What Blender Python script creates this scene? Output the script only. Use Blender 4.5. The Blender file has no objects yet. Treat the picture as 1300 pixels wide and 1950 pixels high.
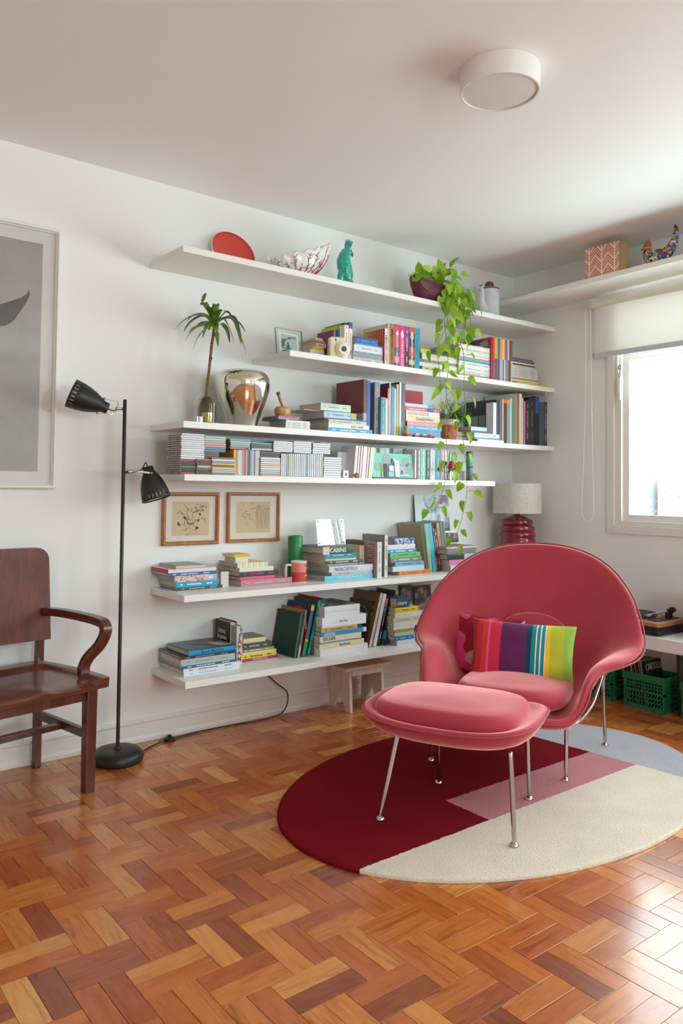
import bpy, bmesh, math, random
from mathutils import Vector, Matrix, Euler, noise

S = bpy.context.scene
COL = S.collection
rnd = random.Random(11)
PI = math.pi

# ------------------------------------------------------------------ camera
cam = bpy.data.cameras.new('camera')
cam_o = bpy.data.objects.new('camera', cam)
COL.objects.link(cam_o)
S.camera = cam_o
cam.sensor_fit = 'VERTICAL'
cam.sensor_height = 36.0
cam.lens = 1478.3 * 36.0 / 1950.0
cam.shift_y = -91.43 / 1950.0
yaw, pitch, roll = math.radians(38.044), math.radians(1.853), math.radians(0.681)
fwd = Vector((math.sin(yaw) * math.cos(pitch), math.cos(yaw) * math.cos(pitch), math.sin(pitch)))
rgt = Vector((math.cos(yaw), -math.sin(yaw), 0))
upv = rgt.cross(fwd)
r2 = math.cos(roll) * rgt + math.sin(roll) * upv
u2 = -math.sin(roll) * rgt + math.cos(roll) * upv
cam_o.matrix_world = Matrix(((r2.x, u2.x, -fwd.x, -4.4177), (r2.y, u2.y, -fwd.y, -3.6502), (r2.z, u2.z, -fwd.z, 1.2538), (0, 0, 0, 1)))
cam.clip_start = 0.05

# ------------------------------------------------------------------ sky, daylight and exposure
SKY = 5.0
W = bpy.data.worlds.new('overcast_sky')
S.world = W
W.use_nodes = True
bg = W.node_tree.nodes['Background']
bg.inputs[0].default_value = (0.77, 0.935, 0.975, 1)
bg.inputs[1].default_value = SKY

def daylight_portal(name, y0, y1, z0, z1, x=0.19, front=False):
    l = bpy.data.lights.new(name, 'AREA')
    l.shape = 'RECTANGLE'
    l.size, l.size_y = abs(y1 - y0), z1 - z0
    l.cycles.is_portal = True
    o = bpy.data.objects.new(name, l)
    o.location = (x, (y0 + y1) / 2, (z0 + z1) / 2)
    o.rotation_euler = Matrix(((0, 0, 1), (1, 0, 0), (0, 1, 0))).to_euler()
    if front:
        o.location = ((y0 + y1) / 2, -6.59, (z0 + z1) / 2)
        o.rotation_euler = (PI / 2, 0, 0)
    COL.objects.link(o)

WIN1 = (-3.15, -0.83, 1.045, 2.47)
WIN2 = (-6.0, -3.5, 1.12, 2.47)
WIN_FILL = (-4.0, -2.4, 1.0, 2.4)           # made-up window behind the camera, added as fill light
daylight_portal('daylight_window', *WIN1)
daylight_portal('daylight_second', *WIN2)
daylight_portal('daylight_fill', *WIN_FILL, front=True)
S.view_settings.view_transform = 'Standard'
S.view_settings.look = 'None'
S.view_settings.gamma = 1.0
S.view_settings.use_curve_mapping = False
S.view_settings.exposure = 1.34
S.cycles.max_bounces = 14
S.cycles.diffuse_bounces = 9
S.cycles.glossy_bounces = 5
S.cycles.transparent_max_bounces = 12
S.cycles.sample_clamp_indirect = 8.0
S.cycles.use_denoising = True
S.cycles.caustics_reflective = False
S.cycles.caustics_refractive = False

# ------------------------------------------------------------------ materials
def lin(c):
    if isinstance(c, str):
        c = [int(c[i:i + 2], 16) / 255 for i in (0, 2, 4)]
    return tuple(x / 12.92 if x <= 0.04045 else ((x + 0.055) / 1.055) ** 2.4 for x in c[:3]) + (1,)

class NT:
    """tiny wrapper to build a material's node tree"""
    def __init__(s, name, rough=0.5, metal=0.0, color=None, spec=None):
        s.m = bpy.data.materials.new(name)
        s.m.use_nodes = True
        s.t = s.m.node_tree
        s.b = s.t.nodes['Principled BSDF']
        s.out = s.t.nodes['Material Output']
        s.b.inputs['Roughness'].default_value = rough
        s.b.inputs['Metallic'].default_value = metal
        if color is not None:
            s.b.inputs['Base Color'].default_value = lin(color)
        if spec is not None:
            s.b.inputs['Specular IOR Level'].default_value = spec
    def n(s, typ, **kw):
        nd = s.t.nodes.new('ShaderNode' + typ)
        for k, v in kw.items():
            if k.startswith('i_'):
                key = k[2:]
                nd.inputs[int(key) if key.isdigit() else key.replace('_', ' ')].default_value = v
            else:
                setattr(nd, k, v)
        return nd
    def l(s, a, ao, b, bi):
        s.t.links.new(a.outputs[ao], b.inputs[bi])
    def math(s, op, a, b=None):
        nd = s.n('Math', operation=op)
        for i, v in enumerate((a, b)):
            if v is None:
                continue
            if isinstance(v, (int, float)):
                nd.inputs[i].default_value = v
            else:
                s.t.links.new(v, nd.inputs[i])
        return nd.outputs[0]
    def mix(s, fac, a, b, blend='MIX'):
        nd = s.n('Mix', data_type='RGBA', blend_type=blend)
        for sock, v in ((nd.inputs['Factor'], fac), (nd.inputs['A'], a), (nd.inputs['B'], b)):
            if isinstance(v, (int, float)):
                sock.default_value = v
            elif isinstance(v, (tuple, list, str)):
                sock.default_value = lin(v) if isinstance(v, str) else v
            else:
                s.t.links.new(v, sock)
        return nd.outputs['Result']
    def ramp(s, fac, stops, interp='LINEAR'):
        nd = s.n('ValToRGB')
        nd.color_ramp.interpolation = interp
        e = nd.color_ramp.elements
        while len(e) > 1:
            e.remove(e[0])
        for i, (p, c) in enumerate(stops):
            el = e[0] if i == 0 else e.new(p)
            el.position = p
            el.color = lin(c) if isinstance(c, str) else c
        s.t.links.new(fac, nd.inputs[0])
        return nd.outputs[0]
    def coord(s, kind='Object', scale=None, loc=None, rot=None):
        tc = s.n('TexCoord')
        mp = s.n('Mapping')
        s.l(tc, kind, mp, 0)
        if scale: mp.inputs['Scale'].default_value = scale
        if loc: mp.inputs['Location'].default_value = loc
        if rot: mp.inputs['Rotation'].default_value = rot
        return mp.outputs[0]
    def noise(s, vec, scale, detail=3, rough=0.5, out=0):
        nd = s.n('TexNoise', i_Scale=scale, i_Detail=detail, i_Roughness=rough)
        s.t.links.new(vec, nd.inputs['Vector'])
        return nd.outputs[out]
    def bump(s, h, strength, dist=0.001):
        nd = s.n('Bump', i_Strength=strength, i_Distance=dist)
        s.t.links.new(h, nd.inputs['Height'])
        s.t.links.new(nd.outputs[0], s.b.inputs['Normal'])
    def base(s, sock):
        s.t.links.new(sock, s.b.inputs['Base Color'])

_paint = {}
def paint(c, rough=0.45, var=0.06, metal=0.0, bump=0.0, scale=18.0, coat=0.0):
    """a plain coloured surface with a little procedural unevenness"""
    key = (c, rough, var, metal, bump, scale, coat)
    if key in _paint:
        return _paint[key]
    m = NT('paint_' + str(c), rough, metal)
    v = m.coord('Object')
    f = m.noise(v, scale, 3)
    a = lin(c)
    d = tuple(min(1, x * (1 - var)) for x in a[:3]) + (1,)
    b = tuple(min(1, x * (1 + var)) for x in a[:3]) + (1,)
    m.base(m.mix(f, d, b))
    if bump:
        m.bump(m.noise(v, scale * 12, 2), bump)
    if coat:
        m.b.inputs['Coat Weight'].default_value = coat
        m.b.inputs['Coat Roughness'].default_value = 0.05
    _paint[key] = m.m
    return m.m

def wood(name, dark, light, rough=0.35, scale=(1, 12, 12), coat=0.0):
    m = NT(name, rough)
    v = m.coord('Object', scale=scale)
    n1 = m.noise(v, 5, 6, 0.62)
    n2 = m.noise(v, 22, 3, 0.6)
    f = m.math('ADD', m.math('MULTIPLY', n1, 0.7), m.math('MULTIPLY', n2, 0.3))
    m.base(m.ramp(f, [(0.32, dark), (0.68, light)]))
    m.b.inputs['Coat Weight'].default_value = coat
    m.b.inputs['Coat Roughness'].default_value = 0.15
    m.bump(n2, 0.06)
    return m.m

def clear_glass(name='clear_glass', tint='FFFFFF', gloss=0.08, rough=0.0):
    m = NT(name, 0)
    tr = m.n('BsdfTransparent')
    tr.inputs[0].default_value = lin(tint)
    gl = m.n('BsdfGlossy', i_Roughness=rough)
    fr = m.n('Fresnel')
    ge = m.n('NewGeometry')
    m.t.links.new(m.math('ADD', m.math('MULTIPLY', ge.outputs['Backfacing'], 1 / 1.45 - 1.45), 1.45), fr.inputs['IOR'])
    f = m.math('ADD', m.math('MULTIPLY', fr.outputs[0], 0.9), gloss * 0.1)
    mx = m.n('MixShader')
    m.t.links.new(f, mx.inputs[0])
    m.l(tr, 0, mx, 1)
    m.l(gl, 0, mx, 2)
    m.l(mx, 0, m.out, 0)
    return m.m

# ------------------------------------------------------------------ mesh helpers
class B:
    def __init__(s):
        s.v, s.f, s.m = [], [], []
    def add(s, vs, fs, mi=0):
        o = len(s.v)
        s.v += [tuple(p) for p in vs]
        s.f += [tuple(i + o for i in f) for f in fs]
        s.m += [mi] * len(fs)
        return s
    def box(s, x0, x1, y0, y1, z0, z1, mi=0, M=None):
        vs = [(x, y, z) for z in (z0, z1) for y in (y0, y1) for x in (x0, x1)]
        if M is not None:
            vs = [M @ Vector(p) for p in vs]
        return s.add(vs, [(0, 2, 3, 1), (4, 5, 7, 6), (0, 1, 5, 4), (2, 6, 7, 3), (0, 4, 6, 2), (1, 3, 7, 5)], mi)
    def prism(s, poly, z0, z1, mi=0, M=None):
        n = len(poly)
        vs = [(x, y, z0) for x, y in poly] + [(x, y, z1) for x, y in poly]
        if M is not None:
            vs = [M @ Vector(p) for p in vs]
        fs = [tuple(range(n))[::-1], tuple(range(n, 2 * n))]
        fs += [(i, (i + 1) % n, (i + 1) % n + n, i + n) for i in range(n)]
        return s.add(vs, fs, mi)
    def lathe(s, prof, seg=32, mi=0, M=None, cap=True):
        vs, fs = [], []
        n = len(prof)
        for r, z in prof:
            for k in range(seg):
                a = 2 * PI * k / seg
                vs.append((r * math.cos(a), r * math.sin(a), z))
        for i in range(n - 1):
            for k in range(seg):
                k2 = (k + 1) % seg
                fs.append((i * seg + k, i * seg + k2, (i + 1) * seg + k2, (i + 1) * seg + k))
        if cap:
            fs.append(tuple(range(seg))[::-1])
            fs.append(tuple((n - 1) * seg + k for k in range(seg)))
        if M is not None:
            vs = [M @ Vector(p) for p in vs]
        return s.add(vs, fs, mi)
    def tube(s, pts, r, seg=8, mi=0, cap=True, closed=False):
        pts = [Vector(p) for p in pts]
        n = len(pts)
        rs = r if isinstance(r, (list, tuple)) else [r] * n
        vs, fs = [], []
        prev = None
        for i, p in enumerate(pts):
            if closed:
                t = (pts[(i + 1) % n] - pts[i - 1])
            else:
                t = pts[min(i + 1, n - 1)] - pts[max(i - 1, 0)]
            t.normalize()
            if prev is None:
                a = Vector((0, 0, 1)) if abs(t.z) < 0.9 else Vector((1, 0, 0))
                x = t.cross(a).normalized()
            else:
                x = (prev - t * prev.dot(t)).normalized()
            prev = x
            y = t.cross(x)
            for k in range(seg):
                a = 2 * PI * k / seg
                vs.append(p + rs[i] * (math.cos(a) * x + math.sin(a) * y))
        for i in range(n if closed else n - 1):
            j = (i + 1) % n
            for k in range(seg):
                k2 = (k + 1) % seg
                fs.append((i * seg + k, i * seg + k2, j * seg + k2, j * seg + k))
        if cap and not closed:
            fs.append(tuple(range(seg))[::-1])
            fs.append(tuple((n - 1) * seg + k for k in range(seg)))
        return s.add(vs, fs, mi)
    def grid(s, rows, mi=0, wrap=False):
        n = len(rows[0])
        vs = [p for r in rows for p in r]
        fs = []
        for i in range(len(rows) - 1):
            for k in range(n if wrap else n - 1):
                k2 = (k + 1) % n
                fs.append((i * n + k, i * n + k2, (i + 1) * n + k2, (i + 1) * n + k))
        return s.add(vs, fs, mi)
    def ball(s, c, r, seg=16, mi=0, sc=(1, 1, 1)):
        prof = [(max(1e-4, r * math.sin(PI * i / (seg // 2))), -r * math.cos(PI * i / (seg // 2))) for i in range(seg // 2 + 1)]
        M = Matrix.Translation(c) @ Matrix.Diagonal((*sc, 1))
        return s.lathe(prof, seg, mi, M)
    def mesh(s, name, mats, smooth=None):
        me = bpy.data.meshes.new(name)
        me.from_pydata(s.v, [], s.f)
        for m in (mats if isinstance(mats, (list, tuple)) else [mats]):
            me.materials.append(m)
        if any(s.m):
            me.polygons.foreach_set('material_index', s.m)
        if smooth is not None:
            me.polygons.foreach_set('use_smooth', [True] * len(me.polygons))
            if smooth < 170:
                me.set_sharp_from_angle(angle=math.radians(smooth))
        me.update()
        return me
    def obj(s, name, mats, parent=None, smooth=None, loc=None, rot=None, bevel=0, fix=False):
        me = s.mesh(name, mats, smooth)
        if fix:
            bm = bmesh.new(); bm.from_mesh(me)
            bmesh.ops.recalc_face_normals(bm, faces=bm.faces)
            bm.to_mesh(me); bm.free()
        o = bpy.data.objects.new(name, me)
        COL.objects.link(o)
        if parent: o.parent = parent
        if loc is not None: o.location = loc
        if rot is not None: o.rotation_euler = rot
        if bevel:
            b = o.modifiers.new('bevel', 'BEVEL')
            b.width, b.segments, b.limit_method = bevel, 2, 'ANGLE'
            b.angle_limit = math.radians(40)
        return o

def empty(name, loc=(0, 0, 0), rot=(0, 0, 0)):
    o = bpy.data.objects.new(name, None)
    o.empty_display_size = 0.05
    o.location = loc
    o.rotation_euler = rot
    COL.objects.link(o)
    return o

def tag(o, label, cat, group=None, kind=None):
    o['label'] = label
    o['category'] = cat
    if group: o['group'] = group
    if kind: o['kind'] = kind
    return o

def structure(o, label=None):
    o['kind'] = 'structure'
    if label: o['label'] = label
    return o

def spline(pts, n=8, closed=False):
    """Catmull-Rom through pts"""
    pts = [Vector(p) for p in pts]
    out = []
    m = len(pts)
    rng = m if closed else m - 1
    for i in range(rng):
        if closed:
            p0, p1, p2, p3 = pts[i - 1], pts[i], pts[(i + 1) % m], pts[(i + 2) % m]
        else:
            p0, p1, p2, p3 = pts[max(i - 1, 0)], pts[i], pts[i + 1], pts[min(i + 2, m - 1)]
        for k in range(n):
            t = k / n
            out.append(0.5 * ((2 * p1) + (p2 - p0) * t + (2 * p0 - 5 * p1 + 4 * p2 - p3) * t * t + (3 * p1 - p0 - 3 * p2 + p3) * t ** 3))
    if not closed:
        out.append(pts[-1])
    return out

def round_rect(x0, x1, y0, y1, r, n=6):
    out = []
    for cx, cy, a0 in ((x1 - r, y1 - r, 0), (x0 + r, y1 - r, 90), (x0 + r, y0 + r, 180), (x1 - r, y0 + r, 270)):
        for k in range(n + 1):
            a = math.radians(a0 + 90 * k / n)
            out.append((cx + r * math.cos(a), cy + r * math.sin(a)))
    return out

def subsurf(o, lv=2):
    m = o.modifiers.new('subsurf', 'SUBSURF')
    m.levels = m.render_levels = lv
    return o

def text_part(name, txt, size, mat, parent, M, align='CENTER', depth=0.0003, sx=1.0, bold=0.0):
    """flat print: letters as a thin mesh lying in the XY plane of M"""
    cu = bpy.data.curves.new(name, 'FONT')
    cu.body = txt
    cu.size = size
    cu.align_x = align
    cu.align_y = 'CENTER'
    cu.extrude = depth
    cu.offset = bold
    cu.resolution_u = 2
    tmp = bpy.data.objects.new('tmp_text', cu)
    COL.objects.link(tmp)
    dg = bpy.context.evaluated_depsgraph_get()
    me = bpy.data.meshes.new_from_object(tmp.evaluated_get(dg))
    bpy.data.objects.remove(tmp)
    me.transform(Matrix.Diagonal((sx, 1, 1, 1)))
    me.materials.clear()
    me.materials.append(mat)
    o = bpy.data.objects.new(name, me)
    COL.objects.link(o)
    if parent: o.parent = parent
    o.matrix_basis = M
    return o

# ------------------------------------------------------------------ room shell
RX0, RY0, H = -6.6, -6.4, 2.8
def wall_material(name, c):
    m = NT(name, 0.75)
    v = m.coord('Object')
    f = m.noise(v, 1.3, 3)
    m.base(m.mix(f, lin(c), tuple(x * 0.985 for x in lin(c)[:3]) + (1,)))
    m.bump(m.noise(v, 180, 3), 0.05)
    return m.m
WALL = wall_material('white_wall_paint', 'EBEBE9')
CEIL = wall_material('white_ceiling_paint', 'EEEEED')
TRIM = paint('E8E6E1', 0.4, 0.02)

structure(B().box(RX0 - .2, 0.2, 0, 0.2, -0.05, H).obj('wall_back', WALL), 'long white wall that carries the shelves')
structure(B().box(RX0 - .2, RX0, RY0, 0, -0.05, H).obj('wall_left', WALL), 'white wall beyond the wooden armchair')
b = B()
b.box(RX0 - .2, WIN_FILL[0], RY0 - .2, RY0, -0.05, H); b.box(WIN_FILL[1], 0.2, RY0 - .2, RY0, -0.05, H)
b.box(WIN_FILL[0], WIN_FILL[1], RY0 - .2, RY0, -0.05, WIN_FILL[2]); b.box(WIN_FILL[0], WIN_FILL[1], RY0 - .2, RY0, WIN_FILL[3], H)
structure(b.obj('wall_front', WALL), 'white wall behind the camera')
b = B()
b.box(0, .2, RY0, WIN2[0], -0.05, H)
b.box(0, .2, WIN2[1], WIN1[0], -0.05, H)
b.box(0, .2, WIN1[1], 0, -0.05, H)
for w in (WIN1, WIN2):
    b.box(0, .2, w[0], w[1], -0.05, w[2])
    b.box(0, .2, w[0], w[1], w[3], H)
structure(b.obj('wall_right', WALL), 'white window wall')
structure(B().box(RX0 - .2, 0.2, RY0 - .2, 0.2, H, H + .15).obj('ceiling', CEIL), 'flat white ceiling')

# baseboard of the shelf wall: board, quarter-round foot and a thin top bead
def baseboard(name, L, M, label):
    prof = [(0, 0), (0.022, 0), (0.022, 0.018), (0.014, 0.03), (0.014, 0.088), (0.019, 0.094), (0.019, 0.104), (0.012, 0.112), (0, 0.112)]
    bb = B()
    n = len(prof)
    vs = [M @ Vector((0, -d, z)) for d, z in prof] + [M @ Vector((L, -d, z)) for d, z in prof]
    bb.add(vs, [tuple(range(n)), tuple(range(2 * n - 1, n - 1, -1))] + [(i, i + n, (i + 1) % n + n, (i + 1) % n) for i in range(n)])
    structure(bb.obj(name, TRIM, fix=True), label)
baseboard('baseboard_back', -RX0, Matrix.Translation((RX0, 0, 0)), 'white moulded skirting under the shelf wall')
baseboard('baseboard_right', 3.7, Matrix.Translation((0, 0, 0)) @ Matrix.Rotation(-PI / 2, 4, 'Z'), 'white moulded skirting under the window')

# ------------------------------------------------------------------ parquet floor
PL, PW = 0.21, 0.0675
def parquet_material(name, per_object):
    m = NT(name, 0.22)
    if per_object:
        rv = m.n('ObjectInfo').outputs['Random']
    else:
        rv = m.n('Attribute', attribute_name='plank_tone').outputs['Fac']
    uv = m.n('UVMap')
    off = m.n('CombineXYZ')
    m.t.links.new(m.math('MULTIPLY', rv, 37.0), off.inputs[0])
    m.t.links.new(m.math('MULTIPLY', rv, 91.0), off.inputs[1])
    ad = m.n('VectorMath', operation='ADD')
    m.l(uv, 0, ad, 0); m.l(off, 0, ad, 1)
    mp = m.n('Mapping'); mp.inputs['Scale'].default_value = (3.0, 24.0, 1)
    m.l(ad, 0, mp, 0)
    bn = m.n('TexNoise', i_Scale=1.5, i_Detail=5.0, i_Roughness=.62, i_Distortion=1.6)
    m.t.links.new(mp.outputs[0], bn.inputs['Vector'])
    big = bn.outputs[0]
    mp2 = m.n('Mapping'); mp2.inputs['Scale'].default_value = (3.0, 170.0, 1)
    m.l(ad, 0, mp2, 0)
    fine = m.noise(mp2.outputs[0], 3.0, 4, 0.65)
    tone = m.ramp(rv, [(0.0, '8A4422'), (0.05, '9E4F24'), (0.22, 'B35F29'), (0.5, 'BF6C2D'), (0.75, 'C87A37'), (0.92, 'D08B46'), (1.0, 'DBA05E')])
    streak = m.ramp(big, [(0.28, (0.42, 0.27, 0.18, 1)), (0.40, (0.78, 0.68, 0.60, 1)), (0.52, (1.0, 0.98, 0.95, 1)), (0.64, (1.03, 1.03, 1.02, 1)), (0.76, (1.2, 1.24, 1.26, 1))])
    c = m.mix(0.85, tone, streak, 'MULTIPLY')
    gr = m.ramp(fine, [(0.35, (0.84, 0.79, 0.75, 1)), (0.6, (1.03, 1.03, 1.03, 1))])
    m.base(m.mix(0.55, c, gr, 'MULTIPLY'))
    m.t.links.new(m.math('ADD', 0.16, m.math('MULTIPLY', fine, 0.2)), m.b.inputs['Roughness'])
    g = m.n('TexCoord')
    wav = m.noise(g.outputs['Object'] if not per_object else g.outputs['Generated'], 9 if not per_object else 1.5, 2)
    h = m.math('ADD', m.math('MULTIPLY', fine, 0.04), wav)
    m.bump(h, 0.10, 0.0015)
    m.b.inputs['Coat Weight'].default_value = 0.35
    m.b.inputs['Coat Roughness'].default_value = 0.12
    return m.m
PARQ_O = parquet_material('parquet_plank', True)
PARQ_M = parquet_material('parquet_field', False)
floor = structure(B().box(RX0 - .2, 0.2, RY0 - .2, 0.2, -0.08, -0.011).obj('floor', paint('3A1E10', 0.7)), 'orange brown parquet floor of paired herringbone planks')

def plank_geo(cx, cy, horiz, w=PW, gap=0.0006):
    hx, hy = (PL / 2 - gap, w / 2 - gap) if horiz else (w / 2 - gap, PL / 2 - gap)
    c = 0.0007
    base = [(-hx, -hy), (hx, -hy), (hx, hy), (-hx, hy)]
    top = [(-hx + c, -hy + c), (hx - c, -hy + c), (hx - c, hy - c), (-hx + c, hy - c)]
    vs = [(cx + x, cy + y, -0.0105) for x, y in base] + [(cx + x, cy + y, -c) for x, y in base] + [(cx + x, cy + y, 0) for x, y in top]
    fs = [(8, 9, 10, 11)]
    for k in (0, 4):
        fs += [(k + i, k + (i + 1) % 4, k + 4 + (i + 1) % 4, k + 4 + i) for i in range(4)]
    return vs, fs
def plank_uv(me, horiz_flags=None, one=None, centres=None):
    uvl = me.uv_layers.new(name='UVMap')
    nf = 9
    for p in me.polygons:
        k = p.index // nf
        hz = one if one is not None else horiz_flags[k]
        cx, cy = (0, 0) if centres is None else centres[k]
        for li in p.loop_indices:
            co = me.vertices[me.loops[li].vertex_index].co
            x, y = co.x - cx, co.y - cy
            uvl.data[li].uv = (x, y) if hz else (y, -x)
centres = []
ox, oy = -3.511, -1.492
for i in range(-60, 61):
    for j in range(-40, 41):
        bx = ox + i * 2 * PW + j * PL
        by = oy - i * 2 * PW + j * PL
        for k in (0, 1):
            centres.append((bx + PL / 2, by + PW * (k + .5), True))
            centres.append((bx + PL + PW * (k + .5), by + PL / 2, False))
inside = [c for c in centres if RX0 - .05 < c[0] < 0.12 and RY0 < c[1] < 0.12]
def seen(c):
    d = Vector((c[0], c[1], 0)) - cam_o.location
    z = d.dot(fwd)
    if z < .5: return False
    px, py = 650 + 1478.3 * d.dot(r2) / z, 883.6 - 1478.3 * d.dot(u2) / z
    if not (-25 < px < 1325 and py < 1975): return False
    if ((c[0] + 1.78) / 0.98) ** 2 + ((c[1] + 1.427) / 0.64) ** 2 < 1: return False
    return True
vis = [c for c in inside if seen(c)]
vis.sort(key=lambda c: (Vector((c[0], c[1], 0)) - cam_o.location).length)
near = set(vis[:300])
pm = {}
for hz in (True, False):
    me = B().add(*plank_geo(0, 0, hz)).mesh('plank', PARQ_O)
    plank_uv(me, one=hz)
    pm[hz] = me
for c in vis[:300]:
    o = bpy.data.objects.new('plank', pm[c[2]])
    o.location = (c[0], c[1], rnd.uniform(-0.0004, 0.0002))
    COL.objects.link(o)
    o.parent = floor
bb = B(); fl = []; cs = []
for c in inside:
    if c in near: continue
    bb.add(*plank_geo(*c)); fl.append(c[2]); cs.append(c[:2])
me = bb.mesh('parquet_field', PARQ_M)
at_ = me.attributes.new('plank_tone', 'FLOAT', 'FACE')
at_.data.foreach_set('value', [v for k in range(len(fl)) for v in [rnd.random()] * 9])
plank_uv(me, fl, centres=cs)
o = bpy.data.objects.new('plank_field', me)
COL.objects.link(o); o.parent = floor; o['kind'] = 'stuff'

# ------------------------------------------------------------------ window, its sash, net and blind
GLASS = clear_glass('window_glass', 'FDFEFE', 0.2)
FRM = paint('E2DED6', 0.4, 0.02)
def window_unit(name, w, casing, stiles, transom, label):
    y0, y1, z0, z1 = w
    root = structure(empty(name, (0, y1, z0)), label)
    P = lambda bb, n, m=FRM, **k: bb.obj(n, m, root, loc=(0, -y1, -z0), **k)
    c = 0.05
    bb = B()
    if casing:
        for a in ((y0 - c, y0, z0 - c, z1), (y1, y1 + c, z0 - c, z1), (y0, y1, z0 - c, z0), (y0 - c, y1 + c, z1, z1 + .03)):
            bb.box(-0.014, 0.0, *a)
        P(bb, 'casing', bevel=0.002)
    bb = B()
    f = 0.045
    for a in ((y0, y0 + f, z0, z1), (y1 - f, y1, z0, z1), (y0 + f, y1 - f, z0, z0 + .03), (y0 + f, y1 - f, z1 - .03, z1)):
        bb.box(0.0, 0.1, *a)
    P(bb, 'frame', bevel=0.002)
    ys = [y0 + f + (y1 - y0 - 2 * f) * k / stiles for k in range(stiles + 1)]
    zt = transom or z1 - .03
    s = 0.036
    for k in range(stiles):
        a, bq = ys[k], ys[k + 1]
        x = 0.03 + 0.0325 * (k % 2)
        bb = B()
        for q in ((a, a + s, z0 + .03, zt), (bq - s, bq, z0 + .03, zt), (a + s, bq - s, z0 + .03, z0 + .07), (a + s, bq - s, zt - .045, zt)):
            bb.box(x, x + .03, *q)
        fr = P(bb, 'sash', bevel=0.0015)
        B().box(x + .013, x + .017, a + s, bq - s, z0 + .07, zt - .045).obj('pane', GLASS, fr)
    if transom:
        bb = B()
        bb.box(0.02, 0.08, y0 + f, y1 - f, zt, zt + .035)
        tr = P(bb, 'transom')
        B().box(.045, .049, y0 + f, y1 - f, zt + .035, z1 - .03).obj('pane', GLASS, tr)
    return root
w1 = window_unit('window_1', WIN1, True, 3, 2.135, 'white framed sliding window under the roller blind')
window_unit('window_2', WIN2, False, 3, None, 'white framed sliding window further along the wall')
w3 = window_unit('fill_window', WIN_FILL, False, 3, None, 'added white framed fill-light window behind the camera')  # unseen unit, added only to let fill light onto the shelf wall
w3.rotation_euler = (0, 0, -PI / 2)
w3.location = (WIN_FILL[0], RY0, WIN_FILL[2])
# latch with its ring and white strap on the first sash
M0 = Matrix.Translation((0, -WIN1[1], -WIN1[2]))
bb = B()
bb.tube([(-.004, -.853, 2.13), (-.02, -.862, 2.05), (-.016, -.872, 1.96)], [.006, .008, .009], 8)
bb.box(-.03, .0, -.885, -.868, 1.885, 1.975)
bb.box(-.024, .0, -.883, -.87, 1.84, 1.9)
lt = bb.obj('latch', paint('F1EFE9', .3), w1, smooth=40, loc=(0, -WIN1[1], -WIN1[2]))
bb = B()
bb.tube([(-.026, -.880 + .008 * math.sin(a), 2.045 + .014 * math.cos(a)) for a in [2 * PI * k / 14 for k in range(14)]], .003, 6, closed=True)
bb.tube([(-.026, -.88, 2.03), (-.026, -.878, 1.97)], .003, 6)
bb.obj('latch_ring', paint('6B6A66', .3, metal=.8), lt, smooth=60)

# safety net outside the pane
bb = B()
ny, nz = 0.062, 0.062
t = 0.0009
Y0, Y1, Z0, Z1 = WIN1
def strand(a, b2):
    bb.tube([(0.216, a[0], a[1]), (0.216, b2[0], b2[1])], t, 3, cap=False)
n1 = int((Y1 - Y0) / ny) + 1; n2 = int((Z1 - Z0) / nz) + 1
for i in range(n1):
    for j in range(n2):
        y, z = Y1 - i * ny, Z0 + j * nz
        for dy in (-ny / 2, ny / 2):
            for dz in (-nz / 2, nz / 2):
                strand((y, z), (y + dy, z + dz))
                if dy < 0 and dz > 0: pass
        bb.ball((0.216, y, z), 0.0038, 6)
        bb.ball((0.216, y - ny / 2, z + nz / 2), 0.0038, 6)
tag(bb.obj('safety_net', paint('6C7278', .7)), 'thin diamond mesh safety net outside the window', 'net', kind='stuff')

# roller blind
rb = empty('roller_blind', (-0.05, -1.9, 2.5))
tag(rb, 'cream roller blind hanging half lowered over the window', 'blind')
M0 = Matrix.Translation((0.05, 1.9, -2.5))
m = NT('blind_fabric', 0.8)
tl = m.n('BsdfTranslucent'); tl.inputs[0].default_value = lin('F6F4EE')
df = m.n('BsdfDiffuse'); df.inputs[0].default_value = lin('F2F0EA')
tp = m.n('BsdfTransparent')
mx = m.n('MixShader'); mx.inputs[0].default_value = 0.24
m.l(df, 0, mx, 1); m.l(tl, 0, mx, 2); m.l(mx, 0, m.out, 0)
BLIND = m.m
P = lambda bb, n, mt, **k: bb.obj(n, mt, rb, loc=(0.05, 1.9, -2.5), **k)
P(B().box(-.047, -.0455, -3.1, -.72, 2.15, 2.468), 'fabric', BLIND)
Mr = Matrix.Translation((-.055, -.71, 2.468)) @ Matrix.Rotation(PI / 2, 4, 'X')
P(B().lathe([(.02, 0), (.02, 2.42)], 24, M=Mr), 'roller', paint('E9E6DA', .6), smooth=40)
P(B().box(-.056, -.038, -3.1, -.712, 2.118, 2.152), 'bottom_bar', paint('C3C9CC', .4), bevel=.002)
P(B().box(-.058, -.036, -.712, -.706, 2.12, 2.15), 'bar_cap', paint('8E9799', .4))
bb = B()
bb.lathe([(.026, 0), (.026, .02)], 24, M=Matrix.Translation((-.055, -.688, 2.468)) @ Matrix.Rotation(PI / 2, 4, 'X'))
bb.box(-.075, -.035, -.692, -.688, 2.445, 2.503)
P(bb, 'bracket', paint('DAD8CF', .4), smooth=40)
loop = spline([(-.06, -.655, 2.46), (-.06, -.652, 1.8), (-.06, -.635, 1.35), (-.06, -.628, 1.13), (-.058, -.648, 1.075), (-.055, -.676, 1.06), (-.05, -.70, 1.085), (-.048, -.707, 1.16), (-.05, -.70, 1.5), (-.05, -.69, 2.0), (-.05, -.682, 2.46)], 8)
P(B().tube(loop, .0026, 6), 'pull_chain', paint('EFEDE8', .4), smooth=60)

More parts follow.
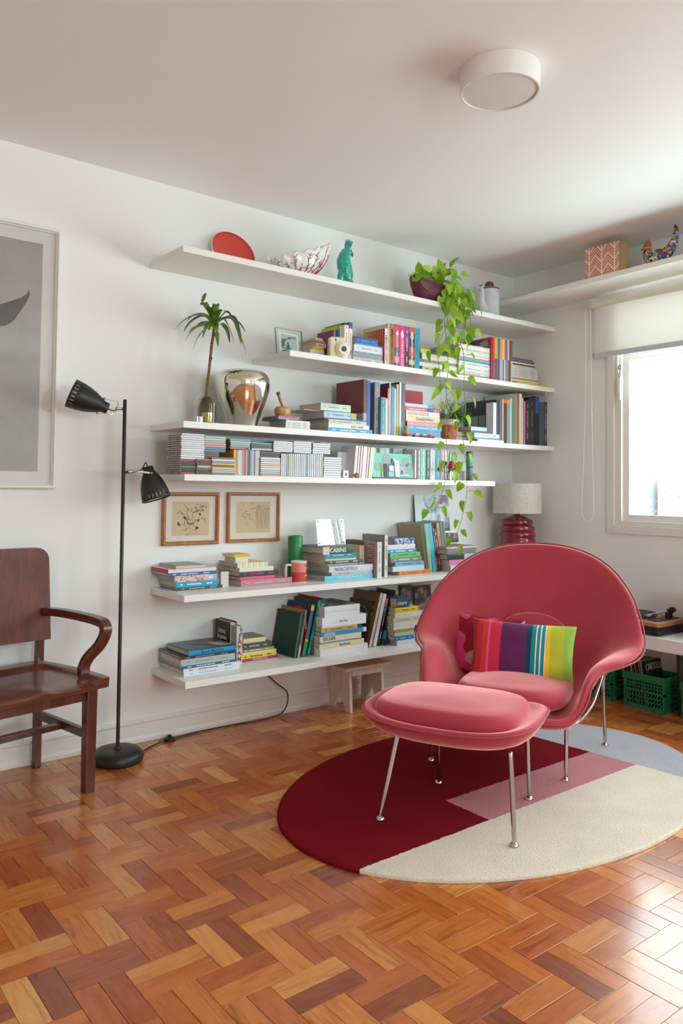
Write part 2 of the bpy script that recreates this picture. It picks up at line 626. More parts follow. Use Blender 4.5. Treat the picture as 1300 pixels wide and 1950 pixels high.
# pale building outside
m = NT('far_facade', .9)
m.base(m.mix(m.noise(m.coord('Object'), .8, 3), '76787C', '686A6E'))
ext = B()
ext.box(14, 18, -4.2, 6.86, -8, 1.6); ext.box(13.9, 14.3, 7.06, 7.18, -8, 1.73); ext.box(13.9, 14, 3.0, 5.2, -8, 1.75)
tag(ext.obj('outside_building', m.m), 'pale grey building seen through the window net', 'building')

# ------------------------------------------------------------------ shelves
SHELF = paint('E7E5E0', 0.35, 0.015)
ST = 0.031
SD = 0.369
SZ = {1: 2.351, 2: 1.932, 3: 1.531, 4: 1.284, 5: 0.7215, 6: 0.322}
TOP = {k: v + ST for k, v in SZ.items()}
def shelf(k, x0, x1, label):
    o = B().box(x0, x1, -SD, -0.0005, SZ[k], SZ[k] + ST).obj('wall_shelf', SHELF, bevel=0.0012)
    return tag(o, label, 'shelf', 'white shelves on the long wall')
shelf(1, -2.802, -0.004, 'topmost long white shelf, carrying the red tray and trailing plant')
shelf(2, -2.194, -0.004, 'shorter white shelf with the glass photo frame at its free end')
shelf(3, -2.783, -0.004, 'long white shelf that carries the mirrored silver vase')
shelf(4, -2.772, -0.610, 'white shelf filled with music discs, ending before the corner')
shelf(5, -2.763, -0.004, 'white shelf just below the two framed drawings')
shelf(6, -2.749, -0.004, 'lowest white shelf, just above the small bench')
# little pegs that carry the ends at the window wall
for k in (1, 2, 3):
    bb = B().lathe([(.007, 0), (.007, .012), (.004, .02)], 12, M=Matrix.Translation((-.03, -SD + .05, SZ[k] - .012)))
    structure(bb.obj('trim_%d' % k, TRIM, smooth=40), 'small white peg under the end of a shelf')

# shelf over the window
o = B().box(-.345, -0.0005, -3.4, -0.004, 0, ST).obj('window_shelf', SHELF, loc=(0, 0, 2.507), rot=(-0.018, 0, 0), bevel=.0012)
o.location.z += 0.004
tag(o, 'white shelf above the window, running up to the corner', 'shelf')
def z7(y): return 2.507 + .004 + ST + 0.018 * (-y)

# ------------------------------------------------------------------ ceiling light
cl = empty('ceiling_lamp', (-2.24, -1.785, H))
tag(cl, 'round white flush lamp on the ceiling, switched off', 'lamp')
B().lathe([(.145, -.0005), (.145, -.08), (.1435, -.083), (.137, -.083), (.137, -.07), (.05, -.07)], 64).obj('housing', paint('E4E0DB', .45), cl, smooth=40)
B().lathe([(.1365, -.072), (.1365, -.077), (.12, -.079), (.001, -.0795)], 64).obj('diffuser', paint('DCDCD8', .6), cl, smooth=40)

# ------------------------------------------------------------------ oval rug
RC = (-1.78, -1.427); RA, RB = 1.055, 0.712
m = NT('rug_wool', 0.95, spec=0.1)
g = m.n('TexCoord')
sp = m.n('SeparateXYZ'); m.l(g, 'Object', sp, 0)
wob = m.math('MULTIPLY', m.math('SUBTRACT', m.noise(g.outputs['Object'], 90, 2), 0.5), 0.012)
X = m.math('ADD', sp.outputs[0], wob); Y = m.math('ADD', sp.outputs[1], wob)
cream_side = m.math('LESS_THAN', Y, -1.668 - RC[1])
blue_x = m.math('GREATER_THAN', m.math('ADD', X, m.math('MULTIPLY', Y, 0.10)), -1.165 - RC[0])
pink = m.math('MULTIPLY', m.math('LESS_THAN', Y, -1.440 - RC[1]), m.math('GREATER_THAN', X, -2.14 - RC[0]))
fn = m.noise(g.outputs['Object'], 140, 4, 0.7)
c = m.mix(pink, '800F1B', 'D08C92')
c = m.mix(cream_side, c, 'F1E4D0')
c = m.mix(blue_x, c, 'BFBFC6')
c = m.mix(0.55, c, m.ramp(fn, [(.3, (.62, .62, .62, 1)), (.65, (1.1, 1.1, 1.1, 1))]), 'MULTIPLY')
big = m.noise(g.outputs['Object'], 6, 3)
c = m.mix(.5, c, m.ramp(big, [(.3, (.88, .88, .88, 1)), (.7, (1.08, 1.08, 1.08, 1))]), 'MULTIPLY')
m.base(c)
m.bump(fn, 1.0, 0.006)
rows = []
prof = [(1.0, 0.0), (1.0, .004), (.9985, .009), (.995, .0125), (.988, .014), (.97, .0145)] + [(.94 - .06 * i, .0145) for i in range(15)] + [(.02, .0145)]
N = 160
for k, zz in prof:
    rows.append([((RA - (1 - k) * RA) * math.cos(2 * PI * i / N), (RB - (1 - k) * RB) * math.sin(2 * PI * i / N), zz + (0.0012 * noise.noise(Vector((9 * k * math.cos(2 * PI * i / N), 9 * k * math.sin(2 * PI * i / N), 0))) if 0.004 < zz else 0)) for i in range(N)])
bb = B().grid(rows, wrap=True)
bb.f.append(tuple(range((len(rows) - 1) * N, len(rows) * N))); bb.m.append(0)
rug = bb.obj('rug', m.m, smooth=60, loc=(RC[0], RC[1], 0.0006))
tag(rug, 'oval tufted rug in maroon, pink, cream and grey-blue blocks', 'rug')
RZ = 0.0155

# ------------------------------------------------------------------ pink lounge chair and its ottoman
m = NT('coral_velour', 0.75, spec=0.25)
v = m.coord('Object')
f1 = m.noise(v, 9, 4, 0.6)
lw = m.n('LayerWeight', i_Blend=0.35)
c = m.mix(f1, 'A83543', 'B6404C')
m.base(c)
m.b.inputs['Sheen Weight'].default_value = 1.0
m.b.inputs['Sheen Roughness'].default_value = 0.35
m.b.inputs['Sheen Tint'].default_value = lin('FFBDB8')
m.bump(m.noise(v, 420, 2), 0.12, 0.0008)
shn = m.n('BsdfSheen', i_Roughness=.45)
shn.inputs['Color'].default_value = (.46, .24, .23, 1)
ads = m.n('AddShader')
m.l(m.b, 0, ads, 0); m.l(shn, 0, ads, 1); m.l(ads, 0, m.out, 0)
VEL = m.m
m = NT('coral_piping', 0.7); m.base(m.mix(m.noise(m.coord('Object'), 30), '9A323D', 'A93B46'))
m.b.inputs['Sheen Weight'].default_value = 0.15
PIPE = m.m
m = NT('brushed_chrome', 0.16, 1.0)
m.base(m.mix(m.noise(m.coord('Object', scale=(1, 1, 30)), 20), 'B9B5AE', 'CBC8C2'))
CHROME = m.m

th = math.radians(210)
CO = Vector((-1.42, -1.255, 0))
def frame_m(origin, ang):
    F = Vector((math.cos(ang), math.sin(ang), 0)); Sx = Vector((-math.sin(ang), math.cos(ang), 0))
    return Matrix(((Sx.x, F.x, 0, origin.x), (Sx.y, F.y, 0, origin.y), (Sx.z, F.z, 1, origin.z), (0, 0, 0, 1)))
# local axes: x = sideways (positive is the viewer's right), y = forward, z = up (a mirrored frame, so meshes are built in world offsets)
MC = frame_m(Vector((0, 0, 0)), th)
chair = empty('lounge_chair', CO)
tag(chair, 'coral pink upholstered lounge chair with wide wings on steel legs', 'armchair')
T = lambda p: MC @ Vector(p)
rimR = [(0, .50, .325), (.17, .50, .325), (.245, .475, .335), (.29, .42, .39), (.315, .35, .465), (.37, .27, .508), (.45, .19, .528), (.505, .09, .545), (.523, 0, .585), (.502, -.10, .67), (.455, -.20, .775), (.37, -.30, .875), (.265, -.37, .94), (.14, -.41, .975), (0, -.42, .985)]
rimL = [(-a, b_, c_) for a, b_, c_ in rimR[1:-1]]
for i, s_ in zip(range(1, 6), (.20, .32, .375, .40, .43)):
    rimL[i - 1 if i else 0] = (-max(s_, .17) if i > 1 else -.2, rimL[i - 1][1], rimL[i - 1][2])
rim_keys = rimR + rimL[::-1]
baseR = [(0, .47, .30), (.16, .465, .30), (.225, .43, .30), (.25, .36, .305), (.26, .28, .31), (.27, .20, .315), (.28, .12, .32), (.285, .04, .325), (.28, -.03, .33), (.265, -.09, .335), (.24, -.14, .34), (.20, -.18, .345), (.14, -.21, .35), (.07, -.225, .352), (0, -.23, .353)]
baseL = [(-a * 1.12, b_, c_) for a, b_, c_ in baseR[1:-1]]
base_keys = baseR + baseL[::-1]
wxy = [.5, .5, .5, .45, .38, .26, .20, .20, .27, .40, .5, .53, .55, .56, .56]
wz = [.4, .4, .4, .5, .60, .72, .76, .73, .63, .54, .5, .5, .5, .5, .5]
wxy = wxy + wxy[1:-1][::-1]; wz = wz + wz[1:-1][::-1]
w2xy = [.8, .8, .8, .75, .70, .57, .53, .56, .66, .73, .78, .8, .8, .8, .8]; w2z = [.75, .75, .75, .85, .92, .98, .98, .93, .84, .79, .77, .77, .77, .77, .77]
w2xy = w2xy + w2xy[1:-1][::-1]; w2z = w2z + w2z[1:-1][::-1]
def blend(bk, rk, a, az):
    return [Vector((b_[0] + (r[0] - b_[0]) * p, b_[1] + (r[1] - b_[1]) * p, b_[2] + (r[2] - b_[2]) * q)) for b_, r, p, q in zip(bk, rk, a, az)]
SEG = 4
def ring(keys): return spline(keys, SEG, closed=True)
rim = ring(rim_keys)
cen = Vector((0, .10, .305))
r0 = [cen + (Vector(p) - cen) * .45 for p in ring(base_keys)]
rings = [r0, ring(base_keys), ring(blend(base_keys, rim_keys, wxy, wz)), ring(blend(base_keys, rim_keys, w2xy, w2z)), rim]
bb = B()
rows = [[T(p) for p in r] for r in rings]
bb.grid(rows, wrap=True)
bb.add([T(cen)], [])
n = len(rim); ci = len(bb.v) - 1
for k in range(n):
    bb.f.append((ci, (k + 1) % n, k)); bb.m.append(0)
shell = bb.obj('shell', VEL, chair, smooth=180, fix=True)
sol = shell.modifiers.new('thickness', 'SOLIDIFY'); sol.thickness = .034; sol.offset = 1.0
subsurf(shell, 2)
# piping along the rim
off = [p + Vector((0, 0, 0)) for p in rim]
pc = []
nrm_ = []
for i, p in enumerate(off):
    d = (Vector(p) - Vector(rings[3][i])).normalized()
    tg = (Vector(rim[(i + 1) % n]) - Vector(rim[i - 1])).normalized()
    nn = d.cross(tg).normalized()
    if nn.dot(Vector(p) - Vector((0, .1, .75))) < 0: nn = -nn
    nrm_.append(nn)
for i, p in enumerate(off):
    nn = sum((nrm_[(i + k) % n] for k in range(-3, 4)), Vector()).normalized()
    d = (Vector(p) - Vector(rings[3][i])).normalized()
    pc.append(T(p + nn * .029 + d * .001))
bb = B().tube(pc, .0042, 8, closed=True)
bb.obj('piping', PIPE, chair, smooth=180)

def cushion(name, parent, plan, c0, hz, mat, tilt=0.0, dome=0.02, MT=None, squash=.55, rings_n=10):
    """pillow-like pad: plan(t, k) gives the outline scaled by k"""
    rows = []
    n_ = 64
    for i in range(rings_n + 1):
        a = -PI / 2 + PI * i / rings_n
        k = 1 - squash * .35 * (1 - abs(math.cos(a))) ** 1.0 - .0
        rows.append((math.sin(a), abs(math.cos(a)) ** .45))
    bb = B()
    R_ = []
    for s_, k in rows:
        kk = max(.02, 0.72 + .28 * k) if k > 0.05 else .70
        R_.append([(plan(j / n_)[0] * kk, plan(j / n_)[1] * kk, s_ * hz) for j in range(n_)])
    inner_top = [[(plan(j / n_)[0] * q, plan(j / n_)[1] * q, hz + dome * (1 - (q / .7) ** 2)) for j in range(n_)] for q in (.55, .38, .2, .04)]
    inner_bot = [[(plan(j / n_)[0] * q, plan(j / n_)[1] * q, -hz) for j in range(n_)] for q in (.04, .3, .55)]
    allr = inner_bot + R_ + inner_top
    allr = [[MT @ (Matrix.Translation(c0) @ (Matrix.Rotation(tilt, 4, 'X') @ Vector(p))) for p in r] for r in allr]
    bb.grid(allr, wrap=True)
    bb.f.append(tuple(range(n_))); bb.m.append(0)
    bb.f.append(tuple(range(len(bb.v) - n_, len(bb.v)))); bb.m.append(0)
    return bb.obj(name, mat, parent, smooth=180, fix=True)
def superel(a, b_, e, fx=0.0):
    def f(t):
        c_, s_ = math.cos(2 * PI * t), math.sin(2 * PI * t)
        x = a * math.copysign(abs(c_) ** (2 / e), c_); y = b_ * math.copysign(abs(s_) ** (2 / e), s_)
        return x * (1 + fx * y / b_), y
    return f
cushion('seat_cushion', chair, superel(.245, .315, 3.4), Vector((-.012, .155, .355)), .046, VEL, tilt=.06, MT=MC)
cushion('back_cushion', chair, superel(.205, .20, 2.3), Vector((0, -.222, .445)), .036, VEL, tilt=math.radians(-68), MT=MC)

# steel rods: each side runs foot - under the wing - under the seat - foot
def world_tube(name, pts, r, parent, mat=CHROME, origin=None, seg=10):
    o_ = origin if origin is not None else parent.location
    return B().tube([Vector(p) - o_ for p in pts], r, seg).obj(name, mat, parent, smooth=60)
FR, BR = Vector((-1.564, -1.593, RZ)), Vector((-1.016, -1.426, RZ))
topR = CO + T((.375, .06, .462))
r_rod = spline([FR + Vector((0, 0, .008)), FR + Vector((.010, .006, .245)), FR + Vector((.022, .022, .262)), CO + T((.262, .27, .258)), CO + T((.318, .20, .318)), CO + T((.343, .14, .385)), CO + T((.362, .085, .448)), topR, CO + T((.380, .03, .446)), BR + Vector((-.03, -.01, .30)), BR + Vector((0, 0, .008))], 8)
world_tube('side_rod', r_rod, .0085, chair)
FL, BL = Vector((-1.859, -1.075, RZ)), Vector((-1.30, -.905, RZ))
topL = CO + T((-.395, .06, .445))
l_rod = spline([FL + Vector((0, 0, .008)), FL + Vector((.012, 0, .235)), FL + Vector((.026, -.008, .252)), CO + T((-.325, .22, .27)), CO + T((-.368, .14, .36)), topL, CO + T((-.398, .03, .43)), BL + Vector((-.02, .01, .3)), BL + Vector((0, 0, .008))], 8)
world_tube('side_rod', l_rod, .0085, chair)
world_tube('cross_rod', [CO + T((.25, .27, .248)), CO + T((-.30, .24, .248))], .0085, chair)
for f_ in (FR, BR, FL, BL):
    B().lathe([(.016, 0), (.016, .004), (.011, .010), (.009, .014)], 20, M=Matrix.Translation(f_ - CO)).obj('foot', CHROME, chair, smooth=40)

# ottoman
OO = Vector((-2.146, -1.551, 0))
MO = frame_m(Vector((0, 0, 0)), math.radians(206))
ott = empty('ottoman', OO)
tag(ott, 'coral pink upholstered footstool in front of the lounge chair', 'footstool')
TO = lambda p: MO @ Vector(p)
SH = -.042
N = 72
def orow(a, b_, z, e, rise, dip):
    r_ = []
    for k in range(N):
        x, y = superel(a, b_, e * 1.15)(k / N)
        r_.append(TO((x + SH, y, z + rise * (abs(x) / a) ** 2 - dip * (abs(y) / b_) ** 2)))
    return r_
rows = [orow(.06, .05, .305, 2.2, 0, 0), orow(.20, .16, .305, 2.6, .004, 0), orow(.275, .215, .315, 2.8, .010, 0), orow(.325, .255, .345, 3.0, .015, .004), orow(.342, .270, .378, 3.0, .020, .008), orow(.340, .268, .398, 3.0, .020, .010), orow(.325, .254, .402, 3.0, .018, .010), orow(.305, .236, .392, 2.9, .014, .008), orow(.25, .19, .375, 2.8, .008, 0), orow(.05, .04, .37, 2.2, 0, 0)]
bb = B().grid(rows, wrap=True)
bb.f.append(tuple(range(N))); bb.m.append(0)
bb.f.append(tuple(range(9 * N, 10 * N))); bb.m.append(0)
subsurf(bb.obj('shell', VEL, ott, smooth=180, fix=True), 1)
bb = B().tube(orow(.344, .272, .388, 3.0, .020, .010), .0045, 8, closed=True).obj('piping', PIPE, ott, smooth=180)
cushion('cushion', ott, superel(.285, .225, 3.6), Vector((SH - .01, .004, .406)), .040, VEL, MT=MO, dome=.014)
for (fx, fy), (tx, ty) in zip([(-2.467, -1.42), (-2.234, -1.864), (-1.857, -1.63), (-2.028, -1.29)], [(-.215, .165), (.215, .165), (.20, -.165), (-.17, -.165)]):
    top = OO + TO((tx, ty, .318)); ft = Vector((fx, fy, RZ + .008))
    mid = ft.lerp(top, .9) + Vector((0, 0, .012))
    leg = world_tube('leg', spline([ft, ft.lerp(mid, .5), mid, top], 6), .0085, ott)
    B().lathe([(.017, 0), (.017, .005), (.012, .011), (.009, .014)], 20, M=Matrix.Translation(Vector((fx, fy, RZ)) - OO)).obj('foot', CHROME, leg, smooth=40)

# ------------------------------------------------------------------ pillows
def pillow(name, w, h, t, mat, M, seed=0, parent=None, pinch=.06):
    nu, nv = 36, 24
    def surf(side):
        rows = []
        for j in range(nv + 1):
            r_ = []
            for i in range(nu + 1):
                u, v_ = i / nu * 2 - 1, j / nv * 2 - 1
                cu, cv = (1 - u * u), (1 - v_ * v_)
                x = u * w / 2 * (1 - pinch * cv)
                y = v_ * h / 2 * (1 - pinch * cu)
                th_ = t / 2 * (max(cu, 0) * max(cv, 0)) ** .42
                wr = .006 * noise.noise(Vector((u * 2.2 + seed, v_ * 2.6, side))) * (cu * cv) ** .4
                r_.append(M @ Vector((x, y, side * th_ + wr)))
            rows.append(r_)
        return rows
    bb = B().grid(surf(1)); bb.grid(surf(-1))
    me = bb.mesh(name, mat, 180)
    bm = bmesh.new(); bm.from_mesh(me)
    bmesh.ops.remove_doubles(bm, verts=bm.verts, dist=.0006)
    bmesh.ops.recalc_face_normals(bm, faces=bm.faces)
    bm.to_mesh(me); bm.free()
    # flat pattern coordinates
    ca = me.attributes.new('pattern', 'FLOAT_VECTOR', 'POINT')
    Mi = M.inverted()
    for i, v_ in enumerate(me.vertices):
        p = Mi @ v_.co
        ca.data[i].vector = (p.x / w + .5, p.y / h + .5, 0)
    o_ = bpy.data.objects.new(name, me)
    COL.objects.link(o_)
    subsurf(o_, 1)
    if parent: o_.parent = parent
    return o_
m = NT('striped_cotton', 0.8, spec=.2)
at2 = m.n('Attribute', attribute_name='pattern')
sx = m.n('SeparateXYZ'); m.l(at2, 'Vector', sx, 0)
stops = [(0.0, 'A5242E'), (.075, 'C22B35'), (.13, 'D8393A'), (.185, 'EC5A96'), (.205, 'D2304E'), (.30, 'D2304E'), (.31, '64245C'), (.545, '64245C'), (.55, '1C3E5A'), (.595, '0F8C93'), (.635, 'F0E3DC'), (.645, '0F8C93'), (.675, 'F0E3DC'), (.685, '0F8C93'), (.715, 'F0E3DC'), (.725, 'EBC32A'), (.765, 'B5BD35'), (.885, '93B94A'), (.985, '7DA63C')]
c = m.ramp(sx.outputs[0], stops, 'CONSTANT')
m.base(c); m.bump(m.noise(at2.outputs['Vector'], 260, 2), .12)
m.b.inputs['Sheen Weight'].default_value = .2
def basis(xa, ya, o_):
    xa = Vector(xa).normalized(); ya = (Vector(ya) - xa * Vector(ya).dot(xa)).normalized(); za = xa.cross(ya)
    return Matrix(((xa.x, ya.x, za.x, o_[0]), (xa.y, ya.y, za.y, o_[1]), (xa.z, ya.z, za.z, o_[2]), (0, 0, 0, 1)))
c0 = CO + T((-.005, .055, .492))
pm_ = basis(T((1, 0, -.015)), T((0, -.32, 1)), c0)
pil = pillow('striped_pillow', .50, .30, .13, m.m, pm_, 1.3)
tag(pil, 'rectangular cushion with bright red, purple, teal and lime stripes', 'cushion')
m = NT('floral_cotton', 0.85, spec=.2)
at3 = m.n('Attribute', attribute_name='pattern')
vo = m.n('TexVoronoi', i_Scale=4.2); m.l(at3, 'Vector', vo, 'Vector')
sp3 = m.n('SeparateColor'); m.l(vo, 'Color', sp3, 0)
m.base(m.ramp(sp3.outputs[0], [(0, '9C1F35'), (.3, 'D94C86'), (.48, 'A8B83A'), (.62, '9C1F35'), (.75, 'C9A79A'), (.92, '8C1B30')], 'CONSTANT'))
c1 = CO + T((-.185, -.045, .492))
p2_ = pillow('floral_pillow', .36, .30, .10, m.m, basis(T((1, .25, .0)), T((-.05, -.35, 1)), c1), 4.1)
tag(p2_, 'floral cushion in pink, crimson and lime behind the striped one', 'cushion')

# ------------------------------------------------------------------ black two-headed floor lamp
BLK = paint('1E1D1C', 0.42, .1)
LP = Vector((-3.0, -.205, 0))
fl_ = empty('floor_lamp', LP)
tag(fl_, 'black metal floor lamp with two bell-shaped heads on one pole', 'lamp')
B().lathe([(.10, 0.0), (.112, .004), (.117, .018), (.112, .040), (.095, .054), (.06, .059), (.018, .061), (.016, .068), (.009, .069)], 48).obj('base', BLK, fl_, smooth=50)
B().lathe([(.0085, .06), (.0085, 1.655), (.007, 1.657)], 20).obj('pole', BLK, fl_, smooth=40)
COPPER = paint('B7805F', .3, .08, .85)
NICK = paint('B9B5AF', .3, .05, .8)
def lamp_head(neck, mouth, arm_z, yoke_axis):
    d = (mouth - neck); L = d.length; d.normalize()
    q = Vector((0, 0, 1)).rotation_difference(d).to_matrix().to_4x4()
    M = Matrix.Translation(neck) @ q
    hd = empty('lamp_head', neck - LP); hd.parent = fl_
    M = q
    # bell with slots cut near the rim
    k0 = 40
    prof = [(.022, -.014), (.025, -.010), (.027, .012), (.037, .030), (.048, .055), (.0575, .085), (.063, .112), (.0652, .130), (.0668, .148), (.0672, .158)]
    sl = L / .158
    bb = B()
    seg = 88
    rows = [[(r * math.cos(2 * PI * i / seg), r * math.sin(2 * PI * i / seg), z * sl) for i in range(seg)] for r, z in prof]
    vs = [M @ Vector(p) for r in rows for p in r]
    fs = []
    for i in range(len(prof) - 1):
        for k in range(seg):
            if i == 7 and k % 4 == 1: continue
            k2 = (k + 1) % seg
            fs.append((i * seg + k, i * seg + k2, (i + 1) * seg + k2, (i + 1) * seg + k))
    fs.append(tuple(range(seg))[::-1])
    bb.add(vs, fs)
    sh = bb.obj('lamp_shade', BLK, hd, smooth=50)
    so = sh.modifiers.new('thick', 'SOLIDIFY'); so.thickness = .0015; so.offset = -1
    wh = B().lathe([(.030, .03 * sl), (.045, .058 * sl), (.0565, .095 * sl), (.061, .122 * sl), (.0635, .150 * sl)], 44, M=M, cap=False)
    wh.obj('lining', paint('E8E6E0', .5), hd, smooth=60)
    B().ball(M @ Vector((0, 0, .085 * sl)), .028, 20).obj('bulb', paint('EDEBE4', .3), hd, smooth=180)
    # yoke: a U bracket from the arm to two screws on the bell
    pole = Vector((0, 0, arm_z)) - (neck - LP)
    ya = yoke_axis.normalized()
    back = -d * .0
    pts_side = []
    knuckle = pole + (Vector((0, 0, 0)) - pole) * .45
    arm = B().tube([pole, pole.lerp(knuckle, .5)], .0065, 12); arm.obj('arm', BLK, hd, smooth=60)
    B().tube([pole.lerp(knuckle, .45), knuckle], .0075, 12).obj('arm_collar', NICK, hd, smooth=60)
    a = M @ Vector((0, 0, .02 * sl))
    yb = B()
    w = .034
    path = [a + ya * w, knuckle.lerp(a, .15) + ya * w, knuckle + ya * w * .75, knuckle - ya * w * .75, knuckle.lerp(a, .15) - ya * w, a - ya * w]
    n_ = d.cross(ya).normalized()
    for p, q_ in zip(path[:-1], path[1:]):
        t = (q_ - p).normalized(); s_ = t.cross(n_).normalized()
        vs = [p + n_ * i * .010 + s_ * j * .0015 for i in (-1, 1) for j in (-1, 1)] + [q_ + n_ * i * .010 + s_ * j * .0015 for i in (-1, 1) for j in (-1, 1)]
        yb.add(vs, [(0, 1, 3, 2), (4, 6, 7, 5), (0, 4, 5, 1), (2, 3, 7, 6), (0, 2, 6, 4), (1, 5, 7, 3)])
    yb.obj('yoke', paint('B9A79B', .3, .05, .75), hd)
    for s_ in (-1, 1):
        B().ball(a + ya * s_ * (w + .002), .0065, 12).obj('screw', COPPER, hd, smooth=180)
    cpts = [M @ Vector((0, 0, -.012)), M @ Vector((0, 0, -.03)), (M @ Vector((0, 0, -.05))).lerp(knuckle, .4) + n_ * .02, knuckle + n_ * .03 - ya * .01, knuckle + n_ * .012, knuckle]
    B().tube(spline(cpts, 6), .0026, 8).obj('cable', BLK, hd, smooth=180)
    return hd
lamp_head(Vector((-3.095, -.21, 1.612)), Vector((-3.232, -.155, 1.672)), 1.612, Vector((.3, -.25, .8)))
lamp_head(Vector((-2.888, -.225, 1.335)), Vector((-2.856, -.255, 1.195)), 1.318, Vector((.15, .9, .0)))
# flex with its foot switch
fs_ = empty('lamp_cord', (-2.68, -.075, 0))
tag(fs_, 'black flex with a round foot switch along the skirting', 'cord')
cpts = [(-2.885, -.20, .012), (-2.84, -.15, .006), (-2.76, -.10, .005), (-2.68, -.075, .006), (-2.60, -.06, .005), (-2.52, -.05, .005), (-2.42, -.05, .005), (-2.30, -.055, .005), (-2.18, -.065, .005), (-2.07, -.06, .006), (-1.99, -.05, .02), (-1.955, -.043, .07), (-1.96, -.038, .125), (-2.02, -.032, .175), (-2.09, -.03, .24), (-2.13, -.03, .3), (-2.16, -.03, .321)]
o_ = Vector((-2.68, -.075, 0))
B().tube([p - o_ for p in spline(cpts, 6)], .0035, 8).obj('flex', BLK, fs_, smooth=180)
B().lathe([(.026, 0.0), (.028, .004), (.026, .013), (.014, .019), (.010, .019), (.010, .027), (.004, .029)], 28).obj('foot_switch', BLK, fs_, smooth=40)

# ------------------------------------------------------------------ dark wooden armchair (partly outside the picture)
WD = wood('dark_stained_wood', '3A1710', '6E3420', .3, (9, 9, 1.2), coat=.3)
WDX = wood('dark_wood_back', '4A1F14', '7C3E26', .5, (6, 6, 1.0))
WDS = wood('dark_wood_seat', '4A2216', '7A4128', .28, (1.2, 9, 9), coat=.35)
A0 = Vector((-3.5475, -.107, 0))
ac = empty('wooden_armchair', A0, (0, 0, math.radians(11.2)))
tag(ac, 'dark stained wooden armchair with solid back against the wall', 'chair')
# local: x sideways, -y forward
for s_ in (-1, 1):
    x = s_ * .235
    # rear leg that goes on up as the back post
    bb = B()
    for z0, z1, y0, y1, w0, w1 in ((0, .42, .0, .0, .014, .016), (.42, .62, .0, -.004, .016, .015), (.62, .93, -.004, .03, .015, .012)):
        vs = [(x - w0, y0 - .017, z0), (x + w0, y0 - .017, z0), (x + w0, y0 + .017, z0), (x - w0, y0 + .017, z0), (x - w1, y1 - .015, z1), (x + w1, y1 - .015, z1), (x + w1, y1 + .015, z1), (x - w1, y1 + .015, z1)]
        bb.add(vs, [(0, 3, 2, 1), (4, 5, 6, 7)] + [(i, (i + 1) % 4, (i + 1) % 4 + 4, i + 4) for i in range(4)])
    bb.obj('rear_leg', WD, ac, bevel=.002)
    B().lathe([(.02, 0), (.021, .004), (.017, .008)], 16, M=Matrix.Translation((x, 0, 0))).obj('glide', paint('3A2018', .4), ac, smooth=40)
    bb = B()
    vs = [(x - .021, -.44, 0), (x + .021, -.44, 0), (x + .021, -.40, 0), (x - .021, -.40, 0), (x - .023, -.445, .425), (x + .023, -.445, .425), (x + .023, -.398, .425), (x - .023, -.398, .425)]
    bb.add(vs, [(0, 3, 2, 1), (4, 5, 6, 7)] + [(i, (i + 1) % 4, (i + 1) % 4 + 4, i + 4) for i in range(4)])
    bb.obj('front_leg', WD, ac, bevel=.003)
    B().box(x - .012, x + .012, -.40, -.015, .215, .25).obj('side_stretcher', WD, ac, bevel=.002)
    B().box(x - .012, x + .012, -.40, -.015, .385, .427).obj('side_apron', WD, ac, bevel=.002)
    # arm: flat rail that bends down and returns to the seat in an S
    path = spline([(x + s_ * .005, -.005, .69), (x + s_ * .03, -.12, .695), (x + s_ * .055, -.26, .690), (x + s_ * .068, -.37, .682), (x + s_ * .07, -.412, .668), (x + s_ * .068, -.418, .635), (x + s_ * .052, -.40, .585), (x + s_ * .025, -.365, .535), (x + s_ * .012, -.352, .495), (x + s_ * .012, -.352, .462)], 6)
    bb = B(); rows = []
    for i, p in enumerate(path):
        t = (path[min(i + 1, len(path) - 1)] - path[max(i - 1, 0)]).normalized()
        sd = Vector((1, 0, 0)); up_ = sd.cross(t).normalized()
        hw, hh = .0225, .0165
        rows.append([p + sd * a * hw + up_ * c_ * hh for a, c_ in ((-1, -.75), (-.85, -1), (.85, -1), (1, -.75), (1, .75), (.85, 1), (-.85, 1), (-1, .75))])
    bb.grid(rows, wrap=True)
    bb.f.append(tuple(range(8))); bb.m.append(0)
    bb.f.append(tuple(range(len(bb.v) - 8, len(bb.v)))); bb.m.append(0)
    bb.obj('arm', WD, ac, smooth=50, fix=True)
B().box(-.235, .235, -.225, -.195, .215, .24).obj('cross_stretcher', WD, ac, bevel=.002)
B().box(-.235, .235, -.432, -.41, .375, .427).obj('front_apron', WD, ac, bevel=.002)
B().box(-.235, .235, -.01, .01, .385, .427).obj('rear_apron', WD, ac, bevel=.002)
# back board: tall plate with round upper corners, slightly curved
poly = [(x, z) for x, z in round_rect(-.268, .268, .565, .975, .055)]
poly = [(x, z) if z > .62 else (x, .567) for x, z in poly]
bb = B(); nx, nz_ = 24, 14
def zr(x):
    e = max(0, abs(x) - .213)
    return .975 - .0 - (.055 - math.sqrt(max(0, .055 ** 2 - e ** 2)))
rows_f, rows_b = [], []
for j in range(nz_ + 1):
    rf, rb_ = [], []
    for i in range(nx + 1):
        x = -.268 * math.cos(PI * i / nx)
        z = .567 + (zr(x) - .567) * j / nz_
        y = -.012 + .036 * (z - .567) / .41 - .018 + .018 * (abs(x) / .268) ** 2 * -1 + .018
        rf.append((x, y - .011, z)); rb_.append((x, y + .007, z))
    rows_f.append(rf); rows_b.append(rb_)
bb.grid(rows_f); bb.grid(rows_b)
per = lambda R: R[0] + [r[-1] for r in R[1:]] + R[-1][::-1][1:] + [r[0] for r in R[::-1][1:-1]]
bb.grid([per(rows_f), per(rows_b)], wrap=True)
bb.obj('backrest', WDX, ac, smooth=35, fix=True)
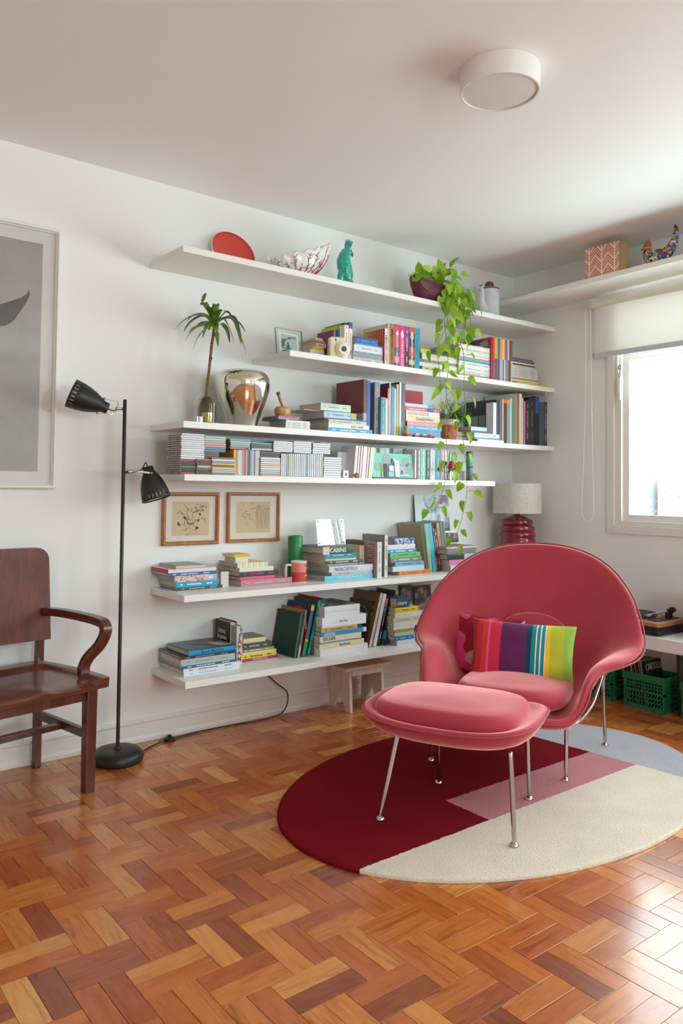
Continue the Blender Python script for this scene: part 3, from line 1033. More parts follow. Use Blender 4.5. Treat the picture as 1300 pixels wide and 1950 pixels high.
# saddle seat
bb = B(); nx, ny_ = 40, 30
def seat_out(v_):
    return .272 + .012 * v_
rt, rbm = [], []
for j in range(ny_ + 1):
    v_ = j / ny_
    a, c_ = [], []
    for i in range(nx + 1):
        u = -1 + 2 * i / nx
        e = .26 * (1 - v_) ** 6
        x = u * (.285 - .05 * (1 - v_) ** 3)
        y = .0 - .485 * v_ - .012 * (1 - u * u) * v_
        s1 = min(1, max(0, (.88 - abs(u)) / .14)); s1 = s1 * s1 * (3 - 2 * s1)
        s2 = min(1, max(0, (v_ - .13) / .12)); s2 = s2 * s2 * (3 - 2 * s2)
        dish = .017 * s1 * s2
        ridge = .012 * math.exp(-(u / .16) ** 2) * max(0, (v_ - .62) / .38) ** 1.3
        front = .012 * max(0, (v_ - .86) / .14) ** 2 * (1 if abs(u) < .85 else .3)
        a.append((x, y, .472 - dish + ridge - front)); c_.append((x, y + .004 * v_, .428))
    rt.append(a); rbm.append(c_)
bb.grid(rt); bb.grid(rbm)
bb.grid([per(rt), per(rbm)], wrap=True)
bb.obj('seat', WDS, ac, smooth=45, fix=True)

# ------------------------------------------------------------------ small white bench under the lowest shelf
WW = wood('white_washed_wood', 'CFC6BA', 'E6E1D8', .5, (6, 6, 1))
be = empty('small_bench', (-1.53, -.135, 0))
tag(be, 'small white washed wooden bench with notched panel legs', 'bench')
for x in (-.123, .115):
    poly = [(-.1, 0), (-.058, 0), (-.005, .092), (.005, .092), (.058, 0), (.1, 0), (.085, .232), (-.085, .232)]
    M = Matrix.Translation((x, 0, 0)) @ Matrix.Rotation(PI / 2, 4, 'Z') @ Matrix.Rotation(PI / 2, 4, 'X')
    B().prism(poly, -.009, .009, M=M).obj('panel_leg', WW, be, bevel=.0012)
B().box(-.175, .175, -.108, .108, .232, .252).obj('top', WW, be, bevel=.004)
for y in (-.096, .078):
    B().box(-.115, .106, y, y + .018, .2, .2315).obj('rail', WW, be, bevel=.001)

# ------------------------------------------------------------------ pictures on the wall
def frame_picture(name, x0, x1, z0, z1, wdt, dep, fmat, label, mat_w, paper_c, mount_c, art, glass=True):
    cx, cz = (x0 + x1) / 2, (z0 + z1) / 2
    root = empty(name, (cx, -.001, cz))
    tag(root, label, 'picture')
    hx, hz = (x1 - x0) / 2, (z1 - z0) / 2
    bb = B()
    for a in (0, 1, 2, 3):
        # mitred mouldings with a rounded face
        prof = [(0, 0), (0, -dep * .8), (wdt * .25, -dep), (wdt * .6, -dep), (wdt * .8, -dep * .72), (wdt, -dep * .6), (wdt, 0)]
        cor = [(-hx, -hz), (hx, -hz), (hx, hz), (-hx, hz)]
        p, q = cor[a], cor[(a + 1) % 4]
        sgn = lambda c_: (-1 if c_[0] > 0 else 1, -1 if c_[1] > 0 else 1)
        sp_, sq_ = sgn(p), sgn(q)
        n_ = len(prof)
        vs = [(p[0] + sp_[0] * d_, y_, p[1] + sp_[1] * d_) for d_, y_ in prof] + [(q[0] + sq_[0] * d_, y_, q[1] + sq_[1] * d_) for d_, y_ in prof]
        bb.add(vs, [(i, i + 1, i + 1 + n_, i + n_) for i in range(n_ - 1)])
    bb.obj('frame', fmat, root, fix=True)
    B().box(-hx + wdt * .5, hx - wdt * .5, -dep * .30, -.001, -hz + wdt * .5, hz - wdt * .5).obj('mount', paint(mount_c, .8), root)
    art(root, hx - mat_w[0], hz - mat_w[1], -dep * .30 - .0006)
    if glass:
        B().box(-hx + wdt * .7, hx - wdt * .7, -dep * .5 - .001, -dep * .5, -hz + wdt * .7, hz - wdt * .7).obj('glass', clear_glass('picture_glass', 'FFFFFF', .25), root)
    return root
OAK = wood('orange_oak', '9A5A2B', 'C27F45', .35, (7, 7, 7))
INK = paint('3B3A3E', .8)
INKB = paint('5E6B86', .8)
def ribbon(bb, pts, w, y):
    n_ = len(pts)
    L_, R_ = [], []
    for i, p in enumerate(pts):
        a, c_ = pts[max(i - 1, 0)], pts[min(i + 1, n_ - 1)]
        d_ = Vector((c_[0] - a[0], 0, c_[1] - a[1]))
        if d_.length < 1e-9: d_ = Vector((1, 0, 0))
        d_.normalize()
        ww = w * (.5 + .5 * math.sin(PI * i / max(1, n_ - 1)))
        L_.append((p[0] - d_.z * ww, y, p[1] + d_.x * ww)); R_.append((p[0] + d_.z * ww, y, p[1] - d_.x * ww))
    bb.grid([L_, R_])
def sketch(seed, heavy):
    def art(root, ax, az, y):
        B().box(-ax, ax, y - .0004, y + .0004, -az, az).obj('paper', paint('DCC29A', .85, .05), root)
        R_ = random.Random(seed)
        bb = B(); b2 = B()
        def curl(cx, cz, r, n_, w, tgt):
            a0 = R_.uniform(0, 6.28); p = []
            for k in range(n_):
                a = a0 + k * R_.uniform(.25, .6); rr = r * R_.uniform(.55, 1.1)
                p.append((cx + rr * math.cos(a), 0, cz + rr * .8 * math.sin(a)))
            s_ = [(max(-ax * .93, min(ax * .93, q.x)), max(-az * .93, min(az * .93, q.z))) for q in spline(p, 5)]
            ribbon(tgt, s_, w, y - .0007)
        if heavy:
            for k in range(26): curl(R_.gauss(-.05, .28) * ax, R_.gauss(-.1, .35) * az, R_.uniform(.06, .28) * ax, R_.randint(5, 10), 0.0012, bb)
            for k in range(16): curl(R_.uniform(.15, .8) * ax, R_.uniform(.35, .85) * az, R_.uniform(.03, .1) * ax, 6, 0.0022, bb)
            for cx, cz, r in ((-.35, .05, .06), (.48, .25, .04), (.40, -.1, .05), (-.62, -.3, .09), (.33, -.55, .06)):
                for k in range(5): curl(cx * ax, cz * az, r * ax, 6, 0.0034, bb if cx > -.5 else b2)
        else:
            for k in range(20): curl(R_.gauss(-.2, .3) * ax, R_.gauss(.1, .4) * az, R_.uniform(.05, .22) * ax, R_.randint(4, 8), 0.0009, bb)
            for k in range(15):
                x = (.15 + .055 * k) * ax
                ribbon(bb, [(x + R_.uniform(-.02, .02) * ax, (.75 - 1.5 * t / 8) * az) for t in range(9)], .0009, y - .0007)
            for k in range(12): curl(R_.uniform(-.8, .9) * ax, R_.uniform(.45, .85) * az, .08 * ax, 6, 0.001, bb)
        for s_ in (-1, 1):
            ribbon(bb, [(-ax * .9, s_ * az * .9), (ax * .9, s_ * az * .9)], .0003, y - .0007)
        bb.obj('ink_lines', INK if heavy else paint('6A6258', .8), root)
        if b2.v: b2.obj('wash', INKB, root)
    return art
frame_picture('picture_frame', -2.712, -2.390, .957, 1.228, .020, .022, OAK, 'oak framed ink drawing with dark shading, beside the lamp', (.056, .048), 'DCC29A', 'E6E3D6', sketch(5, True))
frame_picture('picture_frame', -2.340, -2.007, .960, 1.230, .018, .022, OAK, 'oak framed faint line drawing above the green candle', (.058, .050), 'DCC29A', 'E6E3D6', sketch(9, False))
def leaf_photo(root, ax, az, y):
    m = NT('grey_plaster_photo', .6)
    v = m.coord('Object')
    f = m.noise(v, 9, 6, .6)
    f2 = m.noise(m.coord('Object', scale=(30, 30, 6)), 5, 4, .6)
    m.base(m.mix(f2, m.mix(f, '8B8A88', 'A9A8A6'), m.mix(f, '969593', 'B0AFAD')))
    B().box(-ax, ax, y - .0004, y + .0004, -az, az).obj('photo_print', m.m, root)
    cx, cz = root.location.x, root.location.z
    # a dark leaf shape printed on the photograph; its tip is near the frame's edge
    pts = [(-4.02, 1.86), (-3.82, 1.93), (-3.62, 2.005), (-3.50, 2.06), (-3.42, 2.10), (-3.392, 2.125), (-3.384, 2.145), (-3.381, 2.12), (-3.392, 2.09), (-3.42, 2.04), (-3.45, 1.99), (-3.48, 1.965), (-3.55, 1.945), (-3.70, 1.90), (-3.9, 1.83)]
    bb = B().prism([(x - cx, z - cz) for x, z in pts], 0, .0004, M=Matrix.Translation((0, y - .0004, 0)) @ Matrix.Rotation(PI / 2, 4, 'X'))
    bb.obj('leaf_print', paint('3E3E40', .6, .2), root)
frame_picture('large_picture_frame', -4.16, -3.250, 1.239, 2.441, .022, .034, paint('E9E5DE', .4, .02), 'large white framed black and white photograph of a dark leaf', (.078, .078), '999999', 'DEDCD9', leaf_photo)

# ------------------------------------------------------------------ red lamp in the corner
rl = empty('table_lamp', (-.19, -.205, TOP[5]))
tag(rl, 'ribbed red ceramic table lamp with a linen drum shade', 'lamp')
prof = [(.06, 0), (.075, .004), (.085, .03), (.088, .06)]
for k in range(6):
    z = .06 + k * .042
    r = .088 + .030 * math.sin(PI * (k + .6) / 6.4)
    prof += [(r, z), (r + .007, z + .010), (r + .008, z + .024), (r + .001, z + .037)]
prof += [(.075, .315), (.055, .328), (.030, .335), (.022, .338)]
B().lathe(prof, 48).obj('ceramic_body', paint('7C1626', .12, .12, coat=.5), rl, smooth=35)
B().lathe([(.018, .336), (.022, .342), (.010, .352), (.009, .40)], 20).obj('neck', paint('B8A46A', .3, metal=.8), rl, smooth=40)
m = NT('linen_shade', .9, spec=.1)
v = m.coord('Object', scale=(1, 1, 1))
f = m.math('ADD', m.noise(m.coord('Object', scale=(8, 8, 160)), 4, 3), m.noise(m.coord('Object', scale=(120, 120, 4)), 4, 3))
m.base(m.ramp(f, [(.7, 'A9A49C'), (1.3, 'D2CEC6')]))
sh = B().lathe([(.163, .352), (.165, .352), (.163, .554), (.161, .554), (.161, .354)], 56, cap=False).obj('shade', m.m, rl, smooth=40)
bb = B()
for k in range(3):
    a = 2 * PI * k / 3
    bb.tube([(0, 0, .40), (.161 * math.cos(a), .161 * math.sin(a), .40)], .002, 6)
bb.obj('spider', CHROME, rl)
B().ball((0, 0, .44), .03, 16).obj('bulb', paint('EDEBE4', .3), rl, smooth=180)

# ------------------------------------------------------------------ low white table with the record player
tb = empty('low_table', (-.2, -1.5, 0))
tag(tb, 'low white table with dark tapered legs under the window', 'table')
TT = .452
TX0 = -.375
B().box(TX0 + .2, .17, -.95, 1.0, TT - .072, TT).obj('table_top', paint('E6E4E3', .25, .015), tb, bevel=.003)
for x in (.02, .11):
    for y in (.14, -.8, .9):
        if x > .05 or y < .9:
            B().lathe([(.010, 0), (.012, .004), (.0205, .3), (.021, TT - .0725)], 20, M=Matrix.Translation((x, y, 0))).obj('leg', paint('2A2321', .4), tb, smooth=40)
tp = empty('record_player', (-.188, -1.115, TT))
tag(tp, 'black and walnut record player on the white table', 'record player')
WAL = wood('walnut_veneer', '8A5A38', 'C08A5A', .35, (3, 14, 3))
B().box(-.155, .155, -.205, .205, .004, .052).obj('base', paint('232427', .35), tp, bevel=.003)
B().prism(round_rect(-.162, .162, -.215, .215, .03), .052, .074).obj('plinth', WAL, tp, bevel=.002)
for x in (-.12, .12):
    for y in (-.17, .17):
        B().lathe([(.018, 0), (.018, .006)], 16, M=Matrix.Translation((x, y, 0))).obj('foot', BLK, tp)
bb = B().lathe([(.138, .076), (.142, .078), (.142, .088), (.136, .091), (.02, .091)], 56, M=Matrix.Translation((0, .055, 0)))
bb.obj('platter', paint('55595E', .3, metal=.6), tp, smooth=40)
B().lathe([(.139, .0912), (.139, .0925), (.004, .0925), (.003, .099), (.0005, .1)], 56, M=Matrix.Translation((0, .055, 0))).obj('slip_mat', paint('1D1D20', .5), tp, smooth=40)
B().prism(round_rect(-.10, .135, -.175, -.10, .02), .074, .079).obj('arm_board', paint('1B1B1D', .35), tp, bevel=.001)
tr_ = B().tube([(.105, -.135, .112), (.02, -.128, .108), (-.075, -.105, .104)], .0045, 10).obj('tone_arm', paint('C4C4C6', .25, metal=.8), tp, smooth=60)
bb = B().box(-.105, -.07, -.116, -.096, .096, .107); bb.obj('headshell', paint('8E9AB0', .3), tr_, bevel=.002)
B().box(-.10, -.085, -.112, -.10, .0935, .0965).obj('cartridge', paint('C92B2B', .3), tr_)
B().lathe([(.021, .079), (.021, .105), (.012, .106), (.012, .125)], 24, M=Matrix.Translation((.085, -.133, 0))).obj('arm_pivot', BLK, tp, smooth=40)
Mw = Matrix.Translation((.105, -.135, .118)) @ Matrix.Rotation(PI / 2, 4, 'Y')
B().lathe([(.016, 0), (.017, .003), (.017, .026), (.015, .029)], 24, M=Mw).obj('counterweight', BLK, tr_, smooth=40)
sp_ = empty('speaker', (-.145, -1.512, TT))
tag(sp_, 'wooden bookshelf speaker at the picture edge beside the record player', 'speaker')
B().box(-.10, .10, -.09, .09, 0, .235).obj('cabinet', wood('speaker_wood', '7C452A', 'A5653F', .35, (8, 8, 1.5)), sp_, bevel=.003)
Mf = Matrix.Translation((-.1, -.0, .085)) @ Matrix.Rotation(-PI / 2, 4, 'Y')
B().lathe([(.068, 0), (.068, .004), (.058, .003), (.03, -.01 + .014), (.012, .008)], 40, M=Mf).obj('woofer', BLK, sp_, smooth=40)
Mf = Matrix.Translation((-.1, -.0, .185)) @ Matrix.Rotation(-PI / 2, 4, 'Y')
B().lathe([(.03, 0), (.03, .004), (.012, .003), (.01, .007)], 32, M=Mf).obj('tweeter', BLK, sp_, smooth=40)

# ------------------------------------------------------------------ green plastic crates with records
GRN = paint('12734A', .35, .1)
def crate(y0, y1, label, x0=-.225, x1=-.03, h=.2):
    w, d_ = y1 - y0, x1 - x0
    root = empty('plastic_crate', ((x0 + x1) / 2, (y0 + y1) / 2, 0))
    tag(root, label, 'crate', 'green crates under the low table')
    hx, hy = d_ / 2, w / 2
    B().box(-hx + .006, hx - .006, -hy + .006, hy - .006, .003, .008).obj('crate_floor', GRN, root)
    bb = B()
    for a in ((-hx - .004, -hx + .006, -hy - .004, hy + .004), (hx - .006, hx + .004, -hy - .004, hy + .004), (-hx + .006, hx - .006, -hy - .004, -hy + .006), (-hx + .006, hx - .006, hy - .006, hy + .004)):
        bb.box(*a, h - .042, h)
    bb.obj('rim', GRN, root, bevel=.002)
    def panel(L_, place):
        bb = B()
        t = .004
        def bar(a, b_, z0, z1): 
            bb.box(a, b_, 0, t, z0, z1)
        bar(-L_, L_, 0, .02); bar(-L_, L_, .094, .106)
        bar(-L_, -L_ + .016, .02, h - .04); bar(L_ - .016, L_, .02, h - .04)
        for z0, z1 in ((.02, .094), (.106, h - .04)):
            n_ = max(4, int(2 * L_ / .021))
            zs = [z0 + (z1 - z0) * k / 3 for k in range(4)]
            for z in zs[1:3]:
                bar(-L_ + .016, L_ - .016, z - .004, z + .004)
            for r_ in range(3):
                for k in range(n_):
                    x = -L_ + .016 + (2 * L_ - .032) * k / n_
                    sh_ = .010
                    za, zb = zs[r_], zs[r_ + 1]
                    vs = [(x, 0, za), (x + .006, 0, za), (x + .006 + sh_, 0, zb), (x + sh_, 0, zb)]
                    vs += [(a, t, c_) for a, _, c_ in vs]
                    bb.add(vs, [(0, 1, 2, 3), (7, 6, 5, 4), (0, 4, 5, 1), (2, 6, 7, 3), (1, 5, 6, 2), (0, 3, 7, 4)])
        me_o = bb.obj('side_panel', GRN, root)
        me_o.matrix_basis = place
    panel(hy, Matrix.Translation((-hx, 0, 0)) @ Matrix.Rotation(-PI / 2, 4, 'Z'))
    panel(hy, Matrix.Translation((hx, 0, 0)) @ Matrix.Rotation(PI / 2, 4, 'Z'))
    panel(hx, Matrix.Translation((0, -hy, 0)))
    panel(hx, Matrix.Translation((0, hy, 0)) @ Matrix.Rotation(PI, 4, 'Z'))
    return root
crate(-1.292, -1.03, 'green lattice crate holding the leaning records')
crate(-.955, -.69, 'green lattice crate partly hidden behind the pink chair')
crate(-1.66, -1.385, 'green lattice crate behind the dark table leg')
cols = ['8C5A3A', 'C9B79A', '3A3A40', 'B04A3A', '2A4A6A', 'D8CDB8', '7A2A2A', 'C98A3A', '4A5A3A', '9A9A9A', 'D0C8B8', '26262A', '15120F']
for k, cc in enumerate(cols):
    y = -1.055 - .0125 * k
    last = k == len(cols) - 1
    rc = B().box(-.088, .088, -.0016, .0016, 0, .262).obj('record_sleeve', paint(cc, .45), None, loc=(-.128, y, .0115), rot=(math.radians(-14 + .3 * k), 0, 0))
    o_ = ['first', 'second', 'third', 'fourth', 'fifth', 'sixth', 'seventh', 'eighth', 'ninth', 'tenth', 'eleventh', 'twelfth'][k] if not last else ''
    tag(rc, 'black record sleeve with big cream capitals at the front of the crate' if last else 'record sleeve in the green crate, %s behind the chair-side rim' % o_, 'record', 'records in the green crate')
    if last:
        text_part('title', 'CARTOLA', .056, paint('C9B8A2', .6), rc, Matrix.Translation((.0, -.0018, .228)) @ Matrix.Rotation(PI / 2, 4, 'X'), sx=.66)
    else:
        B().box(-.0886, -.0878, -.0012, .0012, .004, .258).obj('vinyl_edge', BLK, rc)

# ------------------------------------------------------------------ things on the topmost shelf
z1 = TOP[1]
tray = empty('round_tray', (-2.36, -.105, z1), (math.radians(-22), 0, 0))
tag(tray, 'round red tray with a white back leaning on the wall', 'tray')
r = .128
Mt = Matrix.Translation((0, 0, r)) @ Matrix.Rotation(PI / 2, 4, 'X')
B().lathe([(.001, .004), (r - .010, .004), (r - .006, .006), (r - .003, .016), (r - .001, .016)], 64, M=Mt, cap=False).obj('red_face', paint('D4473A', .35, .03), tray, smooth=40)
B().lathe([(r - .001, .016), (r, .015), (r, .006), (r - .006, 0), (.001, 0)], 64, M=Mt, cap=False).obj('white_back', paint('E9E4DF', .4), tray, smooth=40)

# fluted shell bowl with red coral
sb = empty('shell_bowl', (-2.045, -.21, z1))
tag(sb, 'white fluted shell bowl painted with red coral branches', 'bowl')
m = NT('glazed_white_china', .12)
m.base(m.mix(m.noise(m.coord('Object'), 14), 'DAD7D5', 'EAE8E6'))
CH = m.m
NU, NV = 160, 16
def shell_pt(i, v_, out=0.0):
    a = 2 * PI * i / NU
    c_, s_ = math.cos(a), math.sin(a)
    fl = math.cos(15 * a)
    L_ = .172 + .030 * max(0, c_) ** 6
    k = 1 + .045 * fl * v_
    xr, yr = (L_ * c_ + .012) * k, .105 * s_ * k
    zr_ = .148 + .066 * c_ + .030 * max(0, c_) ** 5 + .007 * fl
    e = math.sin(v_ * PI / 2)
    w_ = .20 + .80 * e ** .95
    q = .012 + (zr_ - .012) * (.55 * (1 - math.cos(v_ * PI / 2)) + .45 * v_)
    return Vector((xr * w_ + out * c_ * .4, yr * w_ + out * s_, q - abs(out) * .3))
rows = [[shell_pt(i, v_ / NV) for i in range(NU)] for v_ in range(NV + 1)]
bd = B().grid(rows, wrap=True).obj('bowl_body', CH, sb, smooth=180)
so = bd.modifiers.new('thick', 'SOLIDIFY'); so.thickness = .004
B().lathe([(.040, 0), (.042, .004), (.036, .014), (.01, .016)], 32).obj('foot', CH, sb, smooth=50)
sc_ = [(-.148, 0, .070), (-.170, 0, .088), (-.186, 0, .096), (-.194, 0, .086), (-.187, 0, .076), (-.178, 0, .080), (-.181, 0, .086)]
B().tube(spline(sc_, 6), .006, 10).obj('scroll_handle', CH, sb, smooth=180)
R_ = random.Random(3)
bb = B()
def coral(i, v0, v1, wgt):
    path = []
    for k in range(8):
        vv = v0 + (v1 - v0) * k / 7
        path.append(shell_pt(i + R_.uniform(-1.4, 1.4), vv, .0035))
    bb.tube(path, [wgt * (1 - .5 * k / 7) for k in range(8)], 5)
    for k in range(2, 8):
        for di in (-1, 1):
            if R_.random() < .42:
                vv = v0 + (v1 - v0) * k / 7
                q = shell_pt(i + di * R_.uniform(2, 4.5), min(.96, vv + R_.uniform(.05, .13)), .0035)
                bb.tube([path[k], path[k].lerp(q, .5) + Vector((0, -.001, .002)), q], [wgt * .7, wgt * .65, wgt * .5], 5)
for i, v1 in ((88, .8), (97, .7), (105, .9), (113, .62), (120, .9), (128, .8), (136, .6), (143, .85), (150, .75), (156, .9)):
    coral(i, .15, v1, .0022)
bb.obj('coral_painting', paint('A81F22', .3), sb, smooth=180)

# turquoise cockatoo
ck = empty('cockatoo_figurine', (-1.725, -.22, z1))
tag(ck, 'glossy turquoise ceramic cockatoo perched on a stump', 'figurine')
m = NT('turquoise_glaze', .08)
v = m.coord('Object')
vo = m.n('TexVoronoi', i_Scale=95.0); m.t.links.new(v, vo.inputs['Vector'])
m.base(m.mix(m.math('MULTIPLY', vo.outputs['Distance'], 1.3), '0F7F72', '2FB39E'))
m.bump(vo.outputs['Distance'], .35, .002)
m.b.inputs['Coat Weight'].default_value = .6
TQ = m.m
pts = [(.012, 0, .05), (.010, 0, .085), (-.004, 0, .13), (-.010, 0, .165), (.0, 0, .2), (.014, 0, .222), (.018, 0, .238)]
rad = [.030, .040, .043, .040, .033, .027, .015]
sp2 = spline(pts, 5); rr_ = []
for i in range(len(sp2)):
    k = min(len(rad) - 2, i // 5); t = (i - 5 * k) / 5
    rr_.append(rad[k] + (rad[k + 1] - rad[k]) * min(1, t))
B().tube(sp2, rr_, 24).obj('body', TQ, ck, smooth=180)
bb = B()
for k in range(5):
    a = -.28 + .14 * k
    p0 = Vector((.006 + .004 * k, 0, .232)); 
    bb.tube([p0, p0 + Vector((-.004 + .005 * k, 0, .026)), p0 + Vector((.002 + .007 * k, 0, .060 - .002 * abs(k - 2)))], [.007, .0065, .0025], 8)
bb.obj('crest', paint('149081', .1, .2), ck, smooth=180)
bb = B().tube([(.030, 0, .222), (.046, 0, .217), (.053, 0, .205), (.050, 0, .196)], [.012, .010, .006, .0015], 12)
bb.obj('beak', paint('0E6F66', .1), ck, smooth=180)
for s_ in (-1, 1):
    B().ball((.027, s_ * .021, .224), .0045, 12).obj('eye', paint('0B4D48', .1), ck, smooth=180)
    B().ball((-.012, s_ * .032, .135), .022, 16, sc=(.75, .5, 2.3)).obj('wing', TQ, ck, smooth=180)
B().tube([(-.015, 0, .12), (-.03, 0, .06), (-.036, 0, .012)], [.028, .02, .008], 14).obj('tail', TQ, ck, smooth=180)
bb = B().lathe([(.040, 0), (.046, .012), (.044, .035), (.034, .056), (.012, .064)], 24, M=Matrix.Translation((.014, 0, 0)))
for i, p in enumerate(bb.v):
    bb.v[i] = tuple(Vector(p) + .004 * noise.noise_vector(Vector(p) * 60))
bb.obj('stump', paint('4FA792', .2, .25), ck, smooth=180)

# coffee pot
cp = empty('coffee_pot', (-.50, -.215, z1))
tag(cp, 'pale stoneware coffee pot with a brown rim and lid knob', 'pot')
m = NT('pale_stoneware', .3)
m.base(m.mix(m.noise(m.coord('Object'), 20, 4), 'BFC4CC', 'D6D9DD'))
POT = m.m
BRN = paint('6B3B2C', .3, .2)
B().lathe([(.06, 0), (.066, .004), (.068, .08), (.066, .205), (.064, .21), (.060, .208)], 40).obj('body', POT, cp, smooth=40)
B().lathe([(.0655, .203), (.068, .207), (.066, .213), (.06, .213)], 40).obj('rim_band', BRN, cp, smooth=60)
ld = B().lathe([(.06, .212), (.05, .220), (.02, .225)], 32).obj('lid', POT, cp, smooth=60)
B().lathe([(.022, .224), (.030, .234), (.030, .246), (.020, .258), (.005, .264)], 24).obj('lid_knob', BRN, ld, smooth=60)
sp3 = spline([(-.060, -.01, .06), (-.085, -.014, .085), (-.096, -.016, .12), (-.092, -.016, .155), (-.088, -.015, .185), (-.10, -.017, .213)], 5)
n_ = len(sp3)
B().tube(sp3, [.034 - .024 * (i / (n_ - 1)) ** .8 for i in range(n_)], 20).obj('spout', POT, cp, smooth=180)
B().lathe([(.010, 0), (.013, .002), (.010, .005)], 16, M=Matrix.Translation((-.10, -.017, .211))).obj('spout_lip', BRN, cp, smooth=60)
B().tube(spline([(.06, .0, .17), (.092, .004, .165), (.10, .005, .12), (.092, .004, .075), (.06, 0, .06)], 6), .008, 12).obj('handle', BRN, cp, smooth=180)

# ------------------------------------------------------------------ things on the shelf over the window
zb = z7(-.93)
m = NT('chevron_paper', .6)
sp = m.n('SeparateXYZ'); g = m.n('TexCoord'); m.l(g, 'Object', sp, 0)
fy = m.math('MULTIPLY', sp.outputs[1], 11.5); fz = m.math('MULTIPLY', sp.outputs[2], 15.0)
tri = m.math('ABSOLUTE', m.math('SUBTRACT', m.math('FRACT', fy), .5))
vv = m.math('ADD', m.math('ADD', fz, m.math('MULTIPLY', tri, 1.5)), 40)
st_ = m.math('GREATER_THAN', m.math('FRACT', m.math('MULTIPLY', vv, 4.0)), .40)
edge = m.math('MULTIPLY', m.math('MULTIPLY', st_, m.math('LESS_THAN', tri, .455)), m.math('GREATER_THAN', m.math('FRACT', vv), .18))
m.base(m.mix(edge, 'EEDCC4', 'C0463A'))
bx = empty('patterned_box', (-.255, -.935, zb)); 
tag(bx, 'pale wooden box with red chevron pattern on the window shelf', 'box')
B().box(-.05, .05, -.117, .117, 0, .197).obj('box_body', wood('pale_box_wood', 'B58E5E', 'CFA973', .5, (6, 6, 1.5)), bx, bevel=.0015)
B().box(-.0515, -.0502, -.1165, .1165, .0005, .1965).obj('patterned_face', m.m, bx)

hen = empty('mosaic_hen', (-.255, -1.29, z7(-1.29)))
tag(hen, 'small hen ornament covered in many-coloured mosaic chips', 'ornament')
m = NT('mosaic_chips', .25)
v = m.coord('Object', scale=(1, 1, 1))
vo = m.n('TexVoronoi', i_Scale=85.0, i_Randomness=.9); m.t.links.new(v, vo.inputs['Vector'])
sc3 = m.n('SeparateColor'); m.l(vo, 'Color', sc3, 0)
cc = m.ramp(sc3.outputs[0], [(0, '2E5E9A'), (.14, '6FA3CF'), (.28, 'D9B13A'), (.40, 'E3D9C0'), (.52, '7A3A20'), (.62, '3D7F6A'), (.72, 'B9383A'), (.80, 'C98FA0'), (.90, '27261F')], 'CONSTANT')
vd = m.n('TexVoronoi', i_Scale=85.0, i_Randomness=.9, feature='DISTANCE_TO_EDGE'); m.t.links.new(v, vd.inputs['Vector'])
m.base(m.mix(m.math('LESS_THAN', vd.outputs[0], .05), cc, '4A3524'))
m.bump(m.math('MINIMUM', vd.outputs[0], .12), .6, .004)
MOS = m.m
# local y runs along the bird: head towards +y
pth = spline([(0, .088, .118), (0, .085, .09), (0, .070, .060), (0, .035, .038), (0, -.01, .044), (0, -.05, .075), (0, -.078, .115), (0, -.090, .16), (0, -.088, .195), (0, -.082, .212)], 5)
rad = [.016, .026, .036, .040, .038, .030, .022, .016, .010, .003]
n_ = len(pth)
B().tube(pth, [rad[min(8, i // 5)] + (rad[min(9, i // 5 + 1)] - rad[min(8, i // 5)]) * ((i % 5) / 5 if i < n_ - 1 else 1) for i in range(n_)], 22).obj('body', MOS, hen, smooth=180)
B().ball((0, .084, .132), .024, 20, sc=(.85, 1, 1.05)).obj('head', paint('A4622A', .4, .15), hen, smooth=180)
B().lathe([(.022, 0), (.027, .004), (.026, .010), (.02, .012)], 20, M=Matrix.Translation((0, .085, .108))).obj('collar', paint('C9A238', .4), hen, smooth=60)
B().tube([(0, .104, .128), (0, .118, .115), (0, .122, .106)], [.006, .004, .001], 8).obj('beak', BLK, hen, smooth=180)
bb = B()
for k in range(3):
    bb.tube([(0, .094 - .008 * k, .15), (0, .090 - .009 * k, .172)], [.0025, .001], 6)
bb.obj('comb', paint('8A5A4A', .4), hen)
for s_ in (-1, 1):
    B().ball((s_ * .019, .092, .138), .004, 10).obj('eye', paint('8A9AA8', .2), hen, smooth=180)
    B().ball((s_ * .035, .0, .062), .03, 16, sc=(.4, 1.4, .75)).obj('wing', MOS, hen, smooth=180)
bb = B()
for y in (.02, .05):
    bb.tube([(0, y, .01), (0, y, .002), (0, y + .03, .0025)], .0025, 6)
bb.obj('feet', paint('7A5A4A', .5), hen)

# ------------------------------------------------------------------ shelf 2: photo in glass, teal trinket, instant camera
z2 = TOP[2]
pf = empty('glass_photo_frame', (-2.10, -.235, z2), (math.radians(-7), 0, math.radians(4)))
tag(pf, 'frameless glass stand with a small black and white photo', 'picture')
m = NT('green_edge_glass', 0.02); 
B().box(-.088, .088, -.0015, .0015, .0, .142).obj('glass_front', clear_glass('photo_glass', 'FBFEFC', .3), pf)
bb = B()
for a in ((-.0892, -.088, 0, .142), (.088, .0892, 0, .142)):
    bb.box(a[0], a[1], -.0015, .0075, a[2], a[3])
bb.box(-.088, .088, -.0015, .0075, .142, .1432)
bb.obj('glass_edge', paint('5E8F7E', .1), pf)
B().box(-.088, .088, .0045, .0075, .0, .142).obj('glass_back', clear_glass('photo_glass2', 'F7FCFA', .2), pf)
B().box(-.066, .062, .0022, .003, .024, .120).obj('photo_border', paint('E4E4E0', .6), pf)
m = NT('mono_photo', .5)
v = m.coord('Object')
m.base(m.ramp(m.noise(v, 30, 3), [(.40, '1D1D1D'), (.52, '56585A'), (.6, 'B9BEBE')], 'LINEAR'))
B().box(-.056, .052, .0012, .0020, .033, .111).obj('photo', paint('A9AFAE', .5, .15), pf)
bb = B().prism([(-.056, .033), (.0, .033), (-.002, .06), (-.012, .08), (-.03, .088), (-.056, .082)], 0, .0004, M=Matrix.Translation((0, .0012, 0)) @ Matrix.Rotation(PI / 2, 4, 'X'))
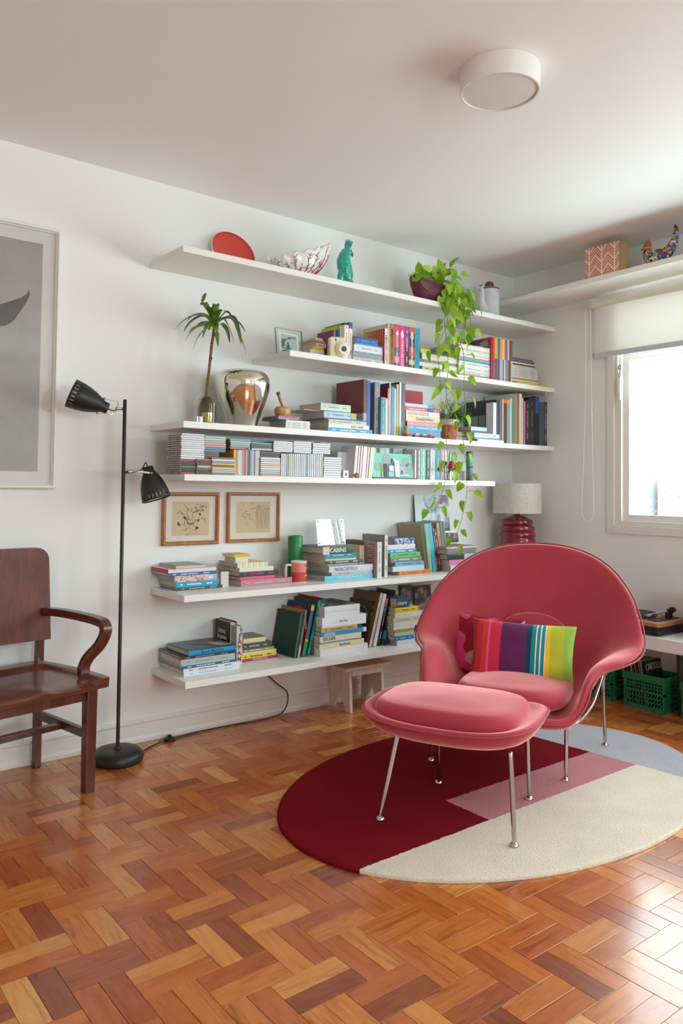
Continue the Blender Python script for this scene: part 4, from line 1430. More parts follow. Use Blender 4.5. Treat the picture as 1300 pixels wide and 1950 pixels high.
bb.prism([(-.02, .086), (-.004, .10), (.03, .102), (.052, .098), (.02, .092), (-.006, .088)], 0, .0004, M=Matrix.Translation((0, .0012, 0)) @ Matrix.Rotation(PI / 2, 4, 'X'))
bb.obj('photo_shadow', m.m, pf)
B().prism([(-.03, 0), (.03, 0), (0, .10)], 0, .002, M=Matrix.Translation((0, .055, 0)) @ Matrix.Rotation(math.radians(115), 4, 'X')).obj('stand', paint('B9C9C0', .3), pf)
bt = empty('teal_trinket', (-2.165, -.325, z2))
tag(bt, 'little teal trinket lying at the end of the shelf', 'trinket')
B().ball((0, 0, .011), .011, 16, sc=(1.2, .9, 1)).obj('body', paint('14A3A6', .25), bt, smooth=180)
B().tube([(-.008, 0, .008), (-.03, .0, .005), (-.048, .002, .003)], [.006, .004, .002], 10).obj('tail', paint('2E7F72', .3), bt, smooth=180)

ic = empty('instant_camera', (-1.84, -.315, z2), (0, 0, math.radians(-18)))
tag(ic, 'chunky cream instant camera standing before the paperbacks', 'camera')
CRM = paint('E3DCC0', .35, .03); 
bb = B().prism(round_rect(-.058, .050, 0, .098, .024), -.022, .024, M=Matrix.Rotation(PI / 2, 4, 'X'))
bb.obj('body', CRM, ic, bevel=.008, smooth=60)
B().prism(round_rect(-.058, -.028, .0, .115, .013), -.010, .030, M=Matrix.Rotation(PI / 2, 4, 'X')).obj('grip', CRM, ic, bevel=.006, smooth=60)
B().prism(round_rect(-.04, .038, .07, .118, .02), -.018, .020, M=Matrix.Rotation(PI / 2, 4, 'X')).obj('top_housing', CRM, ic, bevel=.006, smooth=60)
Ml = Matrix.Translation((.014, -.024, .048)) @ Matrix.Rotation(PI / 2, 4, 'X')
ln = B().lathe([(.040, 0), (.041, .012), (.036, .018), (.033, .018), (.032, .030), (.028, .032), (.015, .030)], 36, M=Ml).obj('lens_barrel', paint('EDE7D2', .3), ic, smooth=40)
B().lathe([(.015, .0305), (.010, .029), (.009, .033), (.001, .0335)], 24, M=Ml).obj('lens', paint('4B5560', .1), ln, smooth=40)
B().prism(round_rect(.012, .034, .088, .108, .004), .020, .0215, M=Matrix.Rotation(PI / 2, 4, 'X')).obj('flash', paint('D9DDE2', .1), ic)
B().prism(round_rect(-.03, -.018, .092, .106, .003), .020, .0215, M=Matrix.Rotation(PI / 2, 4, 'X')).obj('viewfinder', paint('252525', .1), ic)

# ------------------------------------------------------------------ shelf 3: plant in a bottle, mirrored vase, small things
z3 = TOP[3]
bt = empty('bottle_plant', (-2.585, -.225, z3))
tag(bt, 'young dragon tree growing in a square water bottle', 'plant')
BG = clear_glass('bottle_glass', 'EFF1E2', .5)
def oct_ring(r, z, n_=8):
    return [(r * math.cos(2 * PI * (k + .5) / n_), r * math.sin(2 * PI * (k + .5) / n_), z) for k in range(n_)]
bb = B().grid([oct_ring(.044, .0), oct_ring(.048, .004), oct_ring(.048, .108), oct_ring(.030, .142), oct_ring(.022, .148), oct_ring(.021, .175), oct_ring(.024, .178)], wrap=True)
bb.f.append(tuple(range(8))); bb.m.append(0)
bb.obj('bottle', BG, bt, bevel=.002)
wt = clear_glass('amber_water', 'E6D79C', .3)
bb = B().grid([oct_ring(.042, .006), oct_ring(.045, .010), oct_ring(.045, .095), oct_ring(.001, .0955)], wrap=True)
bb.obj('water', wt, bt)
R_ = random.Random(21)
bb = B()
for k in range(130):
    p = Vector((R_.gauss(0, .006), R_.gauss(0, .006), .14)); path = [p]
    a = R_.uniform(0, 6.28)
    for s_ in range(7):
        a += R_.gauss(0, .8)
        p = p + Vector((math.cos(a) * .011, math.sin(a) * .011, -.016 + R_.gauss(0, .008)))
        rr = math.hypot(p.x, p.y)
        if rr > .038: p.x *= .038 / rr; p.y *= .038 / rr
        p.z = max(.01, p.z); path.append(p)
    bb.tube(path, .0011, 4, cap=False)
rt_ = bb.obj('roots', paint('5A4524', .8, .3), bt, smooth=180); rt_['kind'] = 'stuff'
m = NT('dragon_trunk', .8)
m.base(m.ramp(m.noise(m.coord('Object', scale=(1, 1, 14)), 9, 3), [(.35, '5A3B22'), (.65, '9A6E48')]))
m.bump(m.noise(m.coord('Object', scale=(1, 1, 10)), 14, 2), .5, .002)
tr_ = B().tube(spline([(-.008, 0, .12), (-.002, .0, .19), (.006, 0, .26), (.013, 0, .33), (.020, 0, .40), (.028, 0, .455), (.032, 0, .50)], 5), .0068, 12).obj('trunk', m.m, bt, smooth=180)
B().tube([(.011, -.004, .315), (.018, -.010, .335)], .003, 6).obj('twig_stub', m.m, tr_, smooth=60)
B().tube([(.026, .0, .44), (.036, -.006, .455)], .003, 6).obj('twig_stub', m.m, tr_, smooth=60)
m = NT('dragon_leaf', .35)
v = m.coord('Object')
m.base(m.mix(m.noise(v, 16, 3), '33641F', '74A034'))
m.b.inputs['Coat Weight'].default_value = .2
DL = m.m
CR = Vector((rgt.x, rgt.y, 0)); UP = Vector((0, 0, 1)); FW = Vector((fwd.x, fwd.y, 0))
C0 = Vector((.032, 0, .505))
def strap_leaf(ctrl, w, parent, mat, name='leaf'):
    path = spline(ctrl, 6); n_ = len(path)
    L_, M_, R2 = [], [], []
    for i, p in enumerate(path):
        t = (path[min(i + 1, n_ - 1)] - path[max(i - 1, 0)]).normalized()
        sd = t.cross(Vector((0, 0, 1)))
        if sd.length < .25: sd = t.cross(FW)
        sd.normalize()
        nn = sd.cross(t)
        f_ = i / (n_ - 1)
        ww = w * (min(1, .35 + 2.2 * f_) if f_ < .3 else 1) * (1 - f_ ** 3) + .0006
        L_.append(p - sd * ww + nn * ww * .35); M_.append(p); R2.append(p + sd * ww + nn * ww * .35)
    return B().grid([L_, M_, R2]).obj(name, mat, parent, smooth=180)
LV = [((-160, 80), (-330, -60), .02, .05), ((-150, 75), (-370, -95), -.05, -.08), ((-170, 0), (-305, -170), .05, .03), ((-80, -70), (-195, -290), -.04, -.05), ((-115, 190), (-100, 330), .0, .02), ((30, -60), (65, -250), -.06, -.07), ((110, 30), (215, -215), -.04, -.05), ((180, 40), (270, -205), -.02, .0), ((140, 120), (325, -310), .02, .03), ((150, 90), (295, -45), .05, .09), ((-120, 20), (-300, -55), .08, .10), ((-40, 190), (-85, 130), .04, .06), ((25, 185), (25, 140), -.03, -.05), ((-60, 140), (-80, 190), -.05, -.06), ((-20, -40), (-20, -100), -.07, -.09), ((90, -10), (130, -150), .07, .1), ((-70, 20), (-150, -110), .07, .09), ((170, 100), (250, -150), .06, .12), ((-120, 60), (-230, -30), -.07, -.12), ((60, 90), (160, 60), -.07, -.13)]
k_ = .000493
for (mx_, my_), (tx, ty), dm, dt in LV:
    mid = C0 + CR * mx_ * k_ + UP * my_ * k_ + FW * dm; tip = C0 + CR * tx * k_ + UP * ty * k_ + FW * dt
    q = C0.lerp(mid, .5) + UP * .012
    strap_leaf([C0 - UP * rnd.uniform(0, .03), q, mid, mid.lerp(tip, .55) + UP * .010 + CR * (tx - mx_) * k_ * .06, tip], rnd.uniform(.014, .021), bt, DL)

cube = empty('glass_cube', (-2.685, -.325, z3), (0, 0, .15))
tag(cube, 'clear glass cube block at the shelf end', 'ornament')
B().box(-.016, .016, -.016, .016, 0, .030).obj('cube', clear_glass('cube_glass', 'F4F6F8', 3.0), cube, bevel=.002)
B().box(-.010, .010, .0, .002, .005, .026).obj('etched_figure', paint('F2F2F2', .6), cube)
vt = empty('votive_glass', (-2.632, -.318, z3))
tag(vt, 'gold rimmed votive glass in front of the bottle plant', 'glass')
B().lathe([(.024, 0), (.026, .003), (.027, .050), (.0255, .050), (.0245, .006), (.001, .005)], 28, cap=False).obj('tumbler', clear_glass('votive', 'F4EBC9', 1.2), vt, smooth=40)
B().lathe([(.0245, .006), (.0245, .032), (.001, .033)], 28).obj('wax', paint('E6DDC4', .5), vt, smooth=40)
B().lathe([(.0272, .046), (.0274, .050), (.0255, .051)], 28).obj('rim', paint('C9AE5E', .25, metal=.8), vt, smooth=40)
sb2 = B().box(-.011, .011, -.011, .011, 0, .034).obj('small_box', paint('E9D9CF', .5), None, loc=(-2.655, -.262, z3), bevel=.001)
tag(sb2, 'tiny pale pink box between glass cube and votive', 'box')

vs_ = empty('mirrored_vase', (-2.362, -.195, z3))
tag(vs_, 'bulbous mirrored silver vase swelling towards its top', 'vase')
m = NT('mercury_glass', .025, 1.0)
m.base(m.mix(m.noise(m.coord('Object'), 6, 2), 'D9D8C8', 'E3E1D6'))
prof = [(.070, 0), (.074, .002), (.076, .012), (.085, .045), (.103, .09), (.124, .14), (.139, .19), (.145, .222), (.142, .250), (.130, .274), (.108, .289), (.075, .297), (.030, .300), (.002, .3005)]
sm = []
pts = spline([Vector((r_, 0, z)) for r_, z in prof], 5)
bb = B().lathe([(max(.002, p.x), p.z) for p in pts], 72)
for i, (x, y, z) in enumerate(bb.v):
    f_ = z / .3
    bb.v[i] = (x * (1.0 + .02 * math.sin(3 * math.atan2(y, x)) * f_) - .006 * f_, y * (.97), z)
bb.obj('body', m.m, vs_, smooth=180)

ap = empty('wooden_apple', (-2.112, -.205, z3 + .0))
AP = ap
B().lathe([(.012, .006), (.028, .002), (.038, .012), (.044, .030), (.043, .046), (.034, .058), (.020, .060), (.010, .055), (.004, .054)], 36).obj('body', wood('apple_wood', 'C29555', 'DDB678', .4, (9, 9, 2)), ap, smooth=180)
tag(ap, 'turned wooden apple with a banded peg as its stalk', 'ornament')
pg = B().tube([(.006, 0, .05), (-.012, 0, .088), (-.026, 0, .122)], [.0065, .0085, .009], 14).obj('peg', paint('CB7B4A', .5, .3), ap, smooth=50)
B().tube([(-.0255, 0, .121), (-.031, 0, .135)], [.0098, .0095], 14).obj('peg_cap', paint('1F5A45', .5), pg, smooth=50)

rs = B().box(-.083, .083, -.003, .003, 0, .33).obj('red_board', paint('C24A5C', .6, .04), None, loc=(-.985, -.012, z3), rot=(math.radians(-1.5), 0, 0))
tag(rs, 'flat raspberry red board standing against the wall', 'board')

# terracotta pot with a mistletoe cactus
tc_ = empty('potted_cactus', (-.905, -.235, z3))
tag(tc_, 'wispy green mistletoe cactus in a terracotta pot', 'plant')
B().lathe([(.048, 0), (.050, .004), (.066, .07), (.070, .098)], 40).obj('pot', paint('B0604A', .7, .12), tc_, smooth=40)
B().lathe([(.0705, .098), (.073, .132), (.068, .132), (.064, .10), (.002, .098)], 40, cap=False).obj('glazed_band', paint('D5C3B8', .45), tc_, smooth=40)
B().lathe([(.064, .10), (.06, .118), (.002, .121)], 24).obj('soil', paint('3A2A1E', .9, .3), tc_, smooth=60)
R_ = random.Random(8)
bb = B()
def sprig(p, d_, L_, n_, gen):
    path = [p]
    for k in range(n_):
        d_ = (d_ + Vector((R_.gauss(0, .25), R_.gauss(0, .25), R_.gauss(-.10, .18)))).normalized()
        p = p + d_ * L_
        p.y = min(p.y, .19); p.z = min(max(p.z, .004), .29)
        path.append(p.copy())
    bb.tube(path, .0012, 4, cap=False)
    if gen:
        for q in path[2::1]:
            for _ in range(2):
                sprig(q.copy(), (d_ + Vector((R_.gauss(0, .7), R_.gauss(0, .7), R_.gauss(0, .5)))).normalized(), L_ * .8, 3, gen - 1)
for k in range(46):
    a = R_.uniform(0, 6.28)
    sprig(Vector((.03 * math.cos(a), .03 * math.sin(a), .115)), Vector((math.cos(a) * .7 + .25, math.sin(a) * .6 - .05, 1.0)).normalized(), .020, 6, 1)
st2 = bb.obj('cactus_stems', paint('3F6B35', .5, .25), tc_, smooth=180); st2['kind'] = 'stuff'

mt = empty('nesting_doll', (-1.362, -.345, z3))
tag(mt, 'tiny gold and red nesting doll at the shelf front', 'toy')
B().lathe([(.013, 0), (.0165, .004), (.018, .02), (.015, .034), (.0125, .040), (.0135, .048), (.011, .058), (.004, .064)], 24).obj('body', paint('B98A3A', .35, .35, scale=120), mt, smooth=180)
B().lathe([(.0135, 0), (.0172, .004), (.0186, .016)], 24, cap=False).obj('skirt', paint('B52A2A', .35), mt, smooth=180)
for k, (x, c1_, c2_, nm_) in enumerate(((-1.285, 'C23A33', 'E9E0D8', 'red and white'), (-1.228, '2A2F3A', 'E5E8EC', 'dark blue and white'), (-1.168, 'C8352B', 'E08A3C', 'red and orange'))):
    tcx = empty('toy_car', (x, -.352, z3))
    tag(tcx, 'tiny %s toy car on the front of the shelf' % nm_, 'toy', 'toy cars on the shelf')
    B().box(-.024, .024, -.010, .010, .003, .013).obj('car_body', paint(c1_, .25), tcx, bevel=.003)
    B().box(-.012, .016, -.0085, .0085, .013, .021).obj('cabin', paint(c2_, .25), tcx, bevel=.003)
    for wx in (-.014, .014):
        B().lathe([(.005, -.0115), (.005, .0115)], 14, M=Matrix.Translation((wx, 0, .005)) @ Matrix.Rotation(PI / 2, 4, 'X')).obj('wheels', BLK, tcx)

# ------------------------------------------------------------------ shelf 4: small things among the discs
z4 = TOP[4]
gp = empty('building_artwork', (-1.408, -.295, z4), (math.radians(-6), 0, 0))
tag(gp, 'mint green card with a layered grey building in relief', 'artwork')
B().box(-.158, .158, -.002, .002, .009, .150).obj('card', paint('7CC9B7', .5, .03), gp)
B().box(-.16, .17, -.012, .010, 0, .0085).obj('base_strip', paint('4A4A4A', .5), gp)
bb = B()
for cx, cz, r in ((-.045, .11, .034), (-.115, .07, .026), (.10, .10, .028), (.13, .06, .04)):
    B().lathe([(r, 0), (r, .0012), (.001, .0012)], 28, M=Matrix.Translation((cx, -.002, cz)) @ Matrix.Rotation(PI / 2, 4, 'X')).obj('tree_shape', paint('8FA9A3', .5), gp)
bd = B()
for a in ((-.062, -.014, .012, .088, .012), (-.072, -.055, .012, .086, .008), (-.012, .006, .085, .118, .006)):
    bd.box(a[0], a[1], -.002 - a[4], -.002, a[2], a[3])
bd.obj('grey_block', paint('6F7076', .5), gp)
bd = B()
for a in ((.004, .038, .012, .108, .012), (-.046, -.012, .045, .075, .018), (-.002, .014, .10, .120, .009), (.042, .108, .02, .028, .012)):
    bd.box(a[0], a[1], -.002 - a[4], -.002, a[2], a[3])
bd.obj('white_block', paint('DADADC', .5), gp)
bd = B()
for a in ((-.05, -.01, .012, .042, .014), (.042, .09, .03, .09, .007)):
    bd.box(a[0], a[1], -.002 - a[4], -.002, a[2], a[3])
bd.obj('blue_block', paint('9FB6C2', .5), gp)
B().box(-.092, -.088, -.008, -.002, .012, .092).obj('yellow_strip', paint('E3CF2E', .5), gp)
bd = B(); bd.box(.046, .082, -.0105, -.009, .08, .083); bd.box(.058, .062, -.016, -.009, .025, .05)
bd.obj('red_strip', paint('C9505A', .5), gp)

rh = empty('white_box_set', (-1.70, -.215, z4))
tag(rh, 'white dotted disc box lettered with a black headline', 'box')
m = NT('dotted_card', .5)
vo = m.n('TexVoronoi', i_Scale=110.0, i_Randomness=0.0); m.t.links.new(m.coord('Object'), vo.inputs['Vector'])
m.base(m.mix(m.math('LESS_THAN', vo.outputs['Distance'], .25), 'E3E5E6', 'C9CCCE'))
B().box(-.068, .068, -.015, .015, 0, .146).obj('box_body', m.m, rh, bevel=.001)
B().box(-.002, .062, -.0158, -.015, .058, .080).obj('headline_band', paint('3A3C40', .5), rh)
text_part('headline', 'OIOHEAD'[1:], .019, paint('E9EAEB', .5), rh, Matrix.Translation((.030, -.0161, .069)) @ Matrix.Rotation(PI / 2, 4, 'X'), sx=.92)
bk = empty('card_case', (-1.80, -.335, z4))
tag(bk, 'small pink and white playing card case', 'box')
B().box(-.020, .020, -.008, .008, 0, .042).obj('case', paint('D9B9B6', .5), bk, bevel=.001)
B().box(-.016, .018, -.0088, -.008, .004, .038).obj('label', paint('E9E1DE', .5), bk)
B().box(-.006, .008, -.0092, -.0088, .012, .026).obj('mark', paint('55504E', .5), bk)
wb = B().ball((0, 0, .0145), .0165, 20, sc=(1.1, 1, .88)).obj('wooden_bead', wood('bead_wood', '9A6A3A', 'B98A56', .4), None, loc=(-1.722, -.342, z4), smooth=180)
tag(wb, 'round wooden bead in front of the paper sleeves', 'ornament')
bs = empty('ball_sculpture', (-.985, -.315, z4))
tag(bs, 'little wire sculpture with coloured balls on its rods', 'ornament')
hub = Vector((0, 0, .045))
B().lathe([(.02, 0), (.02, .004), (.003, .006), (.003, .04)], 16).obj('stand', paint('2A2A2C', .3), bs, smooth=40)
for p, r, c_ in (((-.028, -.01, .104), .011, '2C3F7E'), ((-.09, -.02, .066), .0125, '243A7A'), ((.058, -.015, .078), .019, 'D9B02E'), ((.095, .0, .093), .012, '147A52'), ((.112, .03, .107), .007, 'B98A8A')):
    B().tube([hub, p], .0014, 6).obj('rod', paint('3A3A3C', .3), bs)
    B().ball(p, r, 20).obj('ball', paint(c_, .25), bs, smooth=180)
B().lathe([(.019, 0), (.02, .008), (.012, .034), (.003, .044)], 20, M=Matrix.Translation((.01, -.02, .075))).obj('red_cone', paint('B52430', .3), bs, smooth=60)
B().tube([hub, (.01, -.02, .078)], .0014, 6).obj('rod', paint('3A3A3C', .3), bs)
cb = B().box(-.046, .046, -.02, .02, 0, .066).obj('cream_box', paint('CFCBB4', .5), None, loc=(-.748, -.2, z4), bevel=.002)
tag(cb, 'low cream box beside the painted tube', 'box')
tu = empty('painted_tube', (-.732, -.262, z4))
tag(tu, 'tall tube printed with green and blue scenery', 'tube')
m = NT('scenery_print', .5)
sp = m.n('SeparateXYZ'); m.l(m.n('TexCoord'), 'Generated', sp, 0)
f = m.math('ADD', sp.outputs[2], m.math('MULTIPLY', m.math('SUBTRACT', m.noise(m.coord('Object'), 22, 3), .5), .5))
m.base(m.ramp(f, [(.08, '5A5560'), (.22, '5D7CA8'), (.42, '6F93AE'), (.5, '2F4A4C'), (.55, '5E9C82'), (.85, '86B8A0'), (.95, '4E8A78')]))
B().lathe([(.022, .004), (.022, .178)], 28).obj('tube_body', m.m, tu, smooth=40)
B().lathe([(.0225, .178), (.0225, .186), (.02, .188)], 28).obj('cap', paint('6A4A3A', .5), tu, smooth=40)
B().lathe([(.0225, .0), (.0225, .005)], 28).obj('foot', paint('4A4550', .5), tu, smooth=40)

# ------------------------------------------------------------------ shelf 5: candle, mug, clear stand, print, small photo
z5 = TOP[5]
gc = empty('green_candle', (-1.966, -.112, z5))
tag(gc, 'tall green pillar candle with a textured surface', 'candle')
m = NT('green_wax', .35)
m.base(m.mix(m.noise(m.coord('Object'), 60, 3), '0F6A2E', '1C8A3E'))
m.bump(m.noise(m.coord('Object'), 130, 3), .6, .002)
m.b.inputs['Subsurface Weight'].default_value = .1
B().lathe([(.039, 0), (.041, .003), (.041, .236), (.039, .241), (.030, .242), (.026, .236), (.002, .233)], 40).obj('wax', m.m, gc, smooth=40)
B().tube([(0, 0, .232), (.001, 0, .245)], .0012, 6).obj('wick', BLK, gc)
mg = empty('red_mug', (-2.005, -.205, z5), (0, 0, math.radians(-18)))
tag(mg, 'pink and red mug with white handle beside the candle', 'mug')
EN = paint('E9E6E3', .2)
B().lathe([(.040, 0), (.042, .003), (.042, .108), (.0445, .110), (.0435, .112), (.0395, .108), (.0395, .006), (.002, .005)], 44, cap=False).obj('mug_body', EN, mg, smooth=40)
B().lathe([(.0424, .003), (.0424, .054)], 44, cap=False).obj('red_band', paint('C53B3E', .3), mg, smooth=60)
B().lathe([(.0424, .054), (.0424, .104)], 44, cap=False).obj('pink_band', paint('DE7F7A', .3), mg, smooth=60)
B().tube(spline([(-.041, 0, .09), (-.062, 0, .092), (-.072, 0, .082), (-.072, 0, .035), (-.062, 0, .022), (-.041, 0, .022)], 5), .0065, 12).obj('handle', EN, mg, smooth=180)
def curved_mark(name, mat, a0, a1, z0_, z1_, r=.0428):
    n_ = 8
    rows = [[(r * math.cos(a0 + (a1 - a0) * i / n_), r * math.sin(a0 + (a1 - a0) * i / n_), z) for i in range(n_ + 1)] for z in (z0_, z1_)]
    B().grid(rows).obj(name, mat, mg)
curved_mark('gold_line', paint('8F7A33', .4), -1.15, -.25, .084, .094)
curved_mark('crown_mark', paint('5E7A3A', .4), -.72, -.55, .05, .068)
curved_mark('pale_line', paint('E5C7BE', .4), -.95, -.35, .032, .040)
curved_mark('gold_foot_line', paint('6B5A2A', .4), -.95, -.3, .010, .018)
ah = empty('acrylic_holder', (-1.752, -.165, z5 + .2005), (math.radians(-9), 0, math.radians(0)))
z_ah = ah
tag(ah, 'clear acrylic photo holder leaning above the stacked art books', 'picture')
B().box(-.098, .098, -.0015, .0015, 0, .146).obj('acrylic_plate', clear_glass('acrylic', 'FBFCFC', .6), ah)
m = NT('pencil_sheet', .7)
wv = m.n('TexWave', i_Scale=11.0, i_Distortion=9.0); m.t.links.new(m.coord('Object', rot=(0, .7, 0)), wv.inputs['Vector'])
m.base(m.mix(m.math('MULTIPLY', m.math('LESS_THAN', wv.outputs['Fac'], .10), .35), 'F1F2F3', '9A9CA0'))
B().box(-.092, .092, .0016, .0022, .004, .142).obj('sheet', m.m, ah)
for x in (-.086, .086):
    for z in (.012, .134):
        B().lathe([(.0045, 0), (.0045, .008)], 14, M=Matrix.Translation((x, .004, z)) @ Matrix.Rotation(PI / 2, 4, 'X')).obj('stud', paint('6A6864', .3, metal=.7), ah)
sv = B()
pr = empty('silver_print', (-.825, -.055, z5), (math.radians(-5), 0, 0))
tag(pr, 'silvery print with a pink scribble leaning on the wall', 'picture')
m = NT('silver_photo', .28, .25)
v = m.coord('Object')
n1_ = m.noise(v, 7, 5, .6)
m.base(m.ramp(n1_, [(.30, '3A3840'), (.45, '6B6670'), (.56, 'A9AEB4'), (.66, 'D9DEDF')]))
B().box(-.155, .155, -.002, .002, 0, .472).obj('print_sheet', m.m, pr)
bb = B()
R_ = random.Random(2)
for k in range(4):
    ribbon(bb, [(.03 + .012 * t + R_.uniform(-.006, .006), .40 + .006 * t + R_.uniform(-.018, .018)) for t in range(9)], .0022, -.0026)
bb.obj('pink_scribble', paint('DB5AA8', .5), pr)
B().prism([(-.155, .29), (-.155, .47), (-.10, .47), (-.06, .40), (-.02, .33), (-.06, .29)], 0, .0003, M=Matrix.Translation((0, -.0021, 0)) @ Matrix.Rotation(PI / 2, 4, 'X')).obj('pale_patch', paint('CBDCD8', .4), pr)

